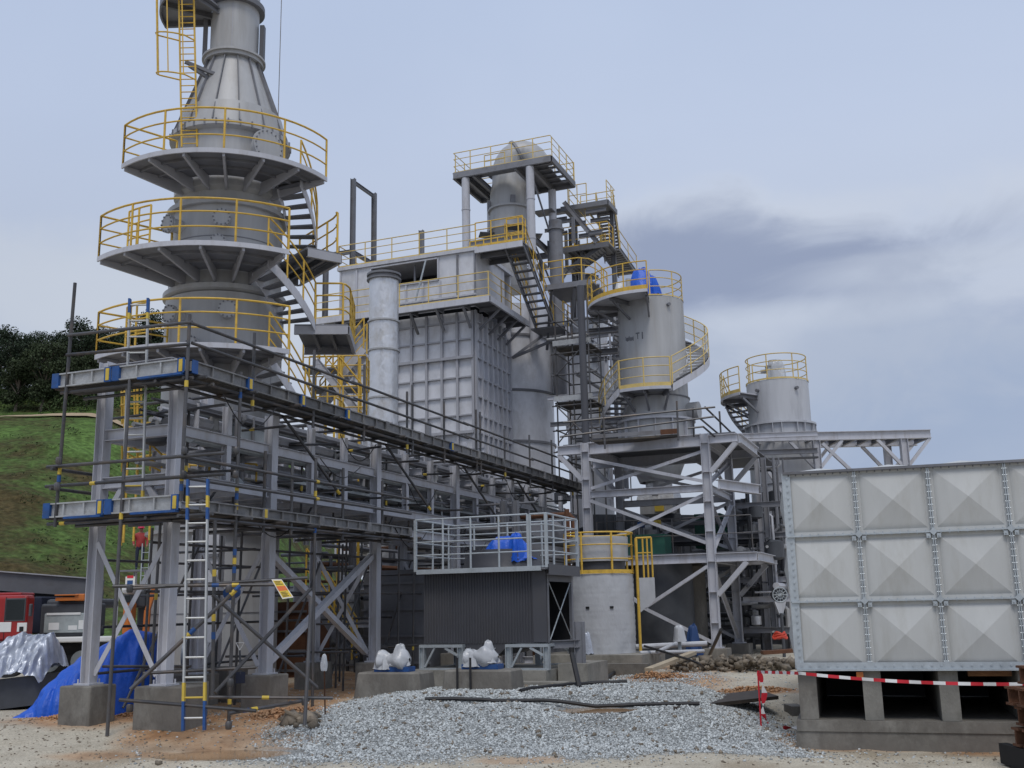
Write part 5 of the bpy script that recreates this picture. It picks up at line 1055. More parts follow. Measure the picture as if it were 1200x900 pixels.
# covered gear on the silo top
def drape(mb, c, ax, ay, h, seed=0, n=34, rows=14, flare=.15, fold=.08, topr=.55, base=None, amp=.12):
    """draped sheet: rounded top falling to an uneven hem with folds"""
    P = []
    for i in range(rows + 1):
        t = i / rows; row = []
        for j in range(n + 1):
            a = 2 * pi * (j % n) / n
            f = noise.noise(V((cos(a) * 1.7 + seed, sin(a) * 1.7, 1.3))); f2 = noise.noise(V((cos(a) * 4.5 + seed, sin(a) * 4.5, t * 1.6)))
            if t < .35: rr = topr * sin(t / .35 * pi / 2); z = h * (1 - .14 * (t / .35) ** 2)
            else: u = (t - .35) / .65; rr = topr + (1 - topr) * u ** .7 + flare * u * u; z = h * (.86 - .86 * u)
            rr *= 1 + amp * f + fold * f2 * (t > .2) * min(1, t * 1.5); z += h * (.10 * f2 * (1 - t) + .05 * noise.noise(V((cos(a) * 3, sin(a) * 3, seed + t * 3))))
            if t == 1 and base is None: z = max(0, h * (.03 + .08 * f2))
            x = c[0] + ax[0] * rr * cos(a) + ay[0] * rr * sin(a); y = c[1] + ax[1] * rr * cos(a) + ay[1] * rr * sin(a); row.append((x, y, c[2] + max(0.0, z)))
        P.append(row)
    return mb.grid(P)
zt = zt1 + .07
q = atd(757, 341, 39.6)
o = thing('blue_tarp', (q.x, q.y, zt), 'bright blue tarp bundled over equipment on top of the tall silo', 'tarp')
mb = MB(); drape(mb, (q.x - .15, q.y, zt + .3), (.52, .1), (-.1, .5), .98, 3, flare=.1, amp=.25, fold=.2); drape(mb, (q.x + .25, q.y - .1, zt + .05), (.4, 0), (0, .45), .85, 8, flare=.1, amp=.3, fold=.25); mb.build('sheet', 'tarp', o, 50)
MB().tube((q.x, q.y + .2, zt - .02), (q.x, q.y + .2, zt + .5), .16, 12).build('covered_valve', 'dark', o); MB().tube((q.x + .35, q.y - .2, zt - .02), (q.x + .35, q.y - .2, zt + .5), .05, 8).build('support', 'galv', o)
q = atd(727, 345, 39.6); o = thing('wrapped_valve', (q.x, q.y, zt), 'white plastic wrapped fitting beside the blue tarp on the tall silo', 'wrapped valve')
mb = MB(); drape(mb, (q.x, q.y, zt - .03), (.3, 0), (0, .3), .75, 5, amp=.3); mb.build('sheet', 'wrap', o, 50)
q = atd(737, 352, 39.2); MB().tube((q.x, q.y, zt - .05), (q.x, q.y, zt + .75), .1, 12).build('pipe_stub', 'plate', o)

# ------------------------------------------------------------------ second silo
S2 = atd(912, 470, 44); s2c = (S2.x, S2.y); r2 = 1.28
def z2f(py, dep=44): return atd(912, py, dep).z
sl2 = thing('short_silo', (*s2c, 0), 'plain grey silo with round top railing left of the pipe bridge', 'silo')
zt2 = z2f(444, 42.8); zb2 = z2f(500)
MB().lathe(s2c, [(z2f(700), r2 + .12), (zb2 + .02, r2 + .06), (z2f(498), r2), (zt2, r2), (zt2 + .02, r2 - .1)], 72).build('shell', 'plate_b', sl2)
MB().lathe(s2c, [(zb2 - .04, r2), (zb2 - .04, r2 + .2), (zb2 + .04, r2 + .2), (zb2 + .04, r2)], 72, caps=False).build('belt_ring', 'plate_b', sl2)
for k in range(18):
    a = 2 * pi * k / 18 + (.1 if k % 2 else 0); d = V((cos(a), sin(a), 0)); t_ = V((-d.y, d.x, 0)); MB().obox(V((*s2c, zb2 - .45)) + d * (r2 + .11), d * .08, t_ * .015, V((0, 0, .41))).build('belt_gusset', 'plate_b', sl2, 0)
MB().lathe(s2c, [(z2f(735), .7), (z2f(700), r2 + .1)], 48, caps=False).build('cone', 'plate_b', sl2)
for z in (z2f(570), z2f(620)): MB().lathe(s2c, [(z - .015, r2), (z - .015, r2 + .13), (z + .015, r2 + .13), (z + .015, r2)], 72, caps=False).build('weld_seam', 'steel_d', sl2)
MB().lathe(s2c, [(zt2 + .01, r2 + .02), (zt2 + .08, r2 + .02), (zt2 + .08, r2 - .06)], 64, caps=False).build('yellow_kerb', 'yellow_p', sl2)
h = MB(); rail(h, arc(s2c, r2 - .03, R(-200), R(150), zt2 + .03), 1.06, (.36, .7), .024, .026, 1.1); h.build('handrail', 'yellow_p', sl2)
rl_sector(sl2, s2c, r2 + .01, 2.38, R(-190), R(-122), z2f(462, 43.3), 'steel', 'yellow_p', step=.7)
helix(sl2, s2c, r2 + .08, 2.25, R(-236), R(-180), z2f(508), z2f(464), 9, 'steel', 'steel_d', 'yellow_p')
for a in (-120, -48): d = V((cos(R(a)), sin(R(a)), 0)); MB().tube(V((*s2c, zt2 - .4)) + d * r2, V((*s2c, zt2 - .4)) + d * (r2 + .14), .07, 8).build('lifting_lug', 'steel_d', sl2)
q = atd(907, 436, 44); o = thing('wrapped_valve', (q.x, q.y, zt2), 'plastic wrapped filter valve standing on top of the short silo', 'wrapped valve')
MB().lathe(q, [(zt2, .42), (zt2 + .1, .42), (zt2 + .12, .3), (zt2 + .75, .3), (zt2 + .75, .36), (zt2 + .82, .36), (zt2 + .82, .22), (zt2 + 1.05, .22)], 24).build('body', 'plate', o); MB().tube((q.x, q.y, zt2 + .65), (q.x - .55, q.y, zt2 + .62), .09, 10).build('arm', 'plate', o)
mb = MB(); drape(mb, (q.x + .1, q.y - .02, zt2 + .1), (.42, 0), (0, .42), .95, 12, amp=.3, fold=.3, topr=.7, flare=.0); mb.build('film', 'film', o, 50)

# ------------------------------------------------------------------ steel support frame around the tall silo
FY = 32.2; fx0 = aty(686, 520, FY).x; fx1 = aty(826, 515, FY).x; FYB = 36.0
fr = thing('support_frame', (fx0, FY, 0), 'grey braced steel support frame carrying the tall silo', 'steel frame')
zf = [aty(755, 521, FY).z, aty(755, 576, FY).z, aty(770, 656, FY).z]; zb = .92
cx = [fx0, fx1]
for x in cx:
    for y in (FY, FYB):
        mb = MB().beam((x, y, zb), (x, y, zf[0] + .2), .26, .24, (1, 0, 0), tf=.018); mb.box(x - .2, x + .2, y - .2, y + .2, zb - .03, zb)
        for z in np.arange(zb + .7, zf[0], .9): mb.box(x - .124, x + .124, y - .118, y + .118, z - .008, z + .008)
        mb.build('column', 'steel', fr, 0)
for y in (FY, FYB):
    MB().beam((cx[0] - .95, y, zf[0]), (cx[0] - .135, y, zf[0]), .30, .18).build('cantilever', 'steel', fr, 0); MB().beam((cx[1] + .135, y, zf[0]), (cx[1] + 1.0, y, zf[0]), .26, .18).build('cantilever', 'steel', fr, 0)
    MB().beam((cx[0] + .135, y, zf[0]), (cx[1] - .135, y, zf[0]), .38, .2).build('top_beam', 'steel', fr, 0)
    MB().beam((cx[0] + .135, y, zf[1]), (cx[1] - .135, y, zf[1]), .22, .16).build('middle_beam', 'steel', fr, 0)
    MB().beam((cx[0] + .135, y, zf[2]), (cx[1] - .135, y, zf[2]), .28, .18).build('lower_beam', 'steel', fr, 0); MB().beam((cx[1] + .135, y, zf[2]), (cx[1] + 1.35, y, zf[2]), .26, .18).build('lower_beam', 'steel', fr, 0)
    MB().beam((cx[1] + .13, y, zf[0] - 1.0), (cx[1] + .95, y, zf[0] - .14), .16, .14, (0, 1, 0), 'B').build('knee_brace', 'steel', fr, 0); MB().beam((cx[1] + .13, y, zf[2] - 1.1), (cx[1] + 1.05, y, zf[2] - .14), .16, .14, (0, 1, 0), 'B').build('knee_brace', 'steel', fr, 0); MB().beam((cx[0] - .13, y, zf[0] - 1.0), (cx[0] - .9, y, zf[0] - .15), .16, .14, (0, 1, 0), 'B').build('knee_brace', 'steel', fr, 0)
    xa, xb_ = cx[0] + .13, cx[1] - .13; o_ = -.04 if y == FY else .04
    for (za, zb2_) in ((zf[0] - .35, zf[1] + .2), (zf[1] - .2, zf[2] + .45)):
        MB().beam((xa, y + o_, za), (xb_, y + o_, zb2_), .14, .1, (0, 1, 0), 'L').build('brace', 'steel', fr, 0); MB().beam((xa, y - o_ * 2.2, zb2_), (xb_, y - o_ * 2.2, za), .14, .1, (0, 1, 0), 'L').build('brace', 'steel', fr, 0)
    xm = (cx[0] * .55 + cx[1] * .45); zm_ = 2.1
    MB().beam((xb_, y + o_, zf[2] - .25), (xm, y + o_, zm_), .14, .1, (0, 1, 0), 'L').build('brace', 'steel', fr, 0); MB().beam((xb_, y + o_, zb + .15), (xm, y + o_, zm_ - .02), .14, .1, (0, 1, 0), 'L').build('brace', 'steel', fr, 0); MB().beam((xa, y + o_, zf[2] - .25), (xm, y + o_, zm_ + .02), .14, .1, (0, 1, 0), 'L').build('brace', 'steel', fr, 0)
for x in (cx[0], cx[1], cx[1] + 1.0):
    MB().beam((x, FY + .14, zf[0]), (x, FYB - .14, zf[0]), .3, .18).build('side_beam', 'steel', fr, 0)
for x in (cx[0], cx[1], cx[1] + 1.35): MB().beam((x, FY + .14, zf[2]), (x, FYB - .14, zf[2]), .26, .18).build('side_beam', 'steel', fr, 0)
for x in (cx[1],):
    MB().beam((x, FY + .14, zf[1]), (x, FYB - .14, zf[1]), .22, .16).build('side_beam', 'steel', fr, 0); MB().beam((x + .3, FY + .14, zf[1] + .1), (x + 1.3, FY + 1.5, zf[1]), .3, .24).build('side_beam', 'steel', fr, 0)
    for za, zc in ((zf[0] - .3, zf[1] + .2), (zf[1] - .2, zf[2] + .3)):
        MB().beam((x - .02, FY + .14, za), (x - .02, FYB - .14, zc), .12, .1, (1, 0, 0), 'L').build('brace', 'steel', fr, 0); MB().beam((x + .06, FY + .14, zc), (x + .06, FYB - .14, za), .12, .1, (1, 0, 0), 'L').build('brace', 'steel', fr, 0)
    MB().beam((x + .02, FYB - .2, zb + .1), (x + .02, FY + .2, zf[2] - .4), .12, .1, (1, 0, 0), 'L').build('brace', 'steel', fr, 0)
MB().box(cx[0] + .3, cx[1] + 1.2, FY + .3, FYB - .2, zf[2] + .145, zf[2] + .185).build('floor_plate', 'steel_d', fr, 0)
zt_f = zf[0] + .21
MB().box(cx[0] - .8, cx[1] + .9, FY + .12, s1[1] - 1.75, zt_f - .04, zt_f).build('floor_plate', 'steel_d', fr, 0); MB().box(cx[0] - .8, s1[0] - 1.55, s1[1] - 1.74, FYB + 5.2, zt_f - .04, zt_f).build('floor_plate', 'steel_d', fr, 0); MB().box(s1[0] + 1.55, cx[1] + .9, s1[1] - 1.74, FYB + 5.2, zt_f - .04, zt_f).build('floor_plate', 'steel_d', fr, 0)  # deck plates carried back round the silo to keep skylight off the cone
hh = MB(); rail(hh, [(cx[0] + .2, FY + .25, zf[2] + .2), (cx[1] + 1.2, FY + .25, zf[2] + .2)], 1.05, (.5,), .02, .022, 1.2); hh.build('handrail', 'tube', fr)
for x, y, w_, lb in ((cx[0], FY, .6, 'concrete pedestal hidden behind the plastic wrapped tank'), (cx[1], FY, .72, 'concrete pedestal under the near right leg of the silo frame'), (cx[0], FYB, .6, 'rear left concrete pedestal of the silo frame'), (cx[1], FYB, .75, 'rear right concrete pedestal of the silo frame beside the rubble')):
    pedestal(x, y, w_, w_, .2, zb - .031, lb, 'concrete pedestals under the silo frame')
for k, (px, d_) in enumerate(((899, 36.5), (921, 38.5), (938, 38.5))):
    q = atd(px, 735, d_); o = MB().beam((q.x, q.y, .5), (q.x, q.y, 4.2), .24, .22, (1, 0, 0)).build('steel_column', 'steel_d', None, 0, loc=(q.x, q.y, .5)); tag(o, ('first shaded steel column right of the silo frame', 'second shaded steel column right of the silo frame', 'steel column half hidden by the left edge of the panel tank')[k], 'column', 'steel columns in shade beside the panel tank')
q0, q1 = atd(848, 645, 37), atd(965, 640, 39); o = MB().beam((q0.x, q0.y, 4.3), (q1.x, q1.y, 4.3), .3, .2).build('steel_beam', 'steel', None, 0, loc=(q0.x, q0.y, 4.3)); tag(o, 'horizontal grey beam crossing in front of the short silo base', 'beam')
# scaffold tubes on the frame top
s3 = thing('scaffold', (fx0, FY - .2, zf[0]), 'loose scaffold rails and rusty deck on top of the silo support frame', 'scaffold')
zz0 = zf[0] + .2
for (p, q) in (((660, 495, 31.6), (838, 477, 31.6)), ((656, 512, 31.6), (838, 488, 31.6)), ((826, 477, 31.6), (862, 512, 33)), ((820, 490, 31.8), (846, 512, 32.8)), ((806, 502, 31.6), (824, 500, 31.6)), ((824, 500, 31.6), (838, 512, 32.2)), ((793, 470, 31.6), (795, 516, 31.6)), ((812, 478, 32), (813, 512, 32)), ((843, 482, 32.4), (845, 512, 32.4)), ((707, 480, 31.6), (709, 526, 31.6))): MB().tube(atd(*p), atd(*q), .03, 8).build('tube', 'tube', s3)
a = atd(695, 517, 32.4); b = atd(795, 510, 32.4); MB().obox((a + b) / 2 + V((0, .3, 0)), (b - a) / 2, V((0, .35, 0)), V((0, 0, .03))).build('plank', 'plank', s3, 0); MB().obox((a + b) / 2 + V((0, -.06, .13)), (b - a) / 2, V((0, .012, 0)), V((0, 0, .06))).build('toe_board', 'steel_d', s3, 0); c = a.lerp(b, .9); MB().obox(c + V((0, -.08, .12)), (b - a) * .1, V((0, .012, 0)), V((0, 0, .08))).build('rusty_plate', 'rust', s3, 0)

# ------------------------------------------------------------------ machines under the frame
q0, q1 = atd(742, 648, 34), atd(786, 630, 34); o = thing('green_machine', ((q0.x + q1.x) / 2, 34.5, zf[2] + .19), 'dark green machine box on the lower platform of the silo frame', 'machine')
zb_ = zf[2] + .19; xm = (q0.x + q1.x) / 2; ym = q0.y
MB().box(q0.x - .3, q1.x, ym - .4, ym + .5, zb_, zb_ + .62).build('housing', 'green', o, 0); MB().tube((q0.x, ym, zb_ + .62), (q0.x, ym, zb_ + .85), .14, 14).tube((q0.x + .6, ym, zb_ + .62), (q0.x + .6, ym, zb_ + .78), .2, 14).build('cap', 'steel_d', o); MB().box(q0.x + .43, q0.x + .45, ym - .42, ym - .401, zb_ + .04, zb_ + .6).build('door_seam', 'black', o, 0)
q = atd(755, 625, 34.5); o = thing('pipe_manifold', (q.x, q.y, zb_), 'cluster of blue and white wrapped valves behind the green machine', 'valves')
for k, (dx, dz, m) in enumerate(((-.5, .9, 'wrap'), (-.25, 1.05, 'blue'), (0, .95, 'wrap'), (.3, 1.1, 'tapey'), (.5, .9, 'plate'))): MB().tube((q.x + dx, q.y + .6, zb_), (q.x + dx, q.y + .6, zb_ + dz), .05, 8).build('stem', 'steel_d', o); MB().tube((q.x + dx - .1, q.y + .6, zb_ + dz), (q.x + dx + .1, q.y + .6, zb_ + dz), .1, 12).build('valve', m, o)
q0, q1 = atd(800, 600, 38), atd(835, 640, 38); o = MB().box(q0.x + .4, q1.x + .4, q0.y, q0.y + 1.5, 4.1, 5.3).build('green_cabinet', 'green', None, 0, loc=(q0.x, q0.y, 4.3)); tag(o, 'large dark green cabinet in shade between the silo frame columns', 'cabinet')
q = atd(795, 700, 34.3)
for i, (px, d_, rr, zt_2, m, lb) in enumerate(((779, 34.2, .95, 3.5, 'cab', 'round insulated tank darkened for shade behind the wrapped tank, under the silo frame'), (808, 36, .6, 3.4, 'concrete_d', 'narrow brown stained drum behind the silo frame brace'), (630, 33, .9, 4.6, 'steel_d', 'dark vessel behind the black cladding box'))):  # first tank takes a dark colour in place of shade
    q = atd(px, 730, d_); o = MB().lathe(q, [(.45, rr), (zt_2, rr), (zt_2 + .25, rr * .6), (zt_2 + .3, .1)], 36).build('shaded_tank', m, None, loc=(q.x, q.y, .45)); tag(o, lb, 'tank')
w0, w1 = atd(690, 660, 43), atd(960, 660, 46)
o = MB().beam((w0.x, w0.y, 3.15), (w1.x, w1.y, 3.15), 5.3, .2, k='B').build('dark_backdrop', 'cab', None, 0, loc=(w0.x, w0.y, .5)); tag(o, 'added dark backdrop for the deep shade behind the silo frame', 'wall')  # dark mass added to stand in for deep shade behind the frame
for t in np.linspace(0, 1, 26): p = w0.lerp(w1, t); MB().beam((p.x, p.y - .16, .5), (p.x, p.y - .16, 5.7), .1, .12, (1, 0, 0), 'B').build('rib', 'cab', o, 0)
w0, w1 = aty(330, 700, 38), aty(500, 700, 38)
o = MB().box(-21.5, -13.4, 38.5, 38.7, .4, 3.3).build('dark_backdrop', 'steel_d', None, 0, loc=(-17, 38.5, .4)); tag(o, 'dull grey wall in the shade under the boiler', 'wall')
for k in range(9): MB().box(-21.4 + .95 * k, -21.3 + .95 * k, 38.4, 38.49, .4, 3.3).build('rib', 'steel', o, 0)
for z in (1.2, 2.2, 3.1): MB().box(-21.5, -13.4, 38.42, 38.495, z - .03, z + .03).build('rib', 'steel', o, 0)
# grouped shaded equipment behind the rack
EQ = [((352, 715), 29, .55, .6, 2.0, 'rust', 'rust brown box shaped equipment behind the rack braces'), ((480, 700), 30, 1.0, .8, 2.8, 'steel_d', 'dark equipment cabinet behind the fourth rack column'), ((408, 715), 31, .9, .9, 2.3, 'plate', 'pale casing with flat ribs behind the rack bay brace')]
for (px, py), d_, sx_, sy_, hh_, m, lb in EQ:
    q = atd(px, py, d_); o = thing('equipment_casing', (q.x, q.y, .45), lb, 'equipment'); MB().box(q.x - sx_, q.x + sx_, q.y - sy_, q.y + sy_, .45, .45 + hh_).build('casing', m, o, 0)
    for k in range(4): z = .45 + hh_ * (k + .5) / 4; MB().box(q.x - sx_ - .04, q.x + sx_ + .04, q.y - sy_ - .05, q.y - sy_ - .001, z - .03, z + .03).build('rib', 'steel_d', o, 0)
    MB().tube((q.x, q.y, .45 + hh_), (q.x, q.y, .9 + hh_), .2, 12).build('neck', 'steel', o)
# dense pipework in the shade
def pipework(name, label, x0, x1, y0, y1, z0, z1, n, seed, mats=('steel_d', 'steel_d', 'plate', 'cab', 'steel', 'tube')):
    r_ = random.Random(seed); t = thing(name, ((x0 + x1) / 2, (y0 + y1) / 2, z0), label, 'pipework')
    for i in range(n):
        x, y, z = r_.uniform(x0, x1), r_.uniform(y0, y1), r_.uniform(z0, z1); k = r_.random(); m = r_.choice(mats); rr = r_.choice((.03, .05, .05, .08, .11))
        if k < .34:
            a = V((x0 + r_.random() * (x1 - x0) * .4, y, z)); b = V((x1 - r_.random() * (x1 - x0) * .4, y, z)); c = V((b.x, y, z0 if r_.random() < .5 else z1)); MB().path([a, b - V((.12, 0, 0)), b + V((0, 0, (.12 if c.z > z else -.12))), c], rr, 8).build('pipe', m, t)
        elif k < .56: MB().tube((x, y0, z), (x, y1, z), rr, 8).build('pipe', m, t)
        elif k < .76: MB().beam((x0, y, z), (x1, y, z), .18, .12).build('beam', 'steel_d' if r_.random() < .6 else 'steel', t, 0)
        elif k < .9: MB().beam((x, y, z0), (x, y, z1), .16, .16, (1, 0, 0)).build('upright', 'steel_d' if r_.random() < .6 else 'steel', t, 0)
        else: h_ = r_.uniform(.15, min(.4, (z1 - z0) * .16)); MB().lathe((x, y), [(z - h_, h_ * .6), (z - h_ * .8, h_), (z + h_ * .8, h_), (z + h_, h_ * .5)], 18).build('valve_body', r_.choice(('plate', 'cab', 'foil')), t)
    return t
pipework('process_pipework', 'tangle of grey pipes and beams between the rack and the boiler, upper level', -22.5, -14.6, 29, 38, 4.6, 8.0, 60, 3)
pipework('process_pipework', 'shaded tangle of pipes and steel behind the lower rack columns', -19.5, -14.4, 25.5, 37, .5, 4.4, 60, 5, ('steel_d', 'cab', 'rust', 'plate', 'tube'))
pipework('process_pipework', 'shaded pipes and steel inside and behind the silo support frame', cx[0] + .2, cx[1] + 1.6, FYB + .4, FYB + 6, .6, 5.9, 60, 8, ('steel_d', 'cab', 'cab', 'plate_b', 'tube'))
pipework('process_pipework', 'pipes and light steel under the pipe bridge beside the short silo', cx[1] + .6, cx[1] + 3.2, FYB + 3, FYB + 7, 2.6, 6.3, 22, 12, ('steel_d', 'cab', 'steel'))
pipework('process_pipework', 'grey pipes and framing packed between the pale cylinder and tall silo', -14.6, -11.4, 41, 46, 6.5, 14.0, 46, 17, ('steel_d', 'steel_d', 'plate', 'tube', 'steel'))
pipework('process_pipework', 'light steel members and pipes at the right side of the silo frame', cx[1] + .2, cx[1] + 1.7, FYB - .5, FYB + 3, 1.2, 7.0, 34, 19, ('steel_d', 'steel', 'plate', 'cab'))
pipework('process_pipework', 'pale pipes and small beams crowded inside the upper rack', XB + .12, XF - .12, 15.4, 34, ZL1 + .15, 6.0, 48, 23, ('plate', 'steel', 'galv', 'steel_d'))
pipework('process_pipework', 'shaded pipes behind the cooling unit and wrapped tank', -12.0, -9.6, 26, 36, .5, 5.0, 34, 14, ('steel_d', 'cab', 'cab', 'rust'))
# yellow stair deep behind the rack
stY = thing('steel_staircase', atd(390, 760, 28), 'shaded yellow railed stair seen through the rack braces near the ground', 'stair', 'open tread steel staircases')
a = atd(415, 772, 27.5); b = atd(362, 690, 27.5); flight(stY, a, b, FW * .4, 9, 'yellow')

# ------------------------------------------------------------------ pipe bridge on the right
bg = thing('pipe_bridge', atd(958, 540, 42), 'grey steel pipe bridge jutting out to the right above the panel tank', 'pipe bridge')
B0 = atd(952, 522, 42); B1_ = atd(1090, 505, 42); dB = (B1_ - B0); dB.z = 0; dB.normalize(); zB = B1_.z - .12; nB = V((-dB.y, dB.x, 0))
B0 = V((B0.x, B0.y, zB)); B1_ = V((B1_.x, B1_.y, zB))
MB().beam(B0 - dB * 3.6, B1_, .34, .2).build('front_beam', 'steel', bg, 0); MB().beam(B0 - dB * 3.4 + nB * 1.9 + V((0, 0, -.02)), B1_ + nB * 1.9 + dB * .15 + V((0, 0, -.02)), .34, .2).build('rear_beam', 'steel', bg, 0)
for t in np.linspace(0, 1, 9): p = B0.lerp(B1_, t); MB().beam(p + nB * .1 - V((0, 0, .06)), p + nB * 1.8 - V((0, 0, .06)), .18, .12).build('cross_beam', 'steel_d', bg, 0)
for f in (.4, .8, 1.2, 1.5): MB().tube(B0 - dB * 3 + nB * f + V((0, 0, .12)), B1_ - dB * .5 + nB * f + V((0, 0, .12)), .07, 10).build('pipe', 'steel_d', bg)
P2 = atd(1060, 530, 42)
for p, zt_2 in ((V((P2.x, P2.y, 0)), zB + .2), (B0 + dB * .15, zB + .2)):
    for o_ in (0, 1.9):
        c = V((p.x, p.y, 0)) + nB * o_; MB().beam((c.x, c.y, .4), (c.x, c.y, zB - .18), .28, .26, dB).build('column', 'steel', bg, 0)
        for s in (-1, 1): MB().beam(V((c.x, c.y, zB - 1.25)) + dB * s * .13, V((c.x, c.y, zB - .18)) + dB * s * 1.05, .13, .12, nB, 'B').build('knee_brace', 'steel', bg, 0)
p = V((P2.x, P2.y, 0)); MB().beam(V((B0.x, B0.y, zB - .3)) + dB * .4, V((B0.x, B0.y, zB - 2.6)) + dB * 2.6, .14, .12, nB, 'B').build('brace', 'steel', bg, 0)
a = atd(842, 516, 40); b = atd(960, 507, 41.5)
for py, m in ((508, 'steel'), (528, 'steel_d'), (536, 'tube')): p = atd(848, py + 4, 40.5); q = atd(958, py, 41.6); MB().beam(p, q, .2 if m != 'tube' else .08, .15, k='I' if m != 'tube' else 'B').build('link_beam', m, bg, 0)
a = atd(884, 528, 41); b = atd(925, 590, 41); MB().beam(a, b, .1, .1, k='B').build('brace', 'steel', bg, 0); MB().beam(atd(925, 585, 41), atd(880, 640, 41), .1, .1, k='B').build('brace', 'steel', bg, 0)

# ------------------------------------------------------------------ bolted panel water tank
TA = R(4.0); ux = V((cos(TA), sin(TA), 0)); uy = V((-sin(TA), cos(TA), 0)); T0 = atd(934, 784, 17.0); pw = (atd(1014, 784, 17.0 - .28) - T0).length; pw = 1.085
ph = (atd(920, 555, 17.0).z - T0.z) / 3
tk = thing('panel_tank', T0, 'large grey sectional water tank of square pyramid pressed panels', 'water tank')
NX, NYp = 7, 5
def TP(i, j, k): return T0 + ux * (pw * i) + uy * (pw * j) + V((0, 0, ph * k))
def panel(o, eu, ev, n_, par):   # bulging pyramid with soft rim
    e = .07; P = [o + eu * e + ev * e, o + eu * (1 - e) + ev * e, o + eu * (1 - e) + ev * (1 - e), o + eu * e + ev * (1 - e)]
    mb = MB(); rings = ((0.0, 0.0), (.065, .0), (.085, .012), (.125, .026), (.16, .032)); vs_ = []
    for m_, h_ in rings:
        for k in range(4):
            for t in (0, .25, .5, .75):
                q = [(m_, m_), (1 - m_, m_), (1 - m_, 1 - m_), (m_, 1 - m_)]; u = q[k][0] + (q[(k + 1) % 4][0] - q[k][0]) * t; v = q[k][1] + (q[(k + 1) % 4][1] - q[k][1]) * t
                vs_.append(o + eu * u + ev * v + n_ * h_)
    fs_ = []
    for r in range(len(rings) - 1):
        for j in range(16): fs_.append((r * 16 + j, r * 16 + (j + 1) % 16, (r + 1) * 16 + (j + 1) % 16, (r + 1) * 16 + j))
    vs_.append(o + (eu + ev) * .5 + n_ * .115); r = (len(rings) - 1) * 16
    for k in range(4): fs_.append((r + k * 4, r + k * 4 + 1, r + k * 4 + 2, r + k * 4 + 3, r + (k * 4 + 4) % 16, len(vs_) - 1))
    mb.add(vs_, fs_); return mb.build('panel', 'tank', par, 12)
for k in range(3):
    for i in range(NX): panel(TP(i, 0, k), ux * pw, V((0, 0, ph)), -uy, tk)
    for j in range(NYp): panel(TP(0, NYp - j, k), -uy * pw, V((0, 0, ph)), -ux, tk); panel(TP(NX, j, k), uy * pw, V((0, 0, ph)), ux, tk)
for i in range(NX):
    for j in range(NYp): panel(TP(i, j, 3), ux * pw, uy * pw, V((0, 0, 1)), tk)
bk = MB()
for i in range(NX + 1):
    for k in range(3):
        g = MB(); p = TP(i, 0, k) - uy * .02 + V((0, 0, .035)); q = TP(i, 0, k + 1) - uy * .02 - V((0, 0, .035))
        if 0 < i < NX:
            for s in (-1, 1): g.obox((p + q) / 2 + ux * .012 * s, ux * .007, uy * .045, (q - p) / 2)
            for t in np.linspace(.08, .92, 9): c = p.lerp(q, t); g.tube(c - ux * .035 - uy * .03, c + ux * .035 - uy * .03, .011, 6)
        else:
            g.obox((p + q) / 2 - uy * .02 + ux * (.045 if i == 0 else -.045), ux * .065, uy * .006, (q - p) / 2 + V((0, 0, .03)))
            for t in np.linspace(.06, .94, 9): c = p.lerp(q, t) + ux * (.06 if i == 0 else -.06); g.tube(c - uy * .025, c - uy * .045, .016, 6)
        g.build('bolted_seam', 'galv', tk, 0)
for k in range(4):
    for i in range(NX):
        g = MB(); p = TP(i, 0, k) - uy * .02; q = TP(i + 1, 0, k) - uy * .02
        if k in (1, 2):
            g.obox((p + q) / 2 - uy * .012, (q - p) / 2, uy * .045, V((0, 0, .012)))
            for t in np.linspace(.1, .9, 8): c = p.lerp(q, t); g.tube(c - uy * .03 - V((0, 0, .03)), c - uy * .03 + V((0, 0, .03)), .011, 6)
        elif k == 0:
            g.obox((p + q) / 2 - uy * .045 + V((0, 0, .05)), (q - p) / 2, uy * .008, V((0, 0, .05))); g.obox((p + q) / 2 - uy * .06 + V((0, 0, -.012)), (q - p) / 2, uy * .06, V((0, 0, .01)))
            for t in np.linspace(.07, .93, 8): c = p.lerp(q, t) + V((0, 0, .055)); g.tube(c - uy * .05, c - uy * .066, .018, 6)
        else:
            g.obox((p + q) / 2 - uy * .03 + V((0, 0, -.01)), (q - p) / 2, uy * .04, V((0, 0, .02)))
            for t in np.linspace(.08, .92, 9): c = p.lerp(q, t); g.tube(c - uy * .035 - V((0, 0, .06)), c - uy * .035, .012, 6)
        g.build('flange_strip', 'galv' if k < 3 else 'steel_d', tk, 0)
for k in (1, 2):
    for i in range(1, NX):
        g = MB(); c = TP(i, 0, k) - uy * .055; g.tube(c + uy * .02, c - uy * .03, .06, 4)
        for s in (-1, 1): d_ = c + ux * .075 * s - V((0, 0, .06)); g.obox(d_, ux * .03, uy * .012, V((0, 0, .035))); g.tube(d_ - uy * .012, d_ - uy * .03, .012, 6)
        g.build('tie_plate', 'galv', tk, 0)
MB().obox(TP(0, 0, 0) + ux * (pw * NX / 2) + uy * (pw * NYp / 2) - V((0, 0, .015)), ux * (pw * NX / 2 - .05), uy * (pw * NYp / 2 - .05), V((0, 0, .012))).build('bottom_sheet', 'steel_d', tk, 0)
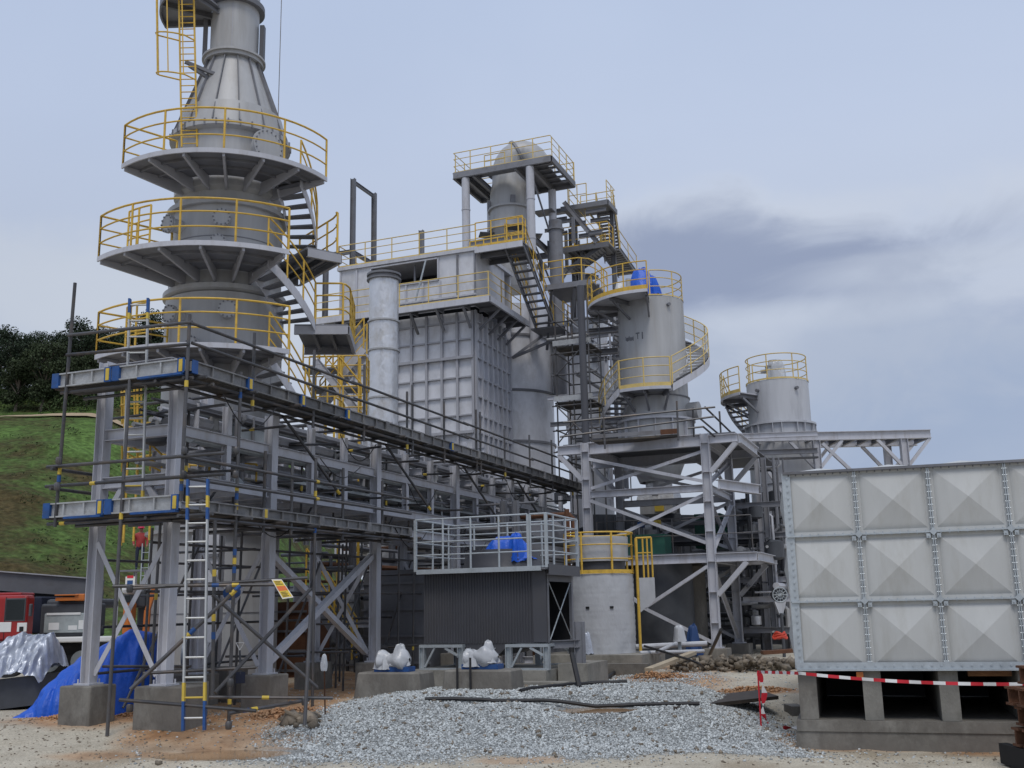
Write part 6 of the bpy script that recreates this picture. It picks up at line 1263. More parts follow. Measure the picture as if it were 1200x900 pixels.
# plinth
zp0 = T0.z - .025; zbase = atd(1010, 842, 16.95).z
pl_ = thing('tank_plinth', T0 - V((0, 0, T0.z)), 'stained concrete plinth walls carrying the panel tank above dark gaps', 'plinth')
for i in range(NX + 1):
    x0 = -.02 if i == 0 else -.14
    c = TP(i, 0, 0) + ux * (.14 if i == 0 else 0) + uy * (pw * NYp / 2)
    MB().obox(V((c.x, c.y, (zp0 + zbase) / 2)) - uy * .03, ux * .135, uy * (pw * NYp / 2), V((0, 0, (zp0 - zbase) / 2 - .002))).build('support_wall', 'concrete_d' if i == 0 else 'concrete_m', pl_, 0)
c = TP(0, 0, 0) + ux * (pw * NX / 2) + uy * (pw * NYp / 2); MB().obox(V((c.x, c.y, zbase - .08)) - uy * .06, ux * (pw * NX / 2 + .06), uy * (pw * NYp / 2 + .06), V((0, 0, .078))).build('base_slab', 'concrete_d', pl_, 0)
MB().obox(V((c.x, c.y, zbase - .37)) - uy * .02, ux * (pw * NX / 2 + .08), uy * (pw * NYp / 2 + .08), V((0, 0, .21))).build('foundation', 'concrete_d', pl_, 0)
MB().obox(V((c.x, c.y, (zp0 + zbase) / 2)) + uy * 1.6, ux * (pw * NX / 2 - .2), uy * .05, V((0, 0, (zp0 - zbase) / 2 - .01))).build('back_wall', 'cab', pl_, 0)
q = TP(2.55, .25, 0); o = MB().obox((q.x, q.y, zp0 - .055), ux * .3, uy * .1, V((0, 0, .04))).build('timber_packer', 'wood', None, 0, loc=q); tag(o, 'brown timber packer wedged under the panel tank beside its second gap', 'timber')
q = TP(3.5, .2, 0); o = MB(); drape(o, (q.x, q.y, zp0 - .16), (.16, 0), (0, .1), .13, 4); o = o.build('blue_rag', 'tarp', None, 50, loc=q); tag(o, 'crumpled blue sheet tucked under the panel tank above the third gap', 'sheet')
q = TP(.85, -.06, 0); o = MB().obox((q.x, q.y, zp0 - .06), ux * .05, uy * .03, V((0, 0, .045))).build('brick_packer', 'orange', None, 0, loc=q); tag(o, 'small orange brick packer under the first tank panel seam', 'brick')

# ------------------------------------------------------------------ black cladded cooling unit
KY = 21.3; k0 = aty(497, 752, KY); k1 = aty(642, 752, KY); kx0, kx1 = k0.x, k1.x; kz0 = aty(570, 754, KY).z; kz1 = aty(642, 663, KY).z; kyb = KY + 1.75
ku = thing('cooling_unit', ((kx0 + kx1) / 2, KY, .5), 'dark corrugated cooling unit on galvanised legs with railed roof deck', 'cooling unit')
mb = MB(); n = 44; row0 = []; row1 = []
for i in range(n * 4 + 1):
    u = i / (n * 4); ph_ = i % 4; d_ = (0, .028, .028, 0)[ph_] if i < n * 4 else 0
    row0.append((kx0 + (kx1 - kx0) * u, KY - d_, kz0)); row1.append((kx0 + (kx1 - kx0) * u, KY - d_, kz1 - .08))
mb.grid([row0, row1]); mb.build('corrugated_cladding', 'dark', ku, 20)
MB().box(kx0, kx1 - .02, KY + .03, KY + .06, kz0, kz1 - .08).box(kx0, kx0 + .05, KY + .061, kyb, kz0, kz1 - .08).build('back_sheet', 'dark', ku, 0)
MB().box(kx1 - .3, kx1, KY - .04, KY - .03, kz0 + .02, kz1 - .05).build('corner_flashing', 'dark', ku, 0)
xm0, xm1 = aty(536, 760, KY).x, aty(598, 760, KY).x; zc = aty(566, 768, KY).z
mb = MB(); mb.add([(xm0, KY, kz0 - .003), (xm1, KY, kz0 - .003), (xm1 - .28, KY, zc), (xm0 + .25, KY, zc), (xm0, kyb, kz0 - .003), (xm1, kyb, kz0 - .003), (xm1 - .28, kyb, zc), (xm0 + .25, kyb, zc)], [(3, 2, 1, 0), (0, 1, 5, 4), (1, 2, 6, 5), (2, 3, 7, 6), (3, 0, 4, 7), (4, 5, 6, 7)]); mb.build('basin', 'dark', ku, 0)
for f in (.25, .5, .72): MB().tube((xm0 + (xm1 - xm0) * f, KY + .0, kz0 - .1), (xm0 + (xm1 - xm0) * f, KY - .02, kz0 - .1), .014, 6).build('bolt', 'galv', ku)
# open right side
for y in (KY + .1, kyb - .05): MB().box(kx1 - .07, kx1, y - .05, y + .05, kz0, kz1 - .1).build('side_post', 'steel_d', ku, 0)
MB().box(kx1 - .06, kx1 + .003, KY + .16, kyb - .11, kz1 - .32, kz1 - .1).build('side_header', 'dark', ku, 0); MB().box(kx1 - .06, kx1 + .003, KY + .16, kyb - .11, kz0 - .1, kz0 + .02).build('side_sill', 'dark', ku, 0)
MB().box(kx1 - 1.2, kx1 - 1.15, KY + .1, kyb, kz0, kz1 - .1).build('inner_shade_wall', 'black', ku, 0); MB().box(kx0 + .06, kx1 - .08, kyb - .03, kyb + .01, kz0, kz1 - .1).build('rear_shade_wall', 'black', ku, 0)  # walls coloured black so the open side looks deep in shade
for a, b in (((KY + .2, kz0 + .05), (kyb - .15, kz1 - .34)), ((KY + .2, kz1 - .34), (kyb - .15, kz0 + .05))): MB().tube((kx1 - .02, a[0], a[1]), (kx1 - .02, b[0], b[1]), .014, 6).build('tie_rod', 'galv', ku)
MB().box(kx0 - .06, kx1 + .12, KY - .22, kyb + .12, kz1 - .075, kz1 - .045).build('roof_deck', 'steel_d', ku, 0); MB().beam((kx0 - .06, KY - .22, kz1 - .05), (kx1 - .02, KY - .22, kz1 - .05), .1, .07, k='C').build('deck_edge', 'galv', ku, 0)
MB().beam((kx1 + .12, KY - .22, kz1 - .08), (kx1 + .12, kyb + .1, kz1 - .08), .22, .06, k='C').build('deck_edge', 'dark', ku, 0)
zr2 = kz1 - .04; hr = aty(628, 602, KY - .2).z - zr2
rx0, rx1 = kx0 - .1, kx1 + .1
for pts_, st in (([(rx0, KY - .2, zr2), (kx1 - .32, KY - .2, zr2)], .62), ([(kx1 - .26, KY - .2, zr2), (rx1, KY - .2, zr2), (rx1, kyb + .1, zr2)], .9), ([(rx1, kyb + .1, zr2), (rx0, kyb + .1, zr2), (rx0, KY - .2, zr2)], .8)):
    h = MB(); rail(h, pts_, hr, (.02, .31, .56, .8), .022, .024, st); h.build('handrail', 'galv', ku)
for x, y in ((rx0, KY - .2), (kx1 - .3, KY - .2), (rx1, kyb + .1), (rx1, KY - .2)): MB().obox((x, y - .01, zr2 + hr / 2), (.03, 0, 0), (0, .03, 0), (0, 0, hr / 2)).build('rail_post', 'galv', ku, 0)
fc = ((kx0 + kx1) / 2 + .1, (KY + kyb) / 2); MB().lathe(fc, [(zr2, .95), (zr2 + .1, .88), (zr2 + .44, .82), (zr2 + .44, .76), (zr2 + .1, .8)], 40, caps=False).build('fan_cowl', 'dark', ku); MB().lathe(fc, [(zr2 + .2, .1), (zr2 + .4, .1)], 12).build('fan_hub', 'steel_d', ku)
for k in range(4): a = pi / 2 * k; d = V((cos(a), sin(a), 0)); MB().obox(V((*fc, zr2 + .3)) + d * .45, d * .36, V((-d.y, d.x, 0)) * .1 + V((0, 0, .05)), V((0, 0, .008))).build('fan_blade', 'steel_d', ku, 0)
o = thing('blue_tarp', (*fc, zr2 + .44), 'small royal blue tarp draped over the fan on the cooling unit roof', 'tarp'); mb = MB(); drape(mb, (fc[0] + .22, fc[1] - .3, zr2 + .22), (.55, .06), (0, .42), .50, 21, amp=.2, fold=.22); drape(mb, (fc[0] + .5, fc[1] - .45, zr2 + .15), (.2, 0), (0, .25), .62, 25, amp=.2, fold=.22); mb.build('sheet', 'tarp', o, 50)
# galvanised leg stands
for a, b in ((493, 544), (594, 645)):
    x0, x1 = aty(a, 785, KY - .1).x, aty(b, 785, KY - .1).x; zt_2 = kz0 - .015; zb_ = aty(570, 785, KY - .1).z
    for y in (KY - .12, kyb - .1):
        for x in (x0 + .06, x1 - .06): MB().beam((x, y, zb_ + .04), (x, y, zt_2 - .06), .12, .12, (1, 0, 0)).build('leg', 'galv', ku, 0)
        MB().beam((x0, y, zt_2 - .03), (x1, y, zt_2 - .03), .06, .12, k='B').beam((x0, y, zb_ + .02), (x1, y, zb_ + .02), .04, .12, k='B').build('leg_rail', 'galv', ku, 0)
        MB().beam((x0 + .13, y - .03, zb_ + .06), (x0 + .36, y - .03, zt_2 - .07), .04, .04, k='B').beam((x1 - .13, y - .03, zb_ + .3), (x1 - .42, y - .03, zt_2 - .07), .05, .04, k='B').build('leg_brace', 'galv', ku, 0)
    for x in (x0 + .06, x1 - .06): MB().beam((x, KY - .05, zt_2 - .03), (x, kyb - .16, zt_2 - .03), .055, .1, k='B').build('leg_rail', 'galv', ku, 0)
zpl = aty(570, 785, KY - .1).z
o = MB().box(kx0 - .25, kx1 + .05, KY - .3, kyb + .2, .1, zpl).build('concrete_plinth', 'concrete', None, 0, loc=(kx0, KY, .1)); tag(o, 'long concrete plinth under the galvanised legs of the cooling unit', 'plinth')
o = MB().box(kx1 + .1, kx1 + .75, KY + .3, kyb, .1, zpl + .1).build('concrete_plinth', 'concrete', None, 0, loc=(kx1, KY, .1)); tag(o, 'short concrete block right of the cooling unit legs', 'plinth')
o = MB().box(kx1 - .5, kx1 + .6, KY - .75, KY - .32, .3, zpl - .2).build('concrete_slab', 'concrete', None, 0, loc=(kx1, KY - .5, .3)); tag(o, 'low concrete slab edge in front of the cooling unit plinth', 'slab')
o = MB().beam((kx1 + .02, KY + .2, zpl + .5), (kx1 + .55, KY + .7, zpl + .5), .16, .1).beam((kx1 + .5, KY + .6, zpl + .1), (kx1 + .5, KY + .6, zpl + .95), .2, .16, (1, 0, 0)).build('steel_bracket', 'steel_d', None, 0, loc=(kx1 + .3, KY + .5, zpl)); tag(o, 'dull grey steel bracket post beside the right legs of the cooling unit', 'bracket')
# pumps in plastic
def pump(px, py, dep, label, blab, w_=.5, seed=1, legs=False):
    q = atd(px, py, dep); bz = q.z
    b = MB(); b.add([(q.x - .75, q.y - .32, .2), (q.x + .75, q.y - .32, .2), (q.x + .75, q.y + .4, .2), (q.x - .75, q.y + .4, .2), (q.x - .62, q.y - .28, bz), (q.x + .68, q.y - .28, bz), (q.x + .68, q.y + .34, bz), (q.x - .62, q.y + .34, bz)], [(0, 3, 2, 1), (4, 5, 6, 7), (0, 1, 5, 4), (1, 2, 6, 5), (2, 3, 7, 6), (3, 0, 4, 7)])
    o = b.build('concrete_block', 'concrete_d', None, 0, loc=(q.x, q.y, .2)); bv = o.modifiers.new('bevel', 'BEVEL'); bv.width = .03; tag(o, blab, 'concrete block', 'concrete blocks carrying the pumps')
    t = thing('wrapped_pump', (q.x, q.y, bz), label, 'pump', 'plastic wrapped pumps')
    MB().box(q.x - .34, q.x + .38, q.y - .13, q.y + .16, bz + .002, bz + .09).build('base_frame', 'blue', t, 0)
    MB().tube((q.x - .28, q.y, bz + .2), (q.x + .14, q.y, bz + .2), .1, 16).build('motor', 'dark', t)
    mb = MB(); rows = []
    for i in range(17):
        u = i / 16; row = []
        for j in range(25):
            a = 2 * pi * (j % 24) / 24; r = (.20 + .05 * sin(u * 9 + seed)) * min(1, 3.2 * sqrt(min(u, 1 - u) + .006)) * 1.25
            r *= 1 + .22 * noise.noise(V((u * 5, cos(a) * 1.5 + seed, sin(a) * 1.5))) + .1 * noise.noise(V((u * 13, cos(a) * 4, sin(a) * 4 + seed)))
            row.append((q.x - .34 + .68 * u, q.y + r * .66 * cos(a) * 1.05, bz + .21 + r * .66 * sin(a)))
        rows.append(row)
    mb.grid(rows); drape(mb, (q.x + .16, q.y - .02, bz + .10), (.15, 0), (0, .13), .40, seed + 3, amp=.35, fold=.35, n=26, rows=12, topr=.5); drape(mb, (q.x - .16, q.y - .03, bz + .04), (.19, 0), (0, .14), .30, seed + 9, amp=.35, fold=.35, n=26, rows=12, topr=.6); mb.build('plastic_wrap', 'wrap', t, 50)
    if legs:
        for dx in (-.32, -.06): o2 = MB().tube((q.x + dx, q.y - .36, bz - .35), (q.x + dx, q.y - .36, bz + .22), .022, 8).build('support_rod', 'rubber', t)
pump(461, 787, 20.6, 'white plastic wrapped pump on the left concrete block beside rack columns', 'concrete block under the left wrapped pump', seed=1)
pump(564, 784, 20.1, 'white plastic wrapped pump on the right block in front of the cooling unit', 'concrete block under the right wrapped pump', seed=2, legs=True)

# ------------------------------------------------------------------ wrapped round tank
wc = atd(706, 765, 29); wr = .9; wz0 = wc.z; wz1 = atd(706, 673, 28.2).z
wt = thing('wrapped_tank', (wc.x, wc.y, wz0), 'round tank wrapped in pale plastic sheet with yellow railing on top', 'tank')
P = []; n = 64; rows = 30
for i in range(rows + 1):
    z = wz0 + (wz1 - wz0) * i / rows; row = []
    for j in range(n + 1):
        a = 2 * pi * (j % n) / n; r = wr + .012 * noise.noise(V((cos(a) * 3, sin(a) * 3, z * 3))) + .05 * sst(.35, 0, i / rows) * noise.noise(V((cos(a) * 6, sin(a) * 6, z * 1.5))) + .006 * sin(z * 40)
        row.append((wc.x + r * cos(a), wc.y + r * sin(a), z))
    P.append(row)
MB().grid(P).build('plastic_sheet', 'wrap', wt, 60); MB().lathe(wc, [(wz1, wr - .01), (wz1 + .06, wr * .8), (wz1 + .14, .1)], 48).build('top', 'wrap', wt)
for a in (-95, -55): MB().sector(wc, wr + .012, wr + .03, R(a - 3), R(a + 3), wz0 + 1.15, wz0 + 1.21).build('dark_tag', 'black', wt, 0)
h = MB(); rail(h, arc(wc, wr + .02, 0, 2 * pi, wz1 + .02, 40), 1.08, (.36, .7), .024, .03, .85, .1); h.build('handrail', 'yellow', wt)
MB().lathe(wc, [(wz1 + .35, wr - .12), (wz1 + 1.0, wr - .1), (wz1 + 1.02, .1)], 40).build('wrapped_dome', 'wrap', wt); MB().lathe(wc, [(wz1 + .1, wr - .2), (wz1 + .34, wr - .2)], 40).build('dark_neck', 'dark', wt)
q = atd(752, 672, 28.6); lx = q.x - .12
h = MB()
for dx in (0, .18, .3, .42): h.tube((lx + dx, q.y, wz1 - .1 if dx else wz0), (lx + dx, q.y, wz1 + .95), .024 if dx else .04, 6)
h.tube((lx, q.y, wz1 + .95), (lx + .42, q.y, wz1 + .95), .03, 6).tube((lx, q.y, wz1 + .55), (lx + .42, q.y, wz1 + .55), .018, 6); h.build('ladder_cage', 'yellow', wt)
mb = MB(); mb.grid([[V((lx + .05 + .42 * i / 6, q.y - .03 + .05 * noise.noise(V((i, j, 1))), wz1 - .1 - .9 * j / 6 * (1 - .35 * i / 6))) for i in range(7)] for j in range(7)]); mb.build('loose_sheet', 'wrap', wt, 60)
mb = MB(); drape(mb, (wc.x - .1, wc.y - 1.0, wz0), (.14, 0), (0, .07), .55, 7, n=16, rows=8, amp=.3); mb.build('loose_sheet', 'silver', wt, 60)
o = MB().tube((wc.x - .28, wc.y - 1.0, wz0 - .05), (wc.x - .22, wc.y - .95, wz0 + .35), .05, 8).build('drain_pipe', 'white', wt)
MB().box(wc.x - 1.15, wc.x - .98, wc.y - .75, wc.y - .6, wz0 + .8, wz0 + 1.1).build('meter_box', 'galv', wt, 0)
o = MB().box(wc.x - 1.5, wc.x + 1.4, wc.y - 1.25, wc.y + 1.2, .2, wz0 - .003).build('concrete_plinth', 'concrete', None, 0, loc=(wc.x, wc.y, .2)); tag(o, 'low concrete plinth under the plastic wrapped round tank', 'plinth')
q = atd(545, 795, 20)
o = MB().box(wc.x - 1.9, wc.x + 1.9, wc.y - 2.6, wc.y - 2.35, .3, .82).build('concrete_kerb', 'concrete_d', None, 0, loc=(wc.x, wc.y - 2.5, .3)); tag(o, 'dark concrete kerb wall in front of the wrapped tank', 'kerb')
q = atd(796, 747, 28.5); o = thing('wrapped_valve', q, 'small white wrapped valve on low pipes right of the wrapped tank', 'wrapped valve'); mb = MB(); drape(mb, (q.x, q.y, q.z - .12), (.14, 0), (0, .14), .42, 17, n=16, rows=8, amp=.4, topr=.8); mb.build('sheet', 'wrap', o, 60); MB().tube((q.x, q.y, .5), (q.x, q.y, q.z), .05, 8).build('stem', 'galv', o)
for k, (pa, pb, r) in enumerate((((745, 758, 28.8), (828, 754, 29), .07), ((750, 765, 28.2), (825, 763, 28.6), .05), ((770, 764, 28), (792, 754, 29), .05))):
    a, b = atd(*pa), atd(*pb); o = MB().tube(a, b, r, 10).build('grey_pipe', 'plate_b', None, loc=a); tag(o, ('thicker grey pipe lying behind the white wrapped valve', 'thinner grey pipe lying in front of the white wrapped valve', 'short slanted grey pipe left of the white wrapped valve')[k], 'pipe', 'grey pipes lying near the wrapped valve')
q = atd(813, 745, 30.5); o = thing('blue_sheet', (q.x, q.y, .6), 'blue sheet bundle hanging behind the lower brace of the silo frame', 'sheet'); mb = MB(); drape(mb, (q.x, q.y, .75), (.2, 0), (0, .2), .85, 31, amp=.45, fold=.4); mb.build('sheet', mat('dull_blue_sheet', (.02, .055, .16), .6), o, 50)
# wall fan and red reel
q = atd(914, 697, 33); o = thing('fan', (q.x, q.y, .5), 'round guarded fan with grey motor stand left of the panel tank', 'fan')
mb = MB(); mb.path([q + RT * .22 * cos(t) + V((0, 0, .22 * sin(t))) for t in np.linspace(0, 2 * pi, 28)[:-1]], .018, 6, closed=True)
for k in range(6): d = RT * cos(pi * k / 6) * .21 + V((0, 0, .21 * sin(pi * k / 6))); mb.tube(q - d, q + d, .008, 5)
mb.path([q + RT * .12 * cos(t) + V((0, 0, .12 * sin(t))) for t in np.linspace(0, 2 * pi, 20)[:-1]], .008, 5, closed=True); mb.build('guard', 'galv', o); MB().tube(q + FW * .05, q + FW * .4, .19, 16).build('motor', 'cab', o); MB().add([q - RT * .18 - V((0, 0, .2)), q + RT * .18 - V((0, 0, .2)), q + RT * .05 - V((0, 0, .6)), q - RT * .05 - V((0, 0, .6)), q - RT * .18 - V((0, 0, .2)) + FW * .2, q + RT * .18 - V((0, 0, .2)) + FW * .2, q + RT * .05 - V((0, 0, .6)) + FW * .2, q - RT * .05 - V((0, 0, .6)) + FW * .2], [(0, 1, 2, 3), (7, 6, 5, 4), (0, 4, 5, 1), (1, 5, 6, 2), (2, 6, 7, 3), (3, 7, 4, 0)]).build('bracket', 'plate_b', o, 0); MB().tube((q.x, q.y, .4), (q.x, q.y, q.z - .55), .05, 8).build('stand', 'cab', o)
q = atd(914, 747, 32); o = MB()
for k in range(3): o.path([q + RT * (.2 - .03 * k) * cos(t) + FW * .12 * sin(t) + V((0, 0, .06 * k + .03 * sin(3 * t + k))) for t in np.linspace(0, 2 * pi, 20)[:-1]], .035, 6, closed=True)
o = o.build('hose_coil', mat('coral_red', (.6, .07, .04), .5), None, loc=q); tag(o, 'small coil of bright red hose on the ground near the fan', 'hose')
q0, q1 = atd(893, 765, 31), atd(935, 762, 31); o = MB().beam(q0, q1, .1, .35, k='B').build('steel_channel', 'rust', None, 0, loc=q0); tag(o, 'rusty steel plank lying at the foot of the shaded legs', 'plank')
# hoses, pipes and plate on the gravel
def lay(pts, name, r, m, label, cat, n=8, lift=0.0):
    P = [V((p.x, p.y, gh(p.x, p.y) + r + lift)) for p in pts]; o = MB().path(P, r, n).build(name, m, None, loc=P[0]); return tag(o, label, cat)
def gp(px, py):
    r = ray(px, py); r = r / r.dot(FW); t = 10.0
    while t < 40:
        p = EYE + r * t
        if p.z < gh(p.x, p.y): return V((p.x, p.y, gh(p.x, p.y)))
        t += .04
    return EYE + r * 28
def dense(pts, k=6):
    o = []
    for a, b in zip(pts, pts[1:]): o += [a.lerp(b, i / k) for i in range(k)]
    return o + [pts[-1]]
pa, pb = gp(498, 822), gp(820, 829)
P = [pa.lerp(pb, i / 40) for i in range(41)]; zz_ = [max(gh(p.x, p.y), 0) for p in P]
P = [V((p.x, p.y, max(zz_[max(0, i - 4):i + 5]) + .03)) for i, p in enumerate(P)]
o = MB().path(P, .032, 8).build('black_pipe', 'rubber', None, loc=P[0]); tag(o, 'long thin black pipe lying straight across the gravel mound', 'pipe')
c0_, c1_ = gp(804, 834), gp(914, 840); c0_ = gp(790, 833); c = [c0_, c1_, c1_ + FW * 1.5, c0_ + FW * 1.3]
zt_2 = max(c0_.z, c1_.z) + .05
mb = MB(); mb.add([V((p.x, p.y, zt_2)) for p in c] + [V((p.x, p.y, zt_2 - .06)) for p in c], [(0, 1, 2, 3), (7, 6, 5, 4), (0, 4, 5, 1), (1, 5, 6, 2), (2, 6, 7, 3), (3, 7, 4, 0)]); o = mb.build('steel_plate', 'darkplate', None, 0, loc=c[0]); tag(o, 'dark steel plate lying at the right end of the black pipe', 'plate')
a = gp(930, 838); o = MB().obox(V((a.x, a.y + .15, gh(a.x, a.y) + .06)), RT * .12, FW * .3, V((0, 0, .1))).build('concrete_offcut', 'concrete_d', None, 0, loc=a); tag(o, 'grey concrete offcut between steel plate and tank plinth', 'concrete')
hz = lambda p, h_: V((p.x, p.y, gh(p.x, p.y) + h_))
P = [hz(gp(705, 800), .03), hz(gp(725, 790), .12), hz(gp(745, 779), .3), hz(gp(765, 774), .42), hz(gp(790, 776), .3), hz(gp(815, 783), .05)]
def smooth_path(P, k=8):
    out = []
    for i in range(len(P) - 1):
        p0, p1, p2, p3 = P[max(0, i - 1)], P[i], P[i + 1], P[min(len(P) - 1, i + 2)]
        for j in range(k): t = j / k; out.append(.5 * ((2 * p1) + (p2 - p0) * t + (2 * p0 - 5 * p1 + 4 * p2 - p3) * t * t + (3 * p1 - p0 - 3 * p2 + p3) * t ** 3))
    return out + [P[-1]]
mb = MB(); mb.path(smooth_path(P), .04, 8); mb.path(smooth_path([p + FW * .25 + V((0, 0, -.02)) for p in P]), .04, 8); o = mb.build('black_hose', 'rubber', None, loc=P[0]); tag(o, 'looped black rubber hose rising over the gravel near the wrapped tank', 'hose')
lay(dense([gp(610, 812), gp(650, 806), gp(690, 803), gp(735, 801)], 6), 'black_hose', .035, 'rubber', 'flat black hose lying along the ground before the wrapped tank', 'hose')
P = [hz(gp(742, 783), .05), hz(gp(780, 768), .15), hz(gp(812, 777), .1), hz(gp(830, 785), .03)]; o = MB().path(smooth_path([atd(755, 757, 28.3), atd(785, 766, 27.5), atd(815, 776, 26), hz(gp(826, 786), .03)]), .03, 8).build('black_hose', 'rubber', None, loc=P[0]); tag(o, 'thin black hose running down from the grey pipes to the gravel', 'hose')
a, b = gp(828, 776), atd(845, 738, 26.2); a.z += .02; o = MB().tube(a, b, .045, 8).build('black_pipe', 'rubber', None, loc=a); tag(o, 'slanted black pipe sticking out of the gravel by the silo frame leg', 'pipe')
a, b = gp(679, 806), atd(670, 765, 20.6); o = MB().tube(a, b, .05, 8).lathe(b, [(b.z, .055), (b.z + .1, .05)], 8).build('black_pipe', 'rubber', None, loc=a); tag(o, 'upright black pipe stub right of the cooling unit legs', 'pipe')
a = atd(660, 790, 24); o = MB().beam(atd(760, 785, 25.5), atd(812, 765, 28), .08, .2, k='B').build('pale_timber', mat('pale_timber', (.4, .34, .25), .8), None, 0, loc=a); tag(o, 'pale timber plank leaning by the low grey pipes', 'plank')
# marker rod
a = gp(381, 838); o = thing('marker_rod', a, 'thin rusty rod with crumpled plastic tied on top, left of the mound', 'rod'); b = atd(380, 778, 17.9); MB().tube(a, b, .012, 6).build('rod', 'rust', o); mb = MB(); drape(mb, b - V((0, 0, .12)), (.06, 0), (0, .05), .27, 44, n=22, rows=12, amp=.6, fold=.7, topr=.7, flare=-.2); mb.build('plastic_bag', 'film', o, 60)
# barrier tape
a = gp(892, 852); top = atd(888, 786, a.dot(FW)); o = thing('barrier_post', a, 'thin red post wound with red and white tape before the tank', 'post'); MB().tube(a, top, .014, 8).build('rod', 'tapered', o)
def tape(pts, label, w_=.046, seg=.16, tw=0.0):
    pts = [V(p) for p in pts]; L_ = sum((b - a).length for a, b in zip(pts, pts[1:])); n = max(4, int(L_ / seg)); Q = along(pts, L_ / (n * 4)); mb = MB()
    E2 = []
    for i, p in enumerate(Q):
        th = tw * i / len(Q) + .18 * sin(i * .3) + .1 * noise.noise(V((i * .2, tw, 0))); d = (Q[min(i + 1, len(Q) - 1)] - Q[max(i - 1, 0)]).normalized(); sd = d.cross(V((0, 0, 1))).normalized() if abs(d.z) < .95 else RT
        up = V((0, 0, 1)) if abs(d.z) < .7 else RT; u = up * cos(th) + sd * sin(th); E2 += [p - u * w_ / 2, p + u * w_ / 2]
    mb.v = [tuple(p) for p in E2]
    for i in range(len(Q) - 1): mb.f.append((2 * i, 2 * i + 2, 2 * i + 3, 2 * i + 1)); mb.m.append((i // 4) % 2)
    return tag(mb.build('barrier_tape', ('tapered', 'tapewhite'), None, 60, loc=pts[0]), label, 'tape')
t0 = top - V((0, 0, .02)); e0 = atd(938, 789, 16.35); e = atd(1245, 801, 14.6); pts_ = [t0.lerp(e0, i / 4) for i in range(4)]
for i in range(15): u = i / 14; p = e0.lerp(e, u); p.z = p.z - .06 * 4 * u * (1 - u); pts_.append(p)
tape(pts_, 'red and white barrier tape stretched along the tank plinth', tw=.0)
tape([top + V((0, 0, -.02)) + RT * .02, top.lerp(a, .4) + RT * .09, top.lerp(a, .75) + RT * .03, a.lerp(top, .06) + RT * .12], 'loose end of red and white tape hanging down the barrier post', .07, tw=9)
p1, p2 = gp(918, 856), gp(952, 858); tape([hz(p1, .03), hz(p1.lerp(p2, .5), .07), hz(p2, .03)], 'crumpled scrap of red and white tape lying on the gravel', .09, tw=5)
# rusty steel stack at the right edge
rs = atd(1216, 888, 13.6); gz_ = gh(rs.x, rs.y); o = thing('rusty_beam_stack', (rs.x, rs.y, gz_), 'stack of rusty steel sections at the bottom right picture edge', 'steel stack')
z = gz_ + .02; lay_h = (aty(1195, 785, rs.y).z - gz_) / 5
for k in range(5):
    zz_ = z + lay_h * (k + .5)
    if k == 0:
        for dx in (.12, .8): MB().beam(rs + RT * dx - V((0, 0, rs.z - zz_)) - FW * .1, rs + RT * dx - V((0, 0, rs.z - zz_)) + FW * 1.2, lay_h, .12, k='B').build('bearer', 'black', o, 0)
    else:
        off = (-.03, .02, -.1, .06)[k - 1]
        for j in range(3): c0 = rs + RT * (off + .09 + .02 * k) + FW * (.12 + .3 * j); c0.z = zz_; MB().beam(c0, c0 + RT * 1.6, lay_h * .9, .2, k='I', tf=.03, tw=.03).build('section', 'rust', o, 0)

# ------------------------------------------------------------------ left side: tarps, lorries, excavator
g0 = atd(92, 838, 19.2)
tb = thing('blue_tarp', (g0.x, g0.y, gh(g0.x, g0.y)), 'large bright blue tarp draped over a heap behind the corner pedestal', 'tarp')
rows = []
c0 = atd(14, 838, 20.3); c1 = atd(172, 832, 20.9); gzz = gh(g0.x, g0.y) - .02
for i in range(101):
    u = i / 100; row = []
    prof_ = (0.02 + .62 * sst(.02, .36, u) + .42 * sst(.25, .5, u) + .34 * sst(.5, .8, u)) * (1 - .9 * sst(.93, 1.0, u) ** 1.5)
    for j in range(61):
        v = j / 60; s = sin(pi * v) ** .55 if 0 < v < 1 else 0
        p = c0.lerp(c1, u) + FW * ((v - .30) * 1.9 * (.55 + .5 * prof_)); f = noise.noise(V((u * 7, v * 2.0, 3))) * .12 + (abs(noise.noise(V((u * 8.5 + v * 1.5, v * 1.8, 6)))) - .2) * .13 + (abs(noise.noise(V((u * 21 + v * 7, v * 6, 2)))) - .2) * .045
        hgt = prof_ * s * 1.08; p = p - FW * f * .9 * (1 - s * .4) + RT * .06 * noise.noise(V((u * 5, v * 9, 1)))
        p.z = gzz + max(0, hgt + f * .6 * (1 if 0 < v < 1 else 0) * min(1, prof_ * 2)); row.append(p)
    rows.append(row)
MB().grid(rows).build('sheet', 'tarp', tb, 60)
o = MB().add([V((*(c0.lerp(c1, .35).xy), gzz)), V((*(c0.lerp(c1, .95).xy), gzz)), V((*((c0.lerp(c1, .7) + FW * .5).xy), gzz)), V((*((c0.lerp(c1, .75)).xy), gzz + .9))], [(0, 1, 3), (1, 2, 3), (2, 0, 3), (0, 2, 1)]).build('covered_heap', 'concrete_d', tb, 0)
sv = thing('silver_tarp', atd(25, 815, 21.5), 'crinkled silver grey tarp over a low machine at the left edge', 'tarp')
q = atd(18, 812, 21.5); gq = gh(q.x, q.y); rows = []
d0 = atd(-60, 815, 21.5); d1 = atd(66, 800, 22.3)
